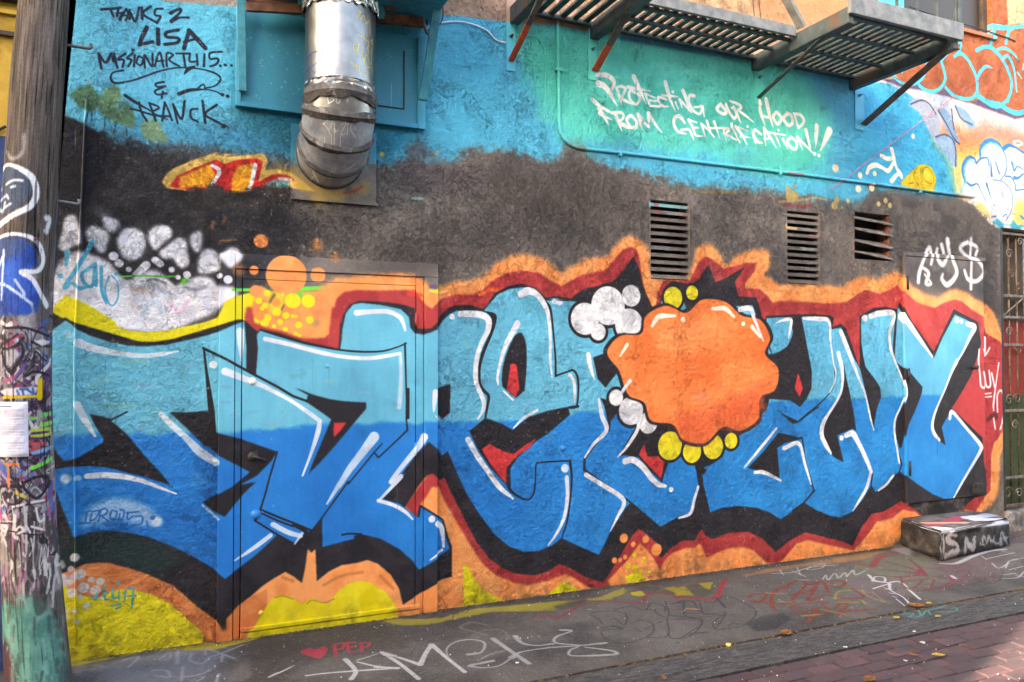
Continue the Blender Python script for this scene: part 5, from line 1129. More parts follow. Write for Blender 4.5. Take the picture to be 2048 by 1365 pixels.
def galv():
    M = Mat('galvanised_duct', .36, 1.0, .5); v = M.coord((1, 1, 1)); vs = M.coord((40, 40, 1.5))
    col = M.ramp(M.noise(v, 14, 5, .6), [(.3, (.42, .43, .45, 1)), (.7, (.60, .60, .60, 1))])
    rg = M.ramp(M.noise(v, 22, 5), [(.3, (.26, .26, .26, 1)), (.7, (.46, .46, .46, 1))])
    return M.out(col, M.bump(M.math('ADD', M.noise(v, 7, 3), M.math('MULTIPLY', M.noise(vs, 1, 3), .15)), .004), rg)
M_GALV = galv()
M_SEAL = mottle('duct_sealant', (50, 48, 49), (84, 81, 82), 30, .8, 0, .004, 50, c2=(112, 109, 108))
def elbow_metal():
    M = Mat('dull_duct_metal', .5, .75, .5); v = M.coord()
    col = M.ramp(M.noise(v, 12, 6, .65), [(.35, srgb((92, 92, 94))), (.62, srgb((150, 150, 152)))])
    return M.out(col, M.bump(M.noise(v, 20, 5), .004))
M_ELB = elbow_metal()
def foil():
    M = Mat('crumpled_foil', .22, 1.0, .5); v = M.coord()
    vo = M.n('ShaderNodeTexVoronoi'); vo.inputs['Scale'].default_value = 26; M.l(v, vo.inputs['Vector'])
    return M.out((.8, .8, .8, 1), M.bump(M.math('ADD', vo.outputs['Distance'], M.noise(v, 30, 4)), .02))
M_FOIL = foil()
M_TEAL = mottle('teal_painted_iron', (34, 112, 132), (52, 138, 156), 16, .5, 0, .0015, 50, c2=None)
M_RUST = mottle('rusty_brown_iron', (58, 38, 32), (112, 74, 56), 16, .75)
M_IRON = mottle('dark_green_grey_iron', (40, 50, 54), (66, 76, 80), 12, .5, 0, .0012, 70, c2=(82, 60, 50))
M_SLAT = mottle('dark_platform_iron', (36, 48, 50), (60, 72, 74), 14, .5, 0, .0012, 70, c2=(76, 62, 54))
M_LIGHTI = mottle('pale_grey_iron', (84, 88, 92), (116, 118, 120), 14, .5, 0, .0012, 70)
M_ORANGE = mottle('orange_paint_on_iron', (168, 66, 34), (196, 88, 52), 14, .6)
M_BROWNI = mottle('brown_weathered_iron', (58, 54, 54), (92, 84, 82), 12, .6, 0, .0015, 70)
M_SLATW = mottle('louvre_slat_paint', (84, 78, 78), (122, 114, 110), 14, .6, 0, .001, 60)
M_BLUEP = mottle('blue_paint_gloss', (24, 110, 182), (34, 122, 194), 20, .4)
M_BLACKI = mottle('black_painted_iron', (26, 25, 28), (46, 44, 46), 20, .55)
M_YEL = mottle('yellow_render', (168, 132, 48), (190, 152, 62), 5, .8, 0, .004, 60, c2=(150, 116, 40))
M_YELD = mottle('dark_render_base', (34, 52, 92), (60, 80, 130), 8, .8)
M_TRIM = mottle('dark_trim', (38, 32, 32), (66, 54, 48), 8, .8)
M_CONC = mottle('grimy_concrete', (70, 68, 68), (128, 124, 122), 9, .85, 0, .008, 40, c2=(150, 148, 152))
def asphalt():
    M = Mat('gutter_asphalt', .85, 0, .3); v = M.coord(); vx = M.coord((.6, 6, 1))
    col = M.ramp(M.noise(v, 160, 3, .7), [(.3, srgb((46, 45, 48))), (.72, srgb((86, 84, 84)))])
    col = M.mix(M.ramp(M.noise(vx, 3.0, 5, .6), [(.42, (0, 0, 0, 1)), (.62, (1, 1, 1, 1))]), col, srgb((46, 45, 46)))
    col = M.mix(M.ramp(M.noise(v, 300, 1), [(.70, (0, 0, 0, 1)), (.76, (1, 1, 1, 1))]), col, srgb((124, 120, 116)))
    return M.out(col, M.bump(M.noise(v, 180, 4, .7), .006))
M_ASPH = asphalt()
def brickm():
    M = Mat('paver_brick', .8, 0, .3); v = M.coord(); oi = M.n('ShaderNodeObjectInfo')
    va = M.n('ShaderNodeVectorMath', operation='ADD'); M.l(v, va.inputs[0]); M.l(oi.outputs['Location'], va.inputs[1])
    col = M.ramp(oi.outputs['Random'], [(0, srgb((64, 46, 49))), (.5, srgb((74, 54, 57))), (1, srgb((84, 62, 64)))])
    col = M.mix(M.ramp(M.noise(va.outputs[0], 7, 6, .65), [(.42, (0, 0, 0, 1)), (.66, (1, 1, 1, 1))]), col, srgb((58, 50, 53)))
    col = M.mix(M.ramp(M.noise(va.outputs[0], 90, 4, .7), [(.60, (0, 0, 0, 1)), (.74, (1, 1, 1, 1))]), col, srgb((94, 82, 80)))
    return M.out(col, M.bump(M.noise(va.outputs[0], 90, 5, .65), .005))
M_BRICK = brickm()
M_SAND = mottle('joint_dirt', (22, 19, 19), (40, 35, 33), 60, .95)
M_GROUND = mottle('street_ground', (70, 68, 68), (100, 96, 94), 3, .9)
M_FAC = mottle('pale_blocker', (190, 182, 168), (214, 206, 192), 1.2, .85)
M_FACG = mottle('grey_blocker', (150, 152, 156), (176, 178, 182), 1.2, .85)
M_JOINT = mottle('dirt_seam', (66, 54, 42), (104, 86, 62), 40, .95, 0, .01, 60)
M_GLASS = Mat('dark_window_glass', .35, 0, .3).out(srgb((48, 42, 38)))
M_LEAF = mottle('dry_leaf', (120, 78, 42), (170, 116, 62), 30, .8)
M_LEAFY = mottle('yellow_leaf', (176, 150, 60), (206, 184, 90), 30, .8)
M_PAPER = mottle('white_scrap', (206, 204, 206), (228, 226, 226), 30, .8)
M_GATE = mottle('bronze_gate_iron', (66, 52, 44), (112, 92, 78), 20, .5, .3)
M_RAIL = mottle('worn_gate_rail', (74, 66, 62), (120, 112, 108), 20, .5, .2)
M_GATEB = mottle('blue_grey_gate_paint', (64, 76, 98), (100, 110, 126), 20, .5)
M_DOORIN = mottle('dark_hall', (44, 36, 30), (74, 62, 50), 4, .8)
M_GREEN = mottle('green_inner_door', (44, 62, 40), (62, 78, 50), 4, .7)
M_REDIN = mottle('red_inner_paint', (110, 36, 30), (140, 50, 44), 4, .7)

# ------------------------------------------------------------------ building blocks
def tag(o, label=None, cat=None, group=None, kind=None):
    if label: o['label'] = label
    if cat: o['category'] = cat
    if group: o['group'] = group
    if kind: o['kind'] = kind
    return o
def empty(name, loc=(0, 0, 0), label=None, cat=None, group=None, kind=None):
    o = bpy.data.objects.new(name, None); o.location = loc; COL.objects.link(o); o.empty_display_size = .1
    return tag(o, label, cat, group, kind)
def link(name, bm, mat, parent=None, smooth=False, origin=None, uv=None):
    """bm holds world coordinates; the object sits at origin"""
    if uv: apply_uv(bm, uv)
    o = None
    if origin is None:
        origin = Vector((0, 0, 0))
        if parent is not None: origin = Vector(parent['_w']) if '_w' in parent else parent.location.copy()
    origin = Vector(origin)
    bmesh.ops.translate(bm, verts=bm.verts, vec=-origin)
    me = bpy.data.meshes.new(name); bm.to_mesh(me); bm.free()
    mats = mat if isinstance(mat, (list, tuple)) else [mat]
    for m in mats: me.materials.append(m)
    if smooth:
        for p in me.polygons: p.use_smooth = True
    o = bpy.data.objects.new(name, me); COL.objects.link(o)
    if parent is not None:
        o.parent = parent
        pw = world_loc(parent)
        o.location = origin - pw
    else: o.location = origin
    return o
def world_loc(o):
    v = o.location.copy()
    while o.parent is not None:
        o = o.parent; v = v + o.location
    return v
def apply_uv(bm, C):
    lay = bm.loops.layers.uv.get('paint') or bm.loops.layers.uv.new('paint')
    for f in bm.faces:
        for l in f.loops:
            co = l.vert.co
            a, b = (co.x, co.z) if C is wall else (co.x, co.y)
            l[lay].uv = ((a - C.u0) / (C.u1 - C.u0), (b - C.v0) / (C.v1 - C.v0))
def box(bm, x0, x1, y0, y1, z0, z1, bev=0.0):
    vs = [bm.verts.new((x, y, z)) for x in (x0, x1) for y in (y0, y1) for z in (z0, z1)]
    fs = [bm.faces.new([vs[i] for i in q]) for q in ((0, 1, 3, 2), (4, 6, 7, 5), (0, 4, 5, 1), (2, 3, 7, 6), (0, 2, 6, 4), (1, 5, 7, 3))]
    bmesh.ops.recalc_face_normals(bm, faces=fs)
    if bev:
        es = list({e for f in fs for e in f.edges})
        bmesh.ops.bevel(bm, geom=es, offset=bev, segments=2, affect='EDGES', profile=.6)
    return bm
def quad_prism(bm, P, y0, y1, bev=0):
    """P: polygon in XZ"""
    a = [bm.verts.new((p[0], y0, p[1])) for p in P]; b = [bm.verts.new((p[0], y1, p[1])) for p in P]
    n = len(P); fs = [bm.faces.new(a), bm.faces.new(b[::-1])]
    for i in range(n): fs.append(bm.faces.new((a[i], b[i], b[(i + 1) % n], a[(i + 1) % n])))
    bmesh.ops.recalc_face_normals(bm, faces=fs)
    if bev: bmesh.ops.bevel(bm, geom=list({e for f in fs for e in f.edges}), offset=bev, segments=1, affect='EDGES')
    return bm
def bar(bm, a, b, w, t, up=(0, 0, 1), bev=0.002):
    """bar from a to b, width w across up x dir, thickness t"""
    a, b = Vector(a), Vector(b); d = (b - a).normalized(); s = d.cross(Vector(up)).normalized(); u = s.cross(d).normalized()
    vs = [bm.verts.new(p + s * (i * w / 2) + u * (j * t / 2)) for p in (a, b) for i in (-1, 1) for j in (-1, 1)]
    fs = [bm.faces.new([vs[i] for i in q]) for q in ((0, 1, 3, 2), (4, 6, 7, 5), (0, 4, 5, 1), (2, 3, 7, 6), (0, 2, 6, 4), (1, 5, 7, 3))]
    bmesh.ops.recalc_face_normals(bm, faces=fs)
    if bev: bmesh.ops.bevel(bm, geom=list({e for f in fs for e in f.edges}), offset=bev, segments=1, affect='EDGES')
    return bm
def tube(bm, path, r, seg=12, cap=True):
    path = [Vector(p) for p in path]; rs = r if isinstance(r, (list, tuple)) else [r] * len(path)
    rings = []; prev = None
    for i, p in enumerate(path):
        d = (path[min(i + 1, len(path) - 1)] - path[max(i - 1, 0)]).normalized()
        if prev is None:
            s = d.cross(Vector((0, 0, 1)));
            if s.length < .01: s = d.cross(Vector((1, 0, 0)))
            s.normalize()
        else: s = (prev - d * prev.dot(d)).normalized()
        prev = s; u = d.cross(s)
        rings.append([bm.verts.new(p + (s * cos(2 * pi * k / seg) + u * sin(2 * pi * k / seg)) * rs[i]) for k in range(seg)])
    for a, b in zip(rings, rings[1:]):
        for k in range(seg): bm.faces.new((a[k], a[(k + 1) % seg], b[(k + 1) % seg], b[k]))
    if cap: bm.faces.new(rings[0][::-1]); bm.faces.new(rings[-1])
    return bm
def dome(bm, c, r, depth, seg=16, n=(0, -1, 0)):
    c = Vector(c); n = Vector(n).normalized(); s = n.cross(Vector((0, 0, 1))).normalized(); u = n.cross(s)
    rings = []
    for k in range(6):
        a = k / 5 * pi / 2
        rr = r * cos(a); hh = depth * sin(a)
        if k == 5: top = bm.verts.new(c + n * depth); break
        rings.append([bm.verts.new(c + n * hh + (s * cos(2 * pi * q / seg) + u * sin(2 * pi * q / seg)) * rr) for q in range(seg)])
    base = [bm.verts.new(v.co - n * 0.004) for v in rings[0]]
    for k in range(seg): bm.faces.new((base[k], base[(k + 1) % seg], rings[0][(k + 1) % seg], rings[0][k]))
    for a, b in zip(rings, rings[1:]):
        for k in range(seg): bm.faces.new((a[k], a[(k + 1) % seg], b[(k + 1) % seg], b[k]))
    for k in range(seg): bm.faces.new((rings[-1][k], rings[-1][(k + 1) % seg], top))
    bmesh.ops.recalc_face_normals(bm, faces=bm.faces)
    return bm
def nb(): return bmesh.new()
def WX(px, py, y=0.0):
    v = on_y(px, py, y); return (v.x, v.z)

# ------------------------------------------------------------------ ground
bm = nb(); box(bm, -60, 60, -60, 60, -.6, -.09); tag(link('ground', bm, M_GROUND), kind='structure')
SW = -1.215                                   # outer edge of the pavement
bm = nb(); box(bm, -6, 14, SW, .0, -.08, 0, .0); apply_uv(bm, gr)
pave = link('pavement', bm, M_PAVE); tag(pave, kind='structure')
bm = nb(); box(bm, -6, 14, -1.52, SW - .012, -.08, -.006); apply_uv(bm, gr); tag(link('gutter', bm, M_PAVE), kind='structure')
# crumbled seam between pavement and gutter
bm = nb()
for k in range(520):
    x = rnd.uniform(-1, 8.5); y = SW - .006 + rnd.gauss(0, .009); r = rnd.uniform(.003, .009)
    m = Matrix.Translation((x, y, rnd.uniform(-.008, -.001))) @ Matrix.Rotation(rnd.uniform(0, 6), 4, 'Z') @ Matrix.Diagonal((r * rnd.uniform(.8, 2), r, r * .8, 1))
    bmesh.ops.create_icosphere(bm, subdivisions=1, radius=1, matrix=m)
tag(link('seam_grit', bm, M_JOINT), 'crumbled brown grit lying in the seam between pavement and gutter', 'grit', kind='stuff')
# brick street: bed plus single bricks
bm = nb(); box(bm, -6, 14, -8, -1.522, -.08, -.028); street = link('street', bm, M_SAND); tag(street, kind='structure')
BL, BW, BG = .183, .084, .009
def brick_mesh(v):
    b = nb(); box(b, -BL / 2, BL / 2, -BW / 2, BW / 2, -.03, 0, 0)
    es = [e for e in b.edges if all(abs(q.co.z) < 1e-4 for q in e.verts)]
    bmesh.ops.bevel(b, geom=es, offset=.004 + .002 * v, segments=1, affect='EDGES')
    for q in b.verts:
        q.co.x += rnd.uniform(-.0015, .0015); q.co.y += rnd.uniform(-.0015, .0015)
        if q.co.z > -.01: q.co.z += rnd.uniform(-.0012, .0012)
    me = bpy.data.meshes.new('brick'); b.to_mesh(me); b.free(); me.materials.append(M_BRICK); return me
BM_ = [brick_mesh(k) for k in range(4)]
cells = []
for r in range(60):
    for c in range(60):
        x = -1.0 + c * (BL + BG) + (r % 2) * (BL + BG) / 2; y = -1.522 - BG - BW / 2 - r * (BW + BG)
        cells.append((x, y))
def seen(x, y):
    d = Vector((x, y, 0)) - CAM; w = d.dot(VF)
    if w < .3: return None
    u = 1024 + F * d.dot(VR) / w; v = 682.5 - F * d.dot(VU) / w
    return w if (-60 < u < 2120 and v < 1440) else None
vis = sorted([(seen(*c), c) for c in cells if seen(*c) is not None])[:296]
vs_ = {c for _, c in vis}
rest = nb()
for c in cells:
    dz = rnd.gauss(0, .0012); rz = rnd.gauss(0, .008)
    if c in vs_:
        o = bpy.data.objects.new('brick', rnd.choice(BM_)); COL.objects.link(o); o.parent = street
        o.location = (c[0], c[1], -.010 + dz); o.rotation_euler = (rnd.gauss(0, .006), rnd.gauss(0, .004), rz)
    else:
        box(rest, c[0] - BL / 2, c[0] + BL / 2, c[1] - BW / 2, c[1] + BW / 2, -.035, -.010 + dz)
rb = link('far_brick_paving', rest, M_BRICK, street); rb['kind'] = 'stuff'

# ------------------------------------------------------------------ the painted building
bld = empty('painted_building', (3.0, 0, 0), 'street building whose stucco front is covered by a blue graffiti mural', 'building')
GX0, GX1, GZ0, GZ1 = 7.09, 8.30, 0.20, 2.83
vents = {}
def rect_px(a, b, c, d):
    """four photo corners (tl, tr, br, bl) -> X0,X1,Z0,Z1 on the wall"""
    p = [WX(*q) for q in (a, b, c, d)]
    return ((p[0][0] + p[3][0]) / 2, (p[1][0] + p[2][0]) / 2, (p[2][1] + p[3][1]) / 2, (p[0][1] + p[1][1]) / 2)
V1 = rect_px((1295, 402), (1378, 404), (1384, 562), (1303, 558))
V2 = rect_px((1569, 420), (1637, 428), (1645, 572), (1577, 566))
V3 = rect_px((1704, 422), (1778, 432), (1782, 524), (1712, 517))
WIN = (5.85, 7.03, 4.62, 6.2)
holes = [V1, V2, V3, (GX0, GX1, -.06, GZ1), WIN]
def grid_wall(bm, x0, x1, z0, z1, holes, left=None, step=.5):
    xs = {x0, x1}; zs = {z0, z1}
    for h in holes: xs |= {h[0], h[1]}; zs |= {h[2], h[3]}
    k = x0 + step
    while k < x1: xs.add(k); k += step
    k = z0 + step
    while k < z1: zs.add(k); k += step
    xs = sorted(v for v in xs if x0 <= v <= x1); zs = sorted(v for v in zs if z0 <= v <= z1)
    V = {}
    def v(i, j):
        if (i, j) not in V:
            x = xs[i]
            if i == 0 and left: x = left(zs[j])
            V[(i, j)] = bm.verts.new((x, 0, zs[j]))
        return V[(i, j)]
    for i in range(len(xs) - 1):
        for j in range(len(zs) - 1):
            cx, cz = (xs[i] + xs[i + 1]) / 2, (zs[j] + zs[j + 1]) / 2
            if any(h[0] < cx < h[1] and h[2] < cz < h[3] for h in holes): continue
            bm.faces.new((v(i, j), v(i + 1, j), v(i + 1, j + 1), v(i, j + 1)))
lx = [WX(px, py) for px, py in ((108, 1400), (108, 1290), (106, 1000), (104, 700), (108, 560), (115, 420), (123, 310), (133, 200), (143, 90), (153, 0), (165, -120))]
lz = np.array([p[1] for p in lx]); lxx = np.array([p[0] for p in lx]); o_ = np.argsort(lz)
def left_edge(z): return float(np.interp(z, lz[o_], lxx[o_]))
bm = nb(); grid_wall(bm, -.80, 9.36, -.06, 9.0, holes, left_edge, .25)
# thickness at every boundary edge
be = [e for e in bm.edges if len(e.link_faces) == 1]
r = bmesh.ops.extrude_edge_only(bm, edges=be)
bmesh.ops.translate(bm, verts=[v for v in r['geom'] if isinstance(v, bmesh.types.BMVert)], vec=(0, .14, 0))
bmesh.ops.recalc_face_normals(bm, faces=bm.faces)
front = [f for f in bm.faces if abs(f.normal.y) > .9]
if front and front[0].normal.y > 0: bmesh.ops.reverse_faces(bm, faces=bm.faces)
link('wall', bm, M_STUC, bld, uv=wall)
bm = nb(); box(bm, -.28, 9.30, .45, 9, -.06, 8.98); link('building_core', bm, M_TRIM, bld)
bm = nb(); box(bm, -.26, 7.0, .142, .45, -.06, 1.9); box(bm, -.26, 5.8, .142, .45, 3.0, 8.9); link('inner_masonry', bm, M_DARK, bld)

# corner bead and pilaster strip on the left
bm = nb()
pth = [on_y(px, py, -.001) for px, py in ((152, 1288), (151, 1100), (149, 900), (149, 700), (155, 560), (163, 400), (170, 240), (173, 200))]
tube(bm, [(p.x, -.001, p.z) for p in pth], .006, 8); link('corner_bead', bm, M_SHEET, bld, smooth=True, uv=wall)

# steel door with its casing
def PB(name, px0, py0, px1, py1, px2, py2, px3, py3, y0, y1, mat=M_SHEET, parent=None, bev=.003):
    P = [WX(px0, py0, y1), WX(px1, py1, y1), WX(px2, py2, y1), WX(px3, py3, y1)]
    b = nb(); quad_prism(b, P, y0, y1, bev)
    return link(name, b, mat, parent or bld, uv=wall)
xA, xB, xC = WX(436, 900)[0], WX(467, 900)[0], WX(483, 900)[0]
xD, xE, xF = WX(828, 900)[0], WX(846, 900)[0], WX(873, 900)[0]
zT0, zT1, zT2 = WX(650, 518)[1], WX(650, 546)[1], WX(650, 566)[1]
cas = empty('door_casing', (0, 0, 0)); cas.parent = bld; cas.location = Vector((xA, 0, 0)) - bld.location
b = nb(); box(b, xA, xB, -.026, .001, 0.0, zT0, .003); link('jamb_board', b, M_SHEET, cas, uv=wall)
b = nb(); box(b, xE, xF, -.026, .001, 0.0, zT1 - .001, .003); link('jamb_board', b, M_SHEET, cas, uv=wall)
b = nb(); box(b, xB + .002, xF, -.028, .001, zT1, zT0, .003); link('head_board', b, M_SHEET, cas, uv=wall)
b = nb(); box(b, xB + .004, xC - .006, -.018, .0005, 0.0, zT1 - .003, .002); link('door_stop', b, M_SHEET, cas, uv=wall)
b = nb(); box(b, xD + .006, xE - .005, -.018, .0005, 0.0, zT1 - .003, .002); link('door_stop', b, M_SHEET, cas, uv=wall)
b = nb(); box(b, xC - .003, xD + .003, -.016, .0005, zT2 + .004, zT1 - .003, .002); link('door_stop', b, M_SHEET, cas, uv=wall)
b = nb(); box(b, xB, xE, -.0035, -.0005, 0, zT1); link('shadow_gap', b, M_DARK, cas)  # dark sheet behind the leaf, standing for the shade in its gaps
door = empty('door'); door.parent = bld; door.location = Vector((xC, 0, 0)) - bld.location
b = nb(); box(b, xC, xD, -.022, -.0045, .045, zT2, .002); link('door_leaf', b, M_SHEET, door, uv=wall)
zb0, zb1 = WX(500, 1238)[1], WX(500, 1246)[1]
b = nb(); box(b, xC, xD + .03, -.040, -.020, .040, .062, .003); link('kick_strip', b, M_SHEET, door, uv=wall)
b = nb(); box(b, xC, xD + .03, -.034, -.001, .0, .034, .003); link('threshold', b, M_SHEET, door, uv=wall)
def knob(name, px, py, r, dep, mat, y=-.022, parent=door):
    c = WX(px, py, y); b = nb(); dome(b, (c[0], y, c[1]), r, dep); return link(name, b, mat, parent, smooth=True)
MW = mottle('white_paint_gloss', (206, 206, 214), (226, 226, 230), 20, .4)
knob('lock_knob', 505, 763, .022, .016, MW); knob('stud', 654, 733, .012, .008, mottle('pale_blue_gloss', (88, 170, 196), (96, 178, 204), 20, .4))
knob('lock_knob', 511, 1029, .028, .02, M_BLUEP); knob('stud', 522, 1226, .014, .012, mottle('yellow_gloss', (190, 172, 60), (214, 200, 80), 20, .4))
hd = knob('handle', 506, 913, .030, .022, M_BLACKI)
b = nb(); c0 = WX(508, 913, -.05); c1 = WX(532, 922, -.055)
tube(b, [(c0[0], -.030, c0[1]), (c0[0] + .004, -.050, c0[1]), (c1[0], -.055, c1[1])], [.009, .009, .007], 10); link('lever', b, M_BLACKI, hd, smooth=True)
for pa, pb_ in ((627, 658), (885, 912)):
    t0 = WX(829, pa)[1]; t1 = WX(829, pb_)[1]
    b = nb(); tube(b, [(xD + .004, -.024, t1), (xD + .004, -.024, t0)], .0075, 10); link('hinge', b, M_SHEET, door, smooth=True, uv=wall)
# small hatch door at the far end
hx0, hx1 = WX(1812, 700)[0], WX(1966, 760)[0]; hz1 = WX(1870, 518)[1]; hz0 = WX(1890, 998)[1]
hat = empty('metal_side_door'); hat.parent = bld; hat.location = Vector((hx0, 0, hz0)) - bld.location
b = nb(); box(b, hx0, hx1, -.016, -.0045, hz0, hz1, .003); link('door_leaf', b, M_SHEET, hat, uv=wall)
b = nb(); box(b, hx0 - .035, hx0 - .006, -.02, .0005, hz0 - .01, hz1 + .04, .003); link('jamb_board', b, M_SHEET, hat, uv=wall)
b = nb(); box(b, hx0 - .004, hx1 + .03, -.02, .0005, hz1 + .006, hz1 + .04, .003); link('head_board', b, M_SHEET, hat, uv=wall)
b = nb(); box(b, hx0 - .005, hx1 + .005, -.0035, -.0005, hz0 - .006, hz1 + .005); link('shadow_gap', b, M_DARK, hat)  # dark sheet giving the side door's gaps their shade
for pa, pb_, m_ in ((553, 580, M_BLACKI), (737, 765, M_BLACKI), (922, 951, M_BLACKI)):
    z0_, z1_ = WX(1815, pb_)[1], WX(1815, pa)[1]
    b = nb(); tube(b, [(hx0 + .004, -.022, z0_), (hx0 + .004, -.022, z1_)], .011, 10); link('hinge', b, m_, hat, smooth=True)
c = WX(1950, 736, -.02); b = nb(); tube(b, [(c[0] - .05, -.03, c[1] + .01), (c[0], -.035, c[1]), (c[0] + .03, -.03, c[1] + .015)], [.010, .014, .010], 10); tube(b, [(c[0], -.016, c[1]), (c[0], -.05, c[1])], .014, 10); link('door_latch', b, M_BLACKI, hat, smooth=True)
c = WX(1958, 976, -.02); b = nb(); box(b, c[0] - .09, c[0] + .03, -.04, -.016, c[1] - .05, c[1] + .05, .008); link('latch_box', b, M_BLACKI, hat)
# stud bolts on the stucco
b = nb(); c = WX(1125, 897); dome(b, (c[0], 0, c[1]), .022, .02); link('wall_stud', b, M_BLUEP, bld, smooth=True)
b = nb(); c = WX(782, 682); dome(b, (c[0], 0, c[1]), .008, .006)
b.free()

# louvred vents
def louvre(R, n, tilt, name='louvre_vent', broken=False):
    x0, x1, z0, z1 = R
    e = empty(name); e.parent = bld; e.location = Vector((x0, 0, z0)) - bld.location
    b = nb(); box(b, x0 - .0, x1, .1415, .16, z0, z1); link('back_panel', b, M_DARK, e)
    for xa, xb in ((x0, x0 + .012), (x1 - .012, x1)):
        b = nb(); box(b, xa + .0005 * (xa == x0), xb - .0005 * (xb == x1), .004, .12, z0, z1, .0); link('vent_cheek', b, M_SHEET if not broken else M_RUST, e, uv=wall)
    p = (z1 - z0) / n
    for k in range(n):
        zc = z0 + (k + .5) * p
        b = nb()
        if broken:
            dz = rnd.uniform(-.006, .006); sk = rnd.uniform(.02, .034)
            P = [(x0 - .012, .07, zc + .040 + dz), (x1 + .012, .07, zc + .020 + dz), (x1 + .022, -.018, zc - .006 - sk + dz), (x0 + .006, -.004, zc + .010 + dz)]
            up = [b.verts.new(q) for q in P]; lo = [b.verts.new((q[0], q[1] + .002, q[2] - .012)) for q in P]
        else:
            P = [(x0 + .013, .072, zc + .46 * p), (x1 - .013, .072, zc + .46 * p), (x1 - .013, .006, zc + .05 * p), (x0 + .013, .006, zc + .05 * p)]
            up = [b.verts.new(q) for q in P]; lo = [b.verts.new((q[0], q[1] + (.001 if i_ < 2 else .004), q[2] - (.008 if i_ < 2 else .40 * p))) for i_, q in enumerate(P)]
            lip = [(x0 + .013, .0065, zc - .16 * p - .0095), (x1 - .013, .0065, zc - .16 * p - .0095)]
        b.faces.new(up); b.faces.new(lo[::-1])
        for q in range(4): b.faces.new((up[q], lo[q], lo[(q + 1) % 4], up[(q + 1) % 4]))
        bmesh.ops.recalc_face_normals(b, faces=b.faces)
        if broken:
            bmesh.ops.subdivide_edges(b, edges=b.edges, cuts=2, use_grid_fill=True)
            for v in b.verts: v.co.z += rnd.uniform(-.003, .003); v.co.y += rnd.uniform(-.002, .002)
        link('slat', b, M_SLATW if broken else M_SHEET, e, uv=wall)
    return e
louvre(V1, 11, .5)['label'] = 'tall louvre vent with eleven painted slats above the orange splash'
louvre(V2, 11, .5)
louvre(V3, 4, .8, 'broken_louvre_vent', True)
# conduit across the wall
b = nb(); CP = [(1113, -60), (1115, 38), (1117, 150), (1118, 243), (1120, 262), (1127, 277), (1139, 289), (1156, 296), (1300, 312), (1480, 334), (1620, 351), (1750, 368), (1948, 394)]
tube(b, [(lambda p: (p.x, -.013, p.z))(on_y(px, py, -.013)) for px, py in CP], .0125, 12); link('conduit_pipe', b, M_SHEET, bld, smooth=True, uv=wall)
for px, py in ((1117, 140), (1240, 305), (1560, 343), (1840, 380)):
    p = on_y(px, py, -.013); b = nb()
    if px < 1130: box(b, p.x - .03, p.x + .03, -.029, .0, p.z - .011, p.z + .011, .004)
    else: box(b, p.x - .011, p.x + .011, -.029, .0, p.z - .03, p.z + .03, .004)
    link('pipe_clip', b, M_SHEET, bld, uv=wall)
# thin cables
def cable(name, P, r, mat, off=.006):
    b = nb(); q = catmull(np.array(P, float), False, 6)
    tube(b, [(lambda p: (p.x, -off, p.z))(on_y(px, py, -off)) for px, py in q], r, 8); return link(name, b, mat, bld, smooth=True, uv=wall)
cable('painted_cable', [(1046, 72), (1060, 72), (1075, 77), (1086, 92), (1091, 108), (1091, 180), (1088, 218), (1090, 254)], .004, M_SHEET, .003)
cable('loose_cable', [(868, 50), (880, 46), (925, 44), (970, 59), (992, 80), (1012, 86)], .005, MW, .012)
cable('loose_cable', [(884, -10), (886, 30), (880, 48), (868, 54)], .004, M_BLACKI, .03)
M_REDS = mottle('red_string', (196, 40, 60), (206, 56, 70), 20, .6)
cable('red_string', [(2020, 109), (1900, 200), (1780, 290), (1691, 357), (1660, 380)], .0022, M_REDS, .02)
# metal flashing plate behind the duct outlet
x0, z1 = WX(582, 250); x1, z0 = WX(751, 404)
z0 = WX(660, 402)[1]
b = nb(); box(b, x0, x1, -.012, .001, z0, 3.0, .002); link('flashing_plate', b, M_SHEET, bld, uv=wall)
b = nb(); box(b, x0, x1 + .01, -.022, -.008, z0 - .012, z0 + .004, .002); link('flashing_lip', b, M_SHEET, bld, uv=wall)
# sheet metal panel with raised rim under the fan bracket
px0, pz0 = WX(470, 233); px1 = WX(847, 248)[0]; pz1 = WX(500, 20)[1]
pan = empty('metal_panel'); pan.parent = bld; pan.location = Vector((px0, 0, pz0)) - bld.location
pz0 = (WX(480, 233)[1] + WX(840, 247)[1]) / 2
b = nb(); box(b, px0 + .03, px1 - .03, -.02, .001, pz0 + .03, pz1, .002); link('panel_sheet', b, M_SHEET, pan, uv=wall)
for nme, bx in (('panel_rim', (px0, px0 + .028, -.045, .001, pz0, pz1)), ('panel_rim', (px1 - .05, px1, -.045, .001, pz0, pz1)), ('panel_rim', (px0 + .029, px1 - .051, -.045, .001, pz0, pz0 + .03))):
    b = nb(); box(b, *bx, .003); link(nme, b, M_SHEET, pan, uv=wall)
b = nb(); box(b, px1 - .14, px1 - .132, -.026, -.018, pz0 + .12, pz1 - .1); box(b, px1 - .30, px1 - .132, -.026, -.018, pz0 + .115, pz0 + .121); link('panel_seam', b, M_DARK, pan)
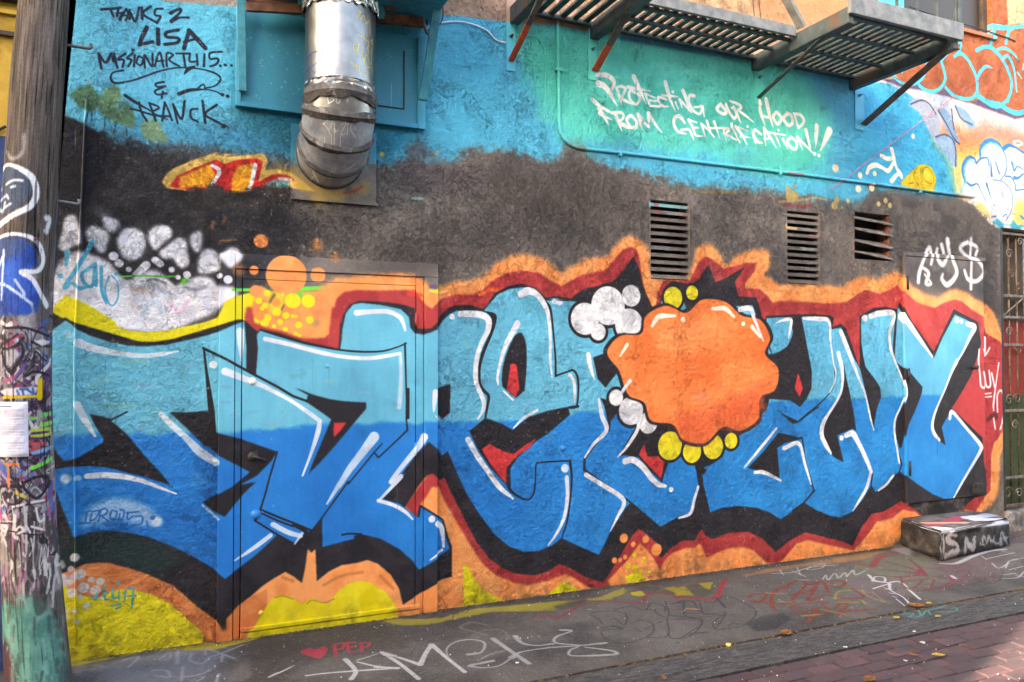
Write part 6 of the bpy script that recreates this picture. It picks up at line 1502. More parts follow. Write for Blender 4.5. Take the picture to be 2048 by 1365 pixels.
# upper window
x0, x1, z0, z1 = WIN
wi = empty('window'); wi.parent = bld; wi.location = Vector((x0, 0, z0)) - bld.location
b = nb(); box(b, x0 + .001, x1 - .001, .09, .11, z0, z1 - .002); link('glass_pane', b, M_GLASS, wi)
for bx in ((x0 + .001, x0 + .06, .05, .089), (x1 - .06, x1 - .001, .05, .089)):
    b = nb(); box(b, *bx, z0 + .001, z1 - .002, .004); link('window_frame', b, M_TRIM, wi)
b = nb(); box(b, x0 - .03, x1 + .03, -.03, .085, z0 - .035, z0 - .001, .004); link('window_sill', b, M_SHEET, wi, uv=wall)
cable('wall_cable', [(1818, 13), (1842, 22), (1885, 36), (1940, 52), (1985, 66), (2020, 78), (2031, 84)], .005, M_BLACKI, .008)

# ------------------------------------------------------------------ iron gate in the doorway at the right
gate = empty('security_gate', (GX0, .03, GZ0), 'rusty brown iron security gate with scrolls closing the doorway beyond the mural', 'gate')
b = nb(); box(b, GX0 + .002, GX0 + .045, .005, .05, .02, GZ1 - .004, .004); link('gate_post', b, M_BLACKI, gate)
b = nb(); box(b, GX1 - .045, GX1 - .002, .005, .05, .02, GZ1 - .004, .004); link('gate_post', b, M_BLACKI, gate)
def gz(py, px=2015): return on_y(px, py, .03).z
for py, m_ in ((468, M_GATE), (592, M_RAIL), (635, M_RAIL), (690, M_RAIL), (822, M_RAIL), (956, M_RAIL), (1012, M_GATE)):
    z = gz(py); b = nb(); box(b, GX0 + .046, GX1 - .046, .018, .040, z - .012, z + .012, .003); link('rail', b, m_, gate)
for k in range(10):
    x = GX0 + .075 + k * .115
    b = nb(); tube(b, [(x, .05, GZ0 + .03), (x, .05, GZ1 - .03)], .009, 8); link('bar', b, M_GATE if k % 3 else M_GATEB, gate, smooth=True)
def scroll(x, z, r, f=1, m_=None):
    b = nb(); P = []
    for q in range(22):
        a = q / 21 * 2.6 * pi; rr = r * (1 - q / 21 * .75)
        P.append((x + f * rr * cos(a), .028, z + rr * sin(a)))
    tube(b, P, .006, 6); link('scroll', b, m_ or M_GATE, gate, smooth=True)
for k, (px, py, r_, f_) in enumerate(((2018, 508, .05, 1), (2022, 548, .045, -1), (2040, 484, .04, 1), (2036, 574, .04, 1), (2018, 664, .05, 1), (2036, 700, .05, -1), (2018, 800, .055, 1), (2034, 798, .055, -1), (2030, 850, .05, 1), (2016, 986, .06, 1), (2038, 986, .05, -1))):
    p = on_y(px, py, .028); scroll(p.x, p.z, r_, f_, (M_RAIL, M_GATE)[k % 2])
b = nb(); bar(b, (GX0 + .05, .029, gz(635)), (GX0 + .40, .029, gz(592)), .012, .012); bar(b, (GX0 + .40, .029, gz(592)), (GX0 + .75, .029, gz(635)), .012, .012); link('diagonal_bar', b, M_RAIL, gate)
# doorway behind the gate
b = nb(); box(b, GX0, GX1, .10, .139, GZ0, 1.25); link('inner_door_panel', b, M_GREEN, bld)
b = nb(); box(b, GX0, GX1, .10, .139, 1.252, 1.95); link('inner_door_panel', b, M_REDIN, bld)
b = nb(); box(b, GX0, GX1, .10, .139, 1.952, GZ1); link('inner_door_panel', b, M_DOORIN, bld)
b = nb(); box(b, GX0 + .001, GX1 - .001, -.06, .13, -.06, GZ0 - .02, .01); link('door_sill', b, M_CONC, bld)

# ------------------------------------------------------------------ concrete step block
bx = dict(x0=5.60, x1=6.62, y0=-.52, y1=-.002, h=.24)
p0 = on_z(1884, 1124, 0); p1 = on_z(2021, 1092, 0)
b = nb()
V_ = [(p0.x, p0.y), (p1.x, p1.y), (p1.x + .05, -.002), (5.72, -.002)]
top = []
a_ = [b.verts.new((x, y, -.01)) for x, y in V_]; c_ = [b.verts.new((x, y, .235)) for x, y in V_]
b.faces.new(a_[::-1]); b.faces.new(c_)
for i in range(4): b.faces.new((a_[i], a_[(i + 1) % 4], c_[(i + 1) % 4], c_[i]))
bmesh.ops.bevel(b, geom=list(b.edges), offset=.02, segments=3, affect='EDGES')
bmesh.ops.subdivide_edges(b, edges=b.edges, cuts=3, use_grid_fill=True)
for v in b.verts:
    v.co += Vector((rnd.gauss(0, .0022), rnd.gauss(0, .0022), rnd.gauss(0, .0018)))
# paint for the block: its own small sheet, unrolled: front face (u along the block, v up) and the top
BCW = (Vector((p1.x, p1.y, 0)) - Vector((p0.x, p0.y, 0))); BLN = BCW.length; BD = BCW.normalized(); BN = Vector((BD.y, -BD.x, 0))
def block_uv(p):
    d = ray_np(p)
    n = np.array(BN); o = np.array(p0) - np.array(CAM)
    t = (o @ n) / (d @ n)
    q = np.array(CAM)[None] + d * t[:, None] - np.array(p0)[None]
    return np.stack([q @ np.array(BD), q[:, 2]], 1)
bk = Canvas(-.7, 1.3, -.05, .85, 400, block_uv, (88, 84, 84))
bk.broad = fbm(bk.h, bk.w, 60, 4)
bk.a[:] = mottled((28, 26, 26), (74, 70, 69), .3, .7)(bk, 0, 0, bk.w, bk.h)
for l, w in (('Q 1500,825 1450,820 1430,860 1500,890 1510,940 1440,990 1415,990', [24, 30, 34, 34, 40, 50, 40]), ('Q 1570,960 1575,850 1600,910 1640,930 1640,850', 26), ('Q 1590,900 1630,900', 20), ('Q 1700,900 1710,830 1740,880 1750,830 1780,870', 16), ('Q 1800,830 1790,870 1830,890', 14), ('Q 1850,890 1850,800 1900,890', 20), ('Q 1845,850 1900,840', 16), ('Q 1690,890 1720,900', 14)):
    bk.line(l, (160, 156, 162), w=w, soft=5, grain=1, ragged=.9, alpha=.9)
bk.line('Q 1390,1000 1400,900 1390,800', (150, 150, 160), w=24, soft=4, grain=1)
bk.line('Q 1390,800 1600,760 1800,735 1920,720', (190, 192, 204), w=18, soft=4, grain=1)
# the top face lies above v=.30 on this sheet, the end face left of u=0
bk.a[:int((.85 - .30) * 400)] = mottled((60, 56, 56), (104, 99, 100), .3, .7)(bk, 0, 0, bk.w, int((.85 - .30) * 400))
def topuv(px, py):
    q = on_z(px, py, .235) - p0; return (q.dot(BD), .30 + abs(q.dot(BN)))
def raw(canvas, uvs): return np.array(uvs)
bk.proj = lambda P: P
def tl(pts_, c, w, **k):
    P_ = np.array([topuv(*p) for p in pts_]); bk.line(P_, c, w=[w], **k)
bk.scale_at = lambda P: 400.0
for pp, c_c, w_ in ((((1860, 1050), (1900, 1042), (1920, 1036)), (150, 60, 84), .10), (((1850, 1046), (1930, 1046)), (196, 150, 120), .07), (((1940, 1036), (1985, 1030)), (176, 178, 190), .13), (((1870, 1056), (1900, 1058)), (200, 206, 220), .08), (((1950, 1040), (2010, 1040)), (200, 204, 216), .08), (((1840, 1050), (1880, 1060)), (190, 194, 208), .05)):
    tl(pp, c_c, w_, soft=.03, grain=.8, ragged=.4)
bk.a += ((blur(rng.random((bk.h, bk.w), dtype=np.float32), 1) - .5) * 44)[..., None]
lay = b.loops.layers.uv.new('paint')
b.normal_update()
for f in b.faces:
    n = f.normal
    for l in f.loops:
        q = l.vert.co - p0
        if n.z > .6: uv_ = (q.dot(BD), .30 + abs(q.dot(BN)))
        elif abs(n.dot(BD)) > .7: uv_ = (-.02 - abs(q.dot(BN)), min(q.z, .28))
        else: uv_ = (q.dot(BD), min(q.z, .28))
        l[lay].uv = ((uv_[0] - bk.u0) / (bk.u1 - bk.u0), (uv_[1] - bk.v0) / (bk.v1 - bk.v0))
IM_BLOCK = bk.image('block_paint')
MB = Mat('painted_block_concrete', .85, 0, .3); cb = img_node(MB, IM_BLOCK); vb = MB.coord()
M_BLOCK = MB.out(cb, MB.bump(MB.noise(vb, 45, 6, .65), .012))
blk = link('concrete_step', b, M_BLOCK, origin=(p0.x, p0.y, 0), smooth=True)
tag(blk, 'low concrete step block sprayed with white letters below the small metal door', 'step')

# ------------------------------------------------------------------ exhaust duct
DX = (WX(606, 150, -.3)[0] + WX(750, 150, -.3)[0]) / 2 + .005
DB, DR_, DZ = .30, .198, 3.13
duct = empty('exhaust_duct', (DX, -DB, DZ), 'fat galvanised metal exhaust duct bending into the wall with taped joints', 'duct')
def ring(c, nrm, r, seg=48):
    nrm = nrm.normalized(); s = Vector((1, 0, 0)); u = nrm.cross(s)
    return [c + (s * cos(2 * pi * k / seg) + u * sin(2 * pi * k / seg)) * r for k in range(seg)]
def skin(bm, R):
    rr = [[bm.verts.new(p) for p in q] for q in R]
    n = len(rr[0])
    for a, c in zip(rr, rr[1:]):
        for k in range(n): bm.faces.new((a[k], a[(k + 1) % n], c[(k + 1) % n], c[k]))
    bmesh.ops.recalc_face_normals(bm, faces=bm.faces)
def axis(th): return Vector((DX, -DB * cos(th), DZ - DB * sin(th))), Vector((0, sin(th), -cos(th)))
def joint(th, r):
    c, n = axis(th); return ring(c, n, r)
def joint_len(th, off, r):
    c, n = axis(th); return ring(c + n * off, n, r)
up = Vector((0, 0, 1))
def at_z(z, r): return ring(Vector((DX, -DB, z)), -up, r)
# duct paint: marker scribbles drawn on its own sheet (u round the duct, v up)
def duct_uv(p):
    d = ray_np(p); y = -DB - .1; t = (y - CAM.y) / d[:, 1]
    x = CAM.x + d[:, 0] * t; z = CAM.z + d[:, 2] * t
    return np.stack([np.arcsin(np.clip((x - DX) / DR_ * .98, -1, 1)) * DR_, z], 1)
dc = Canvas(-pi * DR_, pi * DR_, 2.3, 3.8, 380, duct_uv, (255, 255, 255))
dm = Canvas(-pi * DR_, pi * DR_, 2.3, 3.8, 380, duct_uv, (0, 0, 0))
def ds(l, c, w, **k):
    dc.line(l, c, w=w, soft=1.2, **k); dm.line(l, (255, 255, 255), w=w, soft=1.2, **k)
dc.a[:] = 90
for l in ('B 620,470 640,430 690,410 740,440 730,480 690,510 640,530 635,580 655,605', 'B 660,510 690,570 740,545 795,560 800,600 770,650 700,665 675,640 690,590'): ds(l, (34, 42, 130), 9)
for l in ('B 1010,150 1040,140 1000,190', 'B 1030,200 1060,165 1080,225 1110,190 1120,260 1125,300', 'B 1000,320 1060,330 1080,370', 'B 1040,360 1040,320', 'B 1080,350 1110,360 1090,420', 'B 1130,340 1150,320 1135,350 1155,360', 'B 1010,400 980,390 975,430 1000,440 1020,390 1000,480', 'B 1040,420 1060,510 1080,460', 'B 1090,460 1130,520 1140,390',
          'B 1090,400 1120,440', 'B 1060,490 1080,550 1130,550 1150,580', 'B 950,530 970,550', 'B 975,570 1000,550 995,590', 'B 1020,550 1020,600', 'B 1070,590 1100,590 1090,620 1060,620', 'B 1040,600 1035,630'): ds(l, (206, 176, 30), 9)
for l in ('B 620,270 630,320', 'B 640,260 670,290', 'B 610,220 620,260'): ds(l, (190, 90, 90), 5, alpha=.6)
for l in ('B 780,780 790,830', 'B 780,765 820,760 810,790 830,810 790,830', 'B 840,770 850,830 870,830 880,780', 'B 890,790 930,780', 'B 930,830 940,780 990,780', 'B 760,960 800,1010 820,1050', 'B 760,970 800,945 825,960 810,1010', 'B 840,970 850,1030 880,1020', 'B 850,1010 860,1180', 'B 890,990 930,980 900,1050 940,1050', 'B 945,990 950,1060',
          'B 940,985 980,980 970,1020 1025,1075', 'B 1000,1000 1015,1020', 'B 780,1060 800,1150', 'B 830,1050 840,1150', 'B 900,1060 905,1150', 'H 880,90 920,130 960,110', 'H 1080,90 1075,180', 'H 1100,90 1095,200', 'H 940,80 1010,150', 'H 1200,100 1260,60'): ds(l, (236, 234, 228), 8, alpha=.95)
IM_DUCT = dc.image('duct_marks'); IM_DMASK = dm.image('duct_marks_mask')
def duct_mat(name, dull):
    M = Mat(name, .36, 1.0, .5); v = M.coord(); vs = M.coord((40, 40, 1.5))
    if dull:
        col = M.ramp(M.noise(v, 9, 6, .65), [(.35, srgb((118, 122, 130))), (.65, srgb((168, 173, 180)))])
        M.b.inputs['Metallic'].default_value = .8; rg = M.ramp(M.noise(v, 14, 5), [(.3, (.4, .4, .4, 1)), (.7, (.6, .6, .6, 1))])
    else:
        col = M.ramp(M.noise(v, 10, 5, .6), [(.3, (.19, .195, .21, 1)), (.7, (.27, .27, .268, 1))])
        rg = M.ramp(M.noise(v, 22, 5), [(.3, (.28, .28, .28, 1)), (.7, (.38, .38, .38, 1))])
    ti = img_node(M, IM_DUCT); tm = img_node(M, IM_DMASK); sep = M.n('ShaderNodeSeparateColor'); M.l(tm, sep.inputs[0])
    col = M.mix(sep.outputs[0], col, ti)
    mt = M.math('MULTIPLY', M.math('SUBTRACT', 1.0, sep.outputs[0]), .55 if dull else 1.0); M.l(mt, M.b.inputs['Metallic'])
    return M.out(col, M.bump(M.math('ADD', M.noise(v, 6, 3), M.math('MULTIPLY', M.noise(vs, 1, 3), .12)), .005), rg)
M_D1 = duct_mat('galvanised_duct_marked', False); M_D2 = duct_mat('dull_duct_marked', True)
def duct_part(name, R, mat, parent=duct):
    b = nb(); skin(b, R); lay = b.loops.layers.uv.new('paint')
    for f in b.faces:
        for l in f.loops:
            co = l.vert.co
            a = math.asin(max(-1, min(1, (co.x - DX) / DR_)))
            l[lay].uv = ((a * DR_ - dc.u0) / (dc.u1 - dc.u0), (co.z - dc.v0) / (dc.v1 - dc.v0))
    return link(name, b, mat, parent, smooth=True)
z_a = on_y(678, 178, -.5).z; z_b = on_y(678, 236, -.48).z
d225 = pi / 8
def hemi(th0, th1, r0, r1, bulge=.004):
    out = []
    for k in range(7):
        t = k / 6; th = th0 + (th1 - th0) * t
        c0, n0 = axis(th); out.append(ring(c0, n0, r0 + (r1 - r0) * t))
    # a gore is straight between its two joints: blend the end rings
    A, Bq = joint(th0, r0), joint(th1, r1)
    return [[a.lerp(c, k / 4) for a, c in zip(A, Bq)] for k in range(5)]
duct_part('straight_section', [at_z(4.6, DR_), at_z(3.9, DR_), at_z(z_a, DR_)], M_D1)
duct_part('collar_section', [at_z(z_a, DR_ + .002), at_z(DZ + .02, DR_ + .002), joint(0, DR_ + .002)], M_D1)
duct_part('elbow_section', hemi(0, d225 * 1.0, DR_ + .004, DR_ + .004), M_D1)
duct_part('elbow_section', hemi(d225, d225 * 2, DR_ + .006, DR_ + .006), M_D2)
duct_part('elbow_section', hemi(d225 * 2, d225 * 3, DR_ + .004, DR_ + .004), M_D2)
duct_part('elbow_section', hemi(d225 * 3, d225 * 4, DR_ + .002, DR_ + .002), M_D2)
def band(th, w, r, zz=None):
    b = nb(); R = []
    seg = 64
    offs = [rnd.uniform(-.7, .7) for _ in range(seg)]
    offs = [(offs[i] + offs[i - 1] + offs[(i + 1) % seg]) / 3 for i in range(seg)]
    of2 = [rnd.uniform(-1, 1) for _ in range(seg)]; of2 = [(of2[i] + of2[i - 1] + of2[(i + 1) % seg]) / 3 for i in range(seg)]
    if zz is None: c, n = axis(th)
    else: c, n = Vector((DX, -DB, zz)), Vector((0, 0, -1))
    s = Vector((1, 0, 0)); u = n.cross(s)
    for t, rr in ((-1, r - .001), (-.85, r + .004), (-.1, r + .006), (0, r + .012), (.1, r + .006), (.85, r + .004), (1, r - .001)):
        q = []
        for k in range(seg):
            wob = (offs[k] if t < 0 else of2[k]) * w * .55 * abs(t)
            a = 2 * pi * k / seg
            q.append(c + n * (t * w + (wob if abs(t) > .2 else 0)) + (s * cos(a) + u * sin(a)) * rr)
        R.append(q)
    skin(b, R); return link('sealant_band', b, M_SEAL, duct, smooth=True)
band(0, .042, DR_ + .002, z_a); band(d225, .030, DR_ + .006); band(d225 * 2, .024, DR_ + .006); band(d225 * 3, .020, DR_ + .004)
b = nb(); c, n = axis(pi / 2); skin(b, [ring(c + Vector((0, -.03, 0)), n, DR_ + .004), ring(c + Vector((0, -.006, 0)), n, DR_ + .010), ring(c + Vector((0, -.005, 0)), n, DR_ + .022)]); link('wall_flange', b, M_SEAL, duct, smooth=True)
b = nb(); R = []
zf = on_y(678, 10, -.5).z
for k in range(9):
    q = ring(Vector((DX, -DB, zf + .03 + k * .06)), -up, DR_ + .006)
    for i, p in enumerate(q):
        d_ = (p - Vector((DX, -DB, p.z))).normalized(); p += d_ * rnd.uniform(-.002, .012)
        if k == 0: p.z += rnd.uniform(-.012, .012)
    R.append(q)
skin(b, R); link('foil_wrap', b, M_FOIL, duct)
# ------------------------------------------------------------------ bracket frame and fan box above
fr = empty('fan_bracket_frame', (DX, -.2, 3.6), 'teal painted iron bracket frame with rusty beams round the duct top', 'bracket')
def P3(px, py, y): v = on_y(px, py, y); return (v.x, v.y, v.z)
b = nb(); bar(b, P3(485, 182, -.05), P3(481, -60, -.12), .045, .012, up=(0, -1, 0)); link('strut', b, M_TEAL, fr)
b = nb(); bar(b, P3(847, 200, -.05), P3(887, -70, -.32), .056, .014, up=(0, -1, 0)); link('strut', b, M_TEAL, fr)
b = nb(); bar(b, P3(492, 14, -.14), P3(604, 20, -.14), .03, .05, up=(0, 0, 1)); link('beam', b, M_RUST, fr)
b = nb(); bar(b, P3(492, 1, -.06), P3(604, 9, -.06), .03, .02, up=(0, 0, 1)); link('beam', b, M_RUST, fr)
b = nb(); bar(b, P3(752, 36, -.10), P3(846, 46, -.10), .03, .06, up=(0, 0, 1)); link('beam', b, M_RUST, fr)
b = nb(); bar(b, P3(770, 20, -.16), P3(840, -8, -.2), .02, .02); link('tie_rod', b, M_RUST, fr)
b = nb(); quad_prism(b, [WX(748, 38, -.14), WX(768, 38, -.14), WX(780, -40, -.14), WX(748, -40, -.14)], -.15, -.13, .002); link('gusset', b, M_TEAL, fr)
b = nb(); quad_prism(b, [WX(597, 28, -.14), WX(607, 28, -.14), WX(607, -40, -.14), WX(597, -40, -.14)], -.15, -.13, .002); link('gusset', b, M_TEAL, fr)
b = nb(); q_ = catmull(np.array([(838, -20), (842, 10), (846, 40), (852, 62), (856, 68), (858, 60)], float)); tube(b, [P3(x, y, -.10) for x, y in q_], .010, 10); link('hanging_hose', b, M_LIGHTI, fr, smooth=True)
b = nb(); quad_prism(b, [WX(853, 50, -.05), WX(866, 30, -.05), WX(872, -40, -.05), WX(852, -40, -.05)], -.06, -.04, .002); link('dark_bracket_plate', b, M_DARK, fr)
b = nb(); tube(b, [P3(806, 48, -.03), P3(806, 40, -.03)], .008, 8); link('hook', b, M_BLACKI, fr)
b = nb(); zc = 3.74
box(b, .42, 1.50, -.75, -.52, zc, 4.4, .004); box(b, .42, 1.50, -.08, -.001, zc, 4.4, .004); box(b, .42, DX - .23, -.51, -.09, zc, 4.4, .004); box(b, DX + .23, 1.50, -.51, -.09, zc, 4.4, .004)
link('fan_housing', b, M_TEAL, fr)

# ------------------------------------------------------------------ fire escape
ZP = 3.955
fe = empty('fire_escape', (3.7, -.3, ZP), 'dark grey iron fire escape platform with slatted floor and diagonal braces', 'fire escape')
def sl(x, y0, y1, z=ZP, w=.042):
    b = nb(); box(b, x - w / 2, x + w / 2, y0, y1, z - .009, z + .009, .003); link('slat', b, M_SLAT, fe)
x = 4.235
while x < 5.16: sl(x, -.91, -.03); x += .0735
x = 2.80
while x < 4.09: sl(x, -.44, -.03); x += .078
x = 2.17
while x < 2.66: sl(x, -.91, -.03, w=.048); x += .092
for (xa, xb, ys) in ((4.19, 5.17, (-.06, -.33, -.62, -.88)), (2.75, 4.13, (-.05, -.24, -.42)), (2.12, 2.67, (-.05, -.50))):
    for y in ys:
        b = nb(); box(b, xa, xb, y - .016, y + .016, ZP - .030, ZP - .010, .002); link('cross_bar', b, M_SLAT, fe)
for xx, y1, m_ in ((2.09, -.95, M_IRON), (2.71, -.95, M_SLAT), (4.16, -.95, M_IRON), (5.20, -.95, M_SLAT)):
    b = nb(); box(b, xx - .022, xx + .022, y1, -.004, ZP - .095, ZP + .012, .004); box(b, xx - .022, xx + .045, y1, -.004, ZP - .101, ZP - .0955, .002); link('beam', b, m_, fe)
b = nb(); box(b, 4.12, 5.235, -.985, -.955, ZP - .05, ZP + .075, .004); link('outer_channel', b, M_LIGHTI, fe)
b = nb(); box(b, 2.74, 4.125, -.492, -.464, ZP - .02, ZP + .055, .004); link('stairwell_channel', b, M_LIGHTI, fe)
b = nb(); box(b, 2.0, 2.74, -.985, -.955, ZP - .05, ZP + .075, .004); link('outer_channel', b, M_LIGHTI, fe)
b = nb(); box(b, 2.1, 5.2, -.028, -.004, ZP - .02, ZP + .02, .002); link('wall_angle', b, M_SLAT, fe)
for k in range(11):
    xx = 4.17 + k * .20
    if xx > 5.25: break
    b = nb(); box(b, xx - .008, xx + .008, -.978, -.962, ZP + .076, ZP + 1.0, .002); link('baluster', b, M_IRON, fe)
b = nb(); box(b, 5.185, 5.215, -.985, -.95, ZP + .076, ZP + 1.05, .003); link('corner_post', b, M_IRON, fe)
b = nb(); box(b, 4.1, 5.22, -.99, -.955, ZP + 1.001, ZP + 1.04, .003); link('hand_rail', b, M_IRON, fe)
a0 = Vector(P3(1604, 56, -.478)); a1 = Vector(P3(1571, -6, -.478)); a1 = a0 + (a1 - a0) * 9
b = nb(); bar(b, a0, a1, .028, .07, up=(0, -1, 0)); link('stair_stringer', b, M_LIGHTI, fe)
# wall plates, braces
for pa, pb_, xx, yo, w, m_, plate in ((1012, 140, 2.09, -.52, .040, M_BROWNI, (1012, 1030, 142)), (1176, 160, 2.71, -.50, .050, M_BROWNI, (1176, 1192, 160)),
                                      (1509, 208, 4.16, -.80, .034, M_IRON, (1509, 1526, 210)), (1709, 258, 5.20, -.92, .062, M_BROWNI, (1709, 1726, 259))):
    q0 = WX(plate[0], plate[2]); q1 = WX(plate[1], plate[2])
    b = nb(); box(b, q0[0], q1[0], -.010, -.0005, q0[1], ZP + .25, .002); link('wall_plate', b, M_SHEET, fe, uv=wall)
    low = {1012: (1022, 122), 1176: (1190, 142), 1509: (1517, 196), 1709: (1727, 250)}[plate[0]]
    lo_ = Vector(P3(low[0], low[1], -.012)); hi_ = Vector((xx, yo, ZP - .07))
    br_ = nb()
    if plate[0] in (1012, 1176):
        t0_, t1_ = (.04, .50) if plate[0] == 1012 else (.05, .42)
        bar(br_, lo_.lerp(hi_, t1_ + .004), hi_, w, .016, up=(0, -.6, .8)); br = link('brace', br_, m_, fe)
        b = nb(); bar(b, lo_, lo_.lerp(hi_, t1_), w + .001, .0165, up=(0, -.6, .8)); link('brace_end', b, M_ORANGE, br)['label'] = 'orange painted lower end of the brace'
    else:
        bar(br_, lo_, hi_, w, .012, up=(0, -.6, .8))
        s_ = Vector((1, 0, 0)) * (w / 2 - .005)
        if plate[0] == 1709: bar(br_, lo_ + s_ + Vector((0, .018, .018)), hi_ + s_ + Vector((0, .018, .018)), .010, .045, up=(0, -.6, .8))
        link('brace', br_, m_, fe)
    c = ((q0[0] + q1[0]) / 2, {1012: 74, 1176: 100, 1509: 156, 1709: 192}[plate[0]])
    pz = WX(plate[0] + 8, c[1])[1]
    b = nb(); dome(b, (c[0], -.010, pz), .013, .018, 10); tube(b, [(c[0], -.008, pz), (c[0], -.045, pz)], .006, 8); link('anchor_bolt', b, M_RUST if plate[0] == 1012 else M_TEAL, fe, smooth=True)

# ------------------------------------------------------------------ utility pole
pole = empty('utility_pole', (float(px__[0]), POLE_Y, 0), 'weathered wooden utility pole plastered with graffiti and paint at the left edge', 'pole')
b = nb(); zs_ = np.concatenate([np.linspace(-.06, 4.5, 90)])
seg = 40; rings = []
rel = [rnd.gauss(0, 1) for _ in range(seg)]
for z in zs_:
    cx = float(np.interp(z, pz_, px__)); r_ = float(np.interp(z, pz_, pr_))
    q = []
    for k in range(seg):
        a = 2 * pi * k / seg
        rr = r_ * (1 + .004 * rel[k]) + .0015 * sin(9 * z + k)
        q.append(b.verts.new((cx + rr * sin(a), POLE_Y - rr * cos(a), z)))
    rings.append(q)
lay = b.loops.layers.uv.new('paint')
for j in range(len(rings) - 1):
    for k in range(seg):
        f = b.faces.new((rings[j][k], rings[j][(k + 1) % seg], rings[j + 1][(k + 1) % seg], rings[j + 1][k]))
        for l, (kk, jj) in zip(f.loops, ((k, j), (k + 1, j), (k + 1, j + 1), (k, j + 1))):
            a = 2 * pi * kk / seg
            if k >= seg // 2: a -= 2 * pi
            l[lay].uv = ((a * PR - pc.u0) / (pc.u1 - pc.u0), (zs_[jj] - pc.v0) / (pc.v1 - pc.v0))
b.faces.new(rings[-1])
link('trunk', b, M_POLE, pole, smooth=True)
def rx(z): return float(np.interp(z, pz_, px__)), float(np.interp(z, pz_, pr_))
for (pa, pb_, up_) in (((126, 90), (182, 98), 10), ((106, 401), (158, 409), 10)):
    a = Vector(P3(*pa, POLE_Y)); c = Vector(P3(*pb_, POLE_Y + .02)); d = Vector(P3(pb_[0], pb_[1] - up_, POLE_Y + .02))
    b = nb(); tube(b, [a, c - (c - a).normalized() * .006, c + Vector((0, 0, .004)), d], [.0075, .0075, .0075, .008], 10); link('step_spike', b, M_BROWNI if pa[1] < 200 else M_LIGHTI, pole, smooth=True)
# staples and nails
b = nb()
for k in range(150):
    z = rnd.uniform(.9, 3.6) if k > 40 else rnd.uniform(1.2, 2.2); a = rnd.uniform(-1.1, 1.2); cx, r_ = rx(z)
    p = Vector((cx + r_ * sin(a), POLE_Y - r_ * cos(a), z)); t = Vector((cos(a), sin(a), 0)) * .005; n_ = Vector((sin(a), -cos(a), 0)) * .0015
    if k % 2: t = Vector((0, 0, .005))
    bar(b, p - t + n_, p + t + n_, .0016, .0016, up=(0.1, .1, 1) if k % 2 == 0 else (1, 0, 0), bev=0)
sp_ = link('staples', b, M_BLACKI, pole); sp_['kind'] = 'stuff'
# paper notice
pp = Canvas(0, .24, 0, .33, 900, lambda P: P, (206, 204, 220)); pp.scale_at = lambda P: 900.0
pp.a += ((fbm(pp.h, pp.w, 60, 4) - .5) * 40)[..., None]
pp.line(np.array([(.07, .302), (.17, .302)]), (80, 80, 100), w=[.006], soft=.001)
r3 = random.Random(2); yv = .288
while yv > .03:
    if r3.random() < .22: yv -= .006
    xe = .225 if r3.random() < .7 else r3.uniform(.08, .2); xv = .015
    while xv < xe:
        wd = r3.uniform(.008, .026); pp.line(np.array([(xv, yv), (min(xe, xv + wd), yv)]), (96, 94, 116), w=[.0022], soft=.0008, alpha=.8); xv += wd + .004
    yv -= .0066
IM_PAPER = pp.image('notice_print')
zt = on_y(28, 805, POLE_Y - .15).z; zbm = on_y(28, 916, POLE_Y - .15).z; hgt = zt - zbm
b = nb(); lay = b.loops.layers.uv.new('paint'); NX, NZ = 14, 10; G = {}
aR = math.asin(max(-1, min(1, (on_y(57, 860, POLE_Y - .10).x - rx((zt + zbm) / 2)[0]) / rx(zt)[1]))); wid = .23
for i in range(NX + 1):
    for j in range(NZ + 1):
        z = zbm + hgt * j / NZ; cx, r_ = rx(z); a = aR - (wid / r_) * (1 - i / NX); rr = r_ + .004 + rnd.uniform(0, .0025) + (.006 if j == 0 else 0)
        G[i, j] = b.verts.new((cx + rr * sin(a), POLE_Y - rr * cos(a), z))
for i in range(NX):
    for j in range(NZ):
        f = b.faces.new((G[i, j], G[i + 1, j], G[i + 1, j + 1], G[i, j + 1]))
        for l, (ii, jj) in zip(f.loops, ((i, j), (i + 1, j), (i + 1, j + 1), (i, j + 1))): l[lay].uv = (ii / NX, jj / NZ)
MP = Mat('notice_paper', .7, 0, .3); cpp = img_node(MP, IM_PAPER); vp = MP.coord()
pap = link('paper_notice', b, MP.out(cpp, MP.bump(MP.noise(vp, 30, 4), .01)), origin=(float(px__[0]), POLE_Y - .16, zbm), smooth=True)
sm = pap.modifiers.new('thickness', 'SOLIDIFY'); sm.thickness = .0006; sm.offset = 1
tag(pap, 'creased white typed notice sheet stapled to the wooden pole', 'notice')

# ------------------------------------------------------------------ yellow neighbour at the left
yb = empty('yellow_building', (-2, .2, 0), 'yellow rendered building glimpsed behind the wooden pole at far left', 'building')
z1_ = on_y(15, 278, .2).z; z2_ = on_y(15, 14, .2).z
b = nb(); box(b, -9, -.29, .146, 8, z1_, z2_); link('upper_wall', b, M_YEL, yb)
b = nb(); box(b, -9, -.29, .150, 8, -.06, z1_ - .001); link('lower_wall', b, M_YELD, yb)
b = nb(); box(b, -9, -.64, .09, 8, z2_ + .001, z2_ + .5); link('cornice', b, M_TRIM, yb)
for py in (30, 73):
    z = on_y(15, py, .17).z; b = nb(); box(b, -9, -.29, .12, .1455, z - .012, z + .012, .003); link('moulding', b, M_TRIM if py == 73 else M_YEL, yb)
b = nb(); q_ = [P3(-40, 262, .13), P3(-6, 262, .13), P3(12, 253, .13)]; tube(b, q_, .008, 8); link('wall_pipe', b, M_BLACKI, yb, smooth=True)
b = nb(); box(b, -9, -.29, .16, 8, z2_ + .5, 9); link('attic_wall', b, M_YEL, yb)

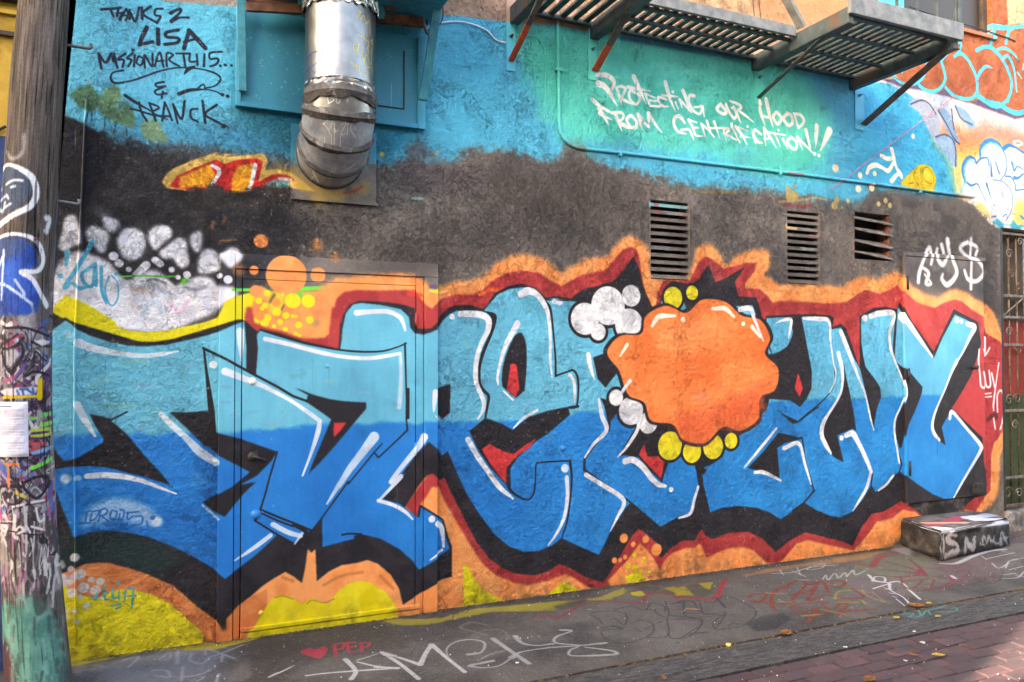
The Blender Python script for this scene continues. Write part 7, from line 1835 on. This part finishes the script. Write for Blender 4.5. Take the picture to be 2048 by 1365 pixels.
# ------------------------------------------------------------------ added blocks out of view behind the camera, shaping shade and sun patch
ob = empty('tall_sun_blocker', (-20, -8.5, 0), 'tall plain block out of view across the alley, added to shade the wall', 'building')
b = nb()
PA = [(-9.36, -7), (-9.36 - 9 * .936 / .352, -16), (-60, -16), (-60, -7)]  # end wall slanted along the sun direction to edge the sun patch
lo_ = [b.verts.new((x, y, -.06)) for x, y in PA]; hi_ = [b.verts.new((x, y, 16)) for x, y in PA]
b.faces.new(lo_[::-1]); b.faces.new(hi_)
for i in range(4): b.faces.new((lo_[i], lo_[(i + 1) % 4], hi_[(i + 1) % 4], hi_[i]))
bmesh.ops.recalc_face_normals(b, faces=b.faces)
link('blocker_mass', b, M_FACG, ob)
HB = 13.92 * math.tan(radians(SUN_EL)) - .08  # height fitted to the sun so the shadow ends at the patch
lb = empty('low_sun_blocker', (4, -8.5, 0), 'lower pale block out of view behind the viewer, added to edge the sun patch', 'building')
b = nb(); box(b, -9.24, 30, -16, -7, -.06, HB); link('blocker_mass', b, M_FAC, lb)
for k in range(6):
    for j in range(1):
        b = nb(); box(b, -6 + k * 3.2, -4.8 + k * 3.2, -7.001, -6.96, 1.6, 3.4, .01); link('window', b, M_GLASS, lb)  # panes on the added low block

# ------------------------------------------------------------------ small things on the ground
def leafy(name, px, py, L, mat, label, cat='leaf', rot=None, flat=.25, zoff=0.0, shape='leaf'):
    p = on_z(px, py, 0)
    b = nb(); n = 9; a = rot if rot is not None else rnd.uniform(0, 6.28)
    mid = []
    def tf(u, v, w):
        return (p.x + cos(a) * u - sin(a) * v, p.y + sin(a) * u + cos(a) * v, zoff + w)
    if shape == 'leaf':
        L_, R_, C_ = [], [], []
        for k in range(n):
            t = k / (n - 1); wd = L * .26 * sin(pi * min(1, t * 1.02 + .02)) ** .8; u = (t - .5) * L; w = .004 + L * flat * (t - .5) ** 2
            C_.append(b.verts.new(tf(u, 0, w))); L_.append(b.verts.new(tf(u, wd, w + wd * .45 + rnd.uniform(0, .002)))); R_.append(b.verts.new(tf(u, -wd, w + wd * .35)))
        for k in range(n - 1):
            b.faces.new((C_[k], C_[k + 1], L_[k + 1], L_[k])); b.faces.new((R_[k], R_[k + 1], C_[k + 1], C_[k]))
        e = bmesh.ops.solidify(b, geom=list(b.faces), thickness=.0008)
    elif shape == 'scrap':
        P_ = [(rnd.uniform(.3, .5) * L * cos(2 * pi * k / 6), rnd.uniform(.2, .5) * L * sin(2 * pi * k / 6)) for k in range(6)]
        vv = [b.verts.new(tf(u, v, .003 + rnd.uniform(0, .004))) for u, v in P_]; b.faces.new(vv); bmesh.ops.solidify(b, geom=list(b.faces), thickness=.0008)
    elif shape == 'cap':
        tube(b, [(p.x, p.y, zoff), (p.x, p.y, zoff + L * .35)], [L / 2, L / 2 * .9], 16)
        bmesh.ops.bevel(b, geom=[e for e in b.edges], offset=L * .04, segments=1, affect='EDGES')
    o = link(name, b, mat, origin=(p.x, p.y, 0)); return tag(o, label, cat)
leafy('leaf', 1572, 1270, .11, M_LEAF, 'curled brown leaf on the gutter below the black smudge on the pavement', rot=.3, flat=.5)
leafy('bottle_cap', 1457, 1290, .03, M_LEAFY, 'round tan bottle cap lying on the pavement seam', 'bottle cap', shape='cap', zoff=-.004)
leafy('leaf', 1832, 1215, .12, M_LEAF, 'brown leaf at the pavement edge below the white ribbon tag', rot=-.4, flat=.5)
leafy('leaf', 1793, 1238, .06, M_LEAFY, 'small pale leaf in the gutter left of the teal scribble', rot=.1)
leafy('leaf', 1858, 1209, .06, M_LEAFY, 'pale leaf resting above the teal scribble in the gutter', rot=.2)
leafy('leaf', 1876, 1235, .05, M_LEAFY, 'tiny greenish leaf in the gutter right of the teal scribble', rot=0)
leafy('leaf', 1877, 1313, .07, M_LEAFY, 'yellow leaf on the red bricks near the sunlit patch', rot=-.5)
leafy('leaf', 1826, 1312, .05, M_LEAF, 'thin brown leaf on the red bricks left of the yellow leaf', rot=-.8)
leafy('leaf', 1328, 1358, .05, M_LEAF, 'orange brown leaf in the gutter at the bottom edge of the photo', rot=1.0)
leafy('leaf', 1740, 1362, .10, M_LEAF, 'pale brown leaf on the bricks at the bottom edge of the photo', rot=0.2)
leafy('paper_scrap', 1690, 1293, .035, M_PAPER, 'white paper scrap on the bricks at the gutter edge', 'litter', shape='scrap', zoff=-.008)
leafy('paper_scrap', 1846, 1284, .04, M_PAPER, 'white folded scrap on the bricks up from the yellow leaf', 'litter', shape='scrap', zoff=-.008)
leafy('paper_scrap', 1828, 1262, .03, M_PAPER, 'small white scrap at the brick edge nearest the teal scribble', 'litter', shape='scrap', zoff=-.008)
leafy('paper_scrap', 1812, 1320, .03, M_PAPER, 'bluish white scrap on the bricks below the brown leaf', 'litter', shape='scrap', zoff=-.008)
leafy('cigarette_butt', 1034, 1328, .03, M_PAPER, 'white cigarette butt on the pavement under the white chrome letters', 'litter', shape='scrap')
# specks of grit
b = nb()
for k in range(420):
    x = rnd.uniform(-.5, 7); y = -rnd.random() ** 1.3 * 2.2 - .01; s_ = rnd.uniform(.0015, .0045)
    z = 0 if y > SW else (-.006 if y > -1.52 else -.010)
    bmesh.ops.create_icosphere(b, subdivisions=1, radius=s_, matrix=Matrix.Translation((x, y, z + s_ * .4)))
tag(link('loose_grit', b, mottle('grit', (90, 84, 78), (196, 190, 180), 5, .9)), 'scattered specks of grit over pavement, gutter and bricks', 'grit', kind='stuff')
# dirt gathered along the foot of the wall
b = nb()
for k in range(900):
    x = rnd.uniform(-.6, 7); s_ = rnd.uniform(.002, .007); y = -abs(rnd.gauss(0, .014)) - .002
    if .24 < x < 1.58: y -= .03
    bmesh.ops.create_icosphere(b, subdivisions=1, radius=s_, matrix=Matrix.Translation((x, y, s_ * .3)) @ Matrix.Diagonal((1.6, 1, .7, 1)))
tag(link('wall_foot_dirt', b, mottle('dark_dirt', (52, 44, 34), (110, 96, 70), 30, .95)), 'dark dirt gathered along the foot of the painted wall', 'dirt', kind='stuff')
for o in list(COL.objects):
    if '_w' in o: del o['_w']
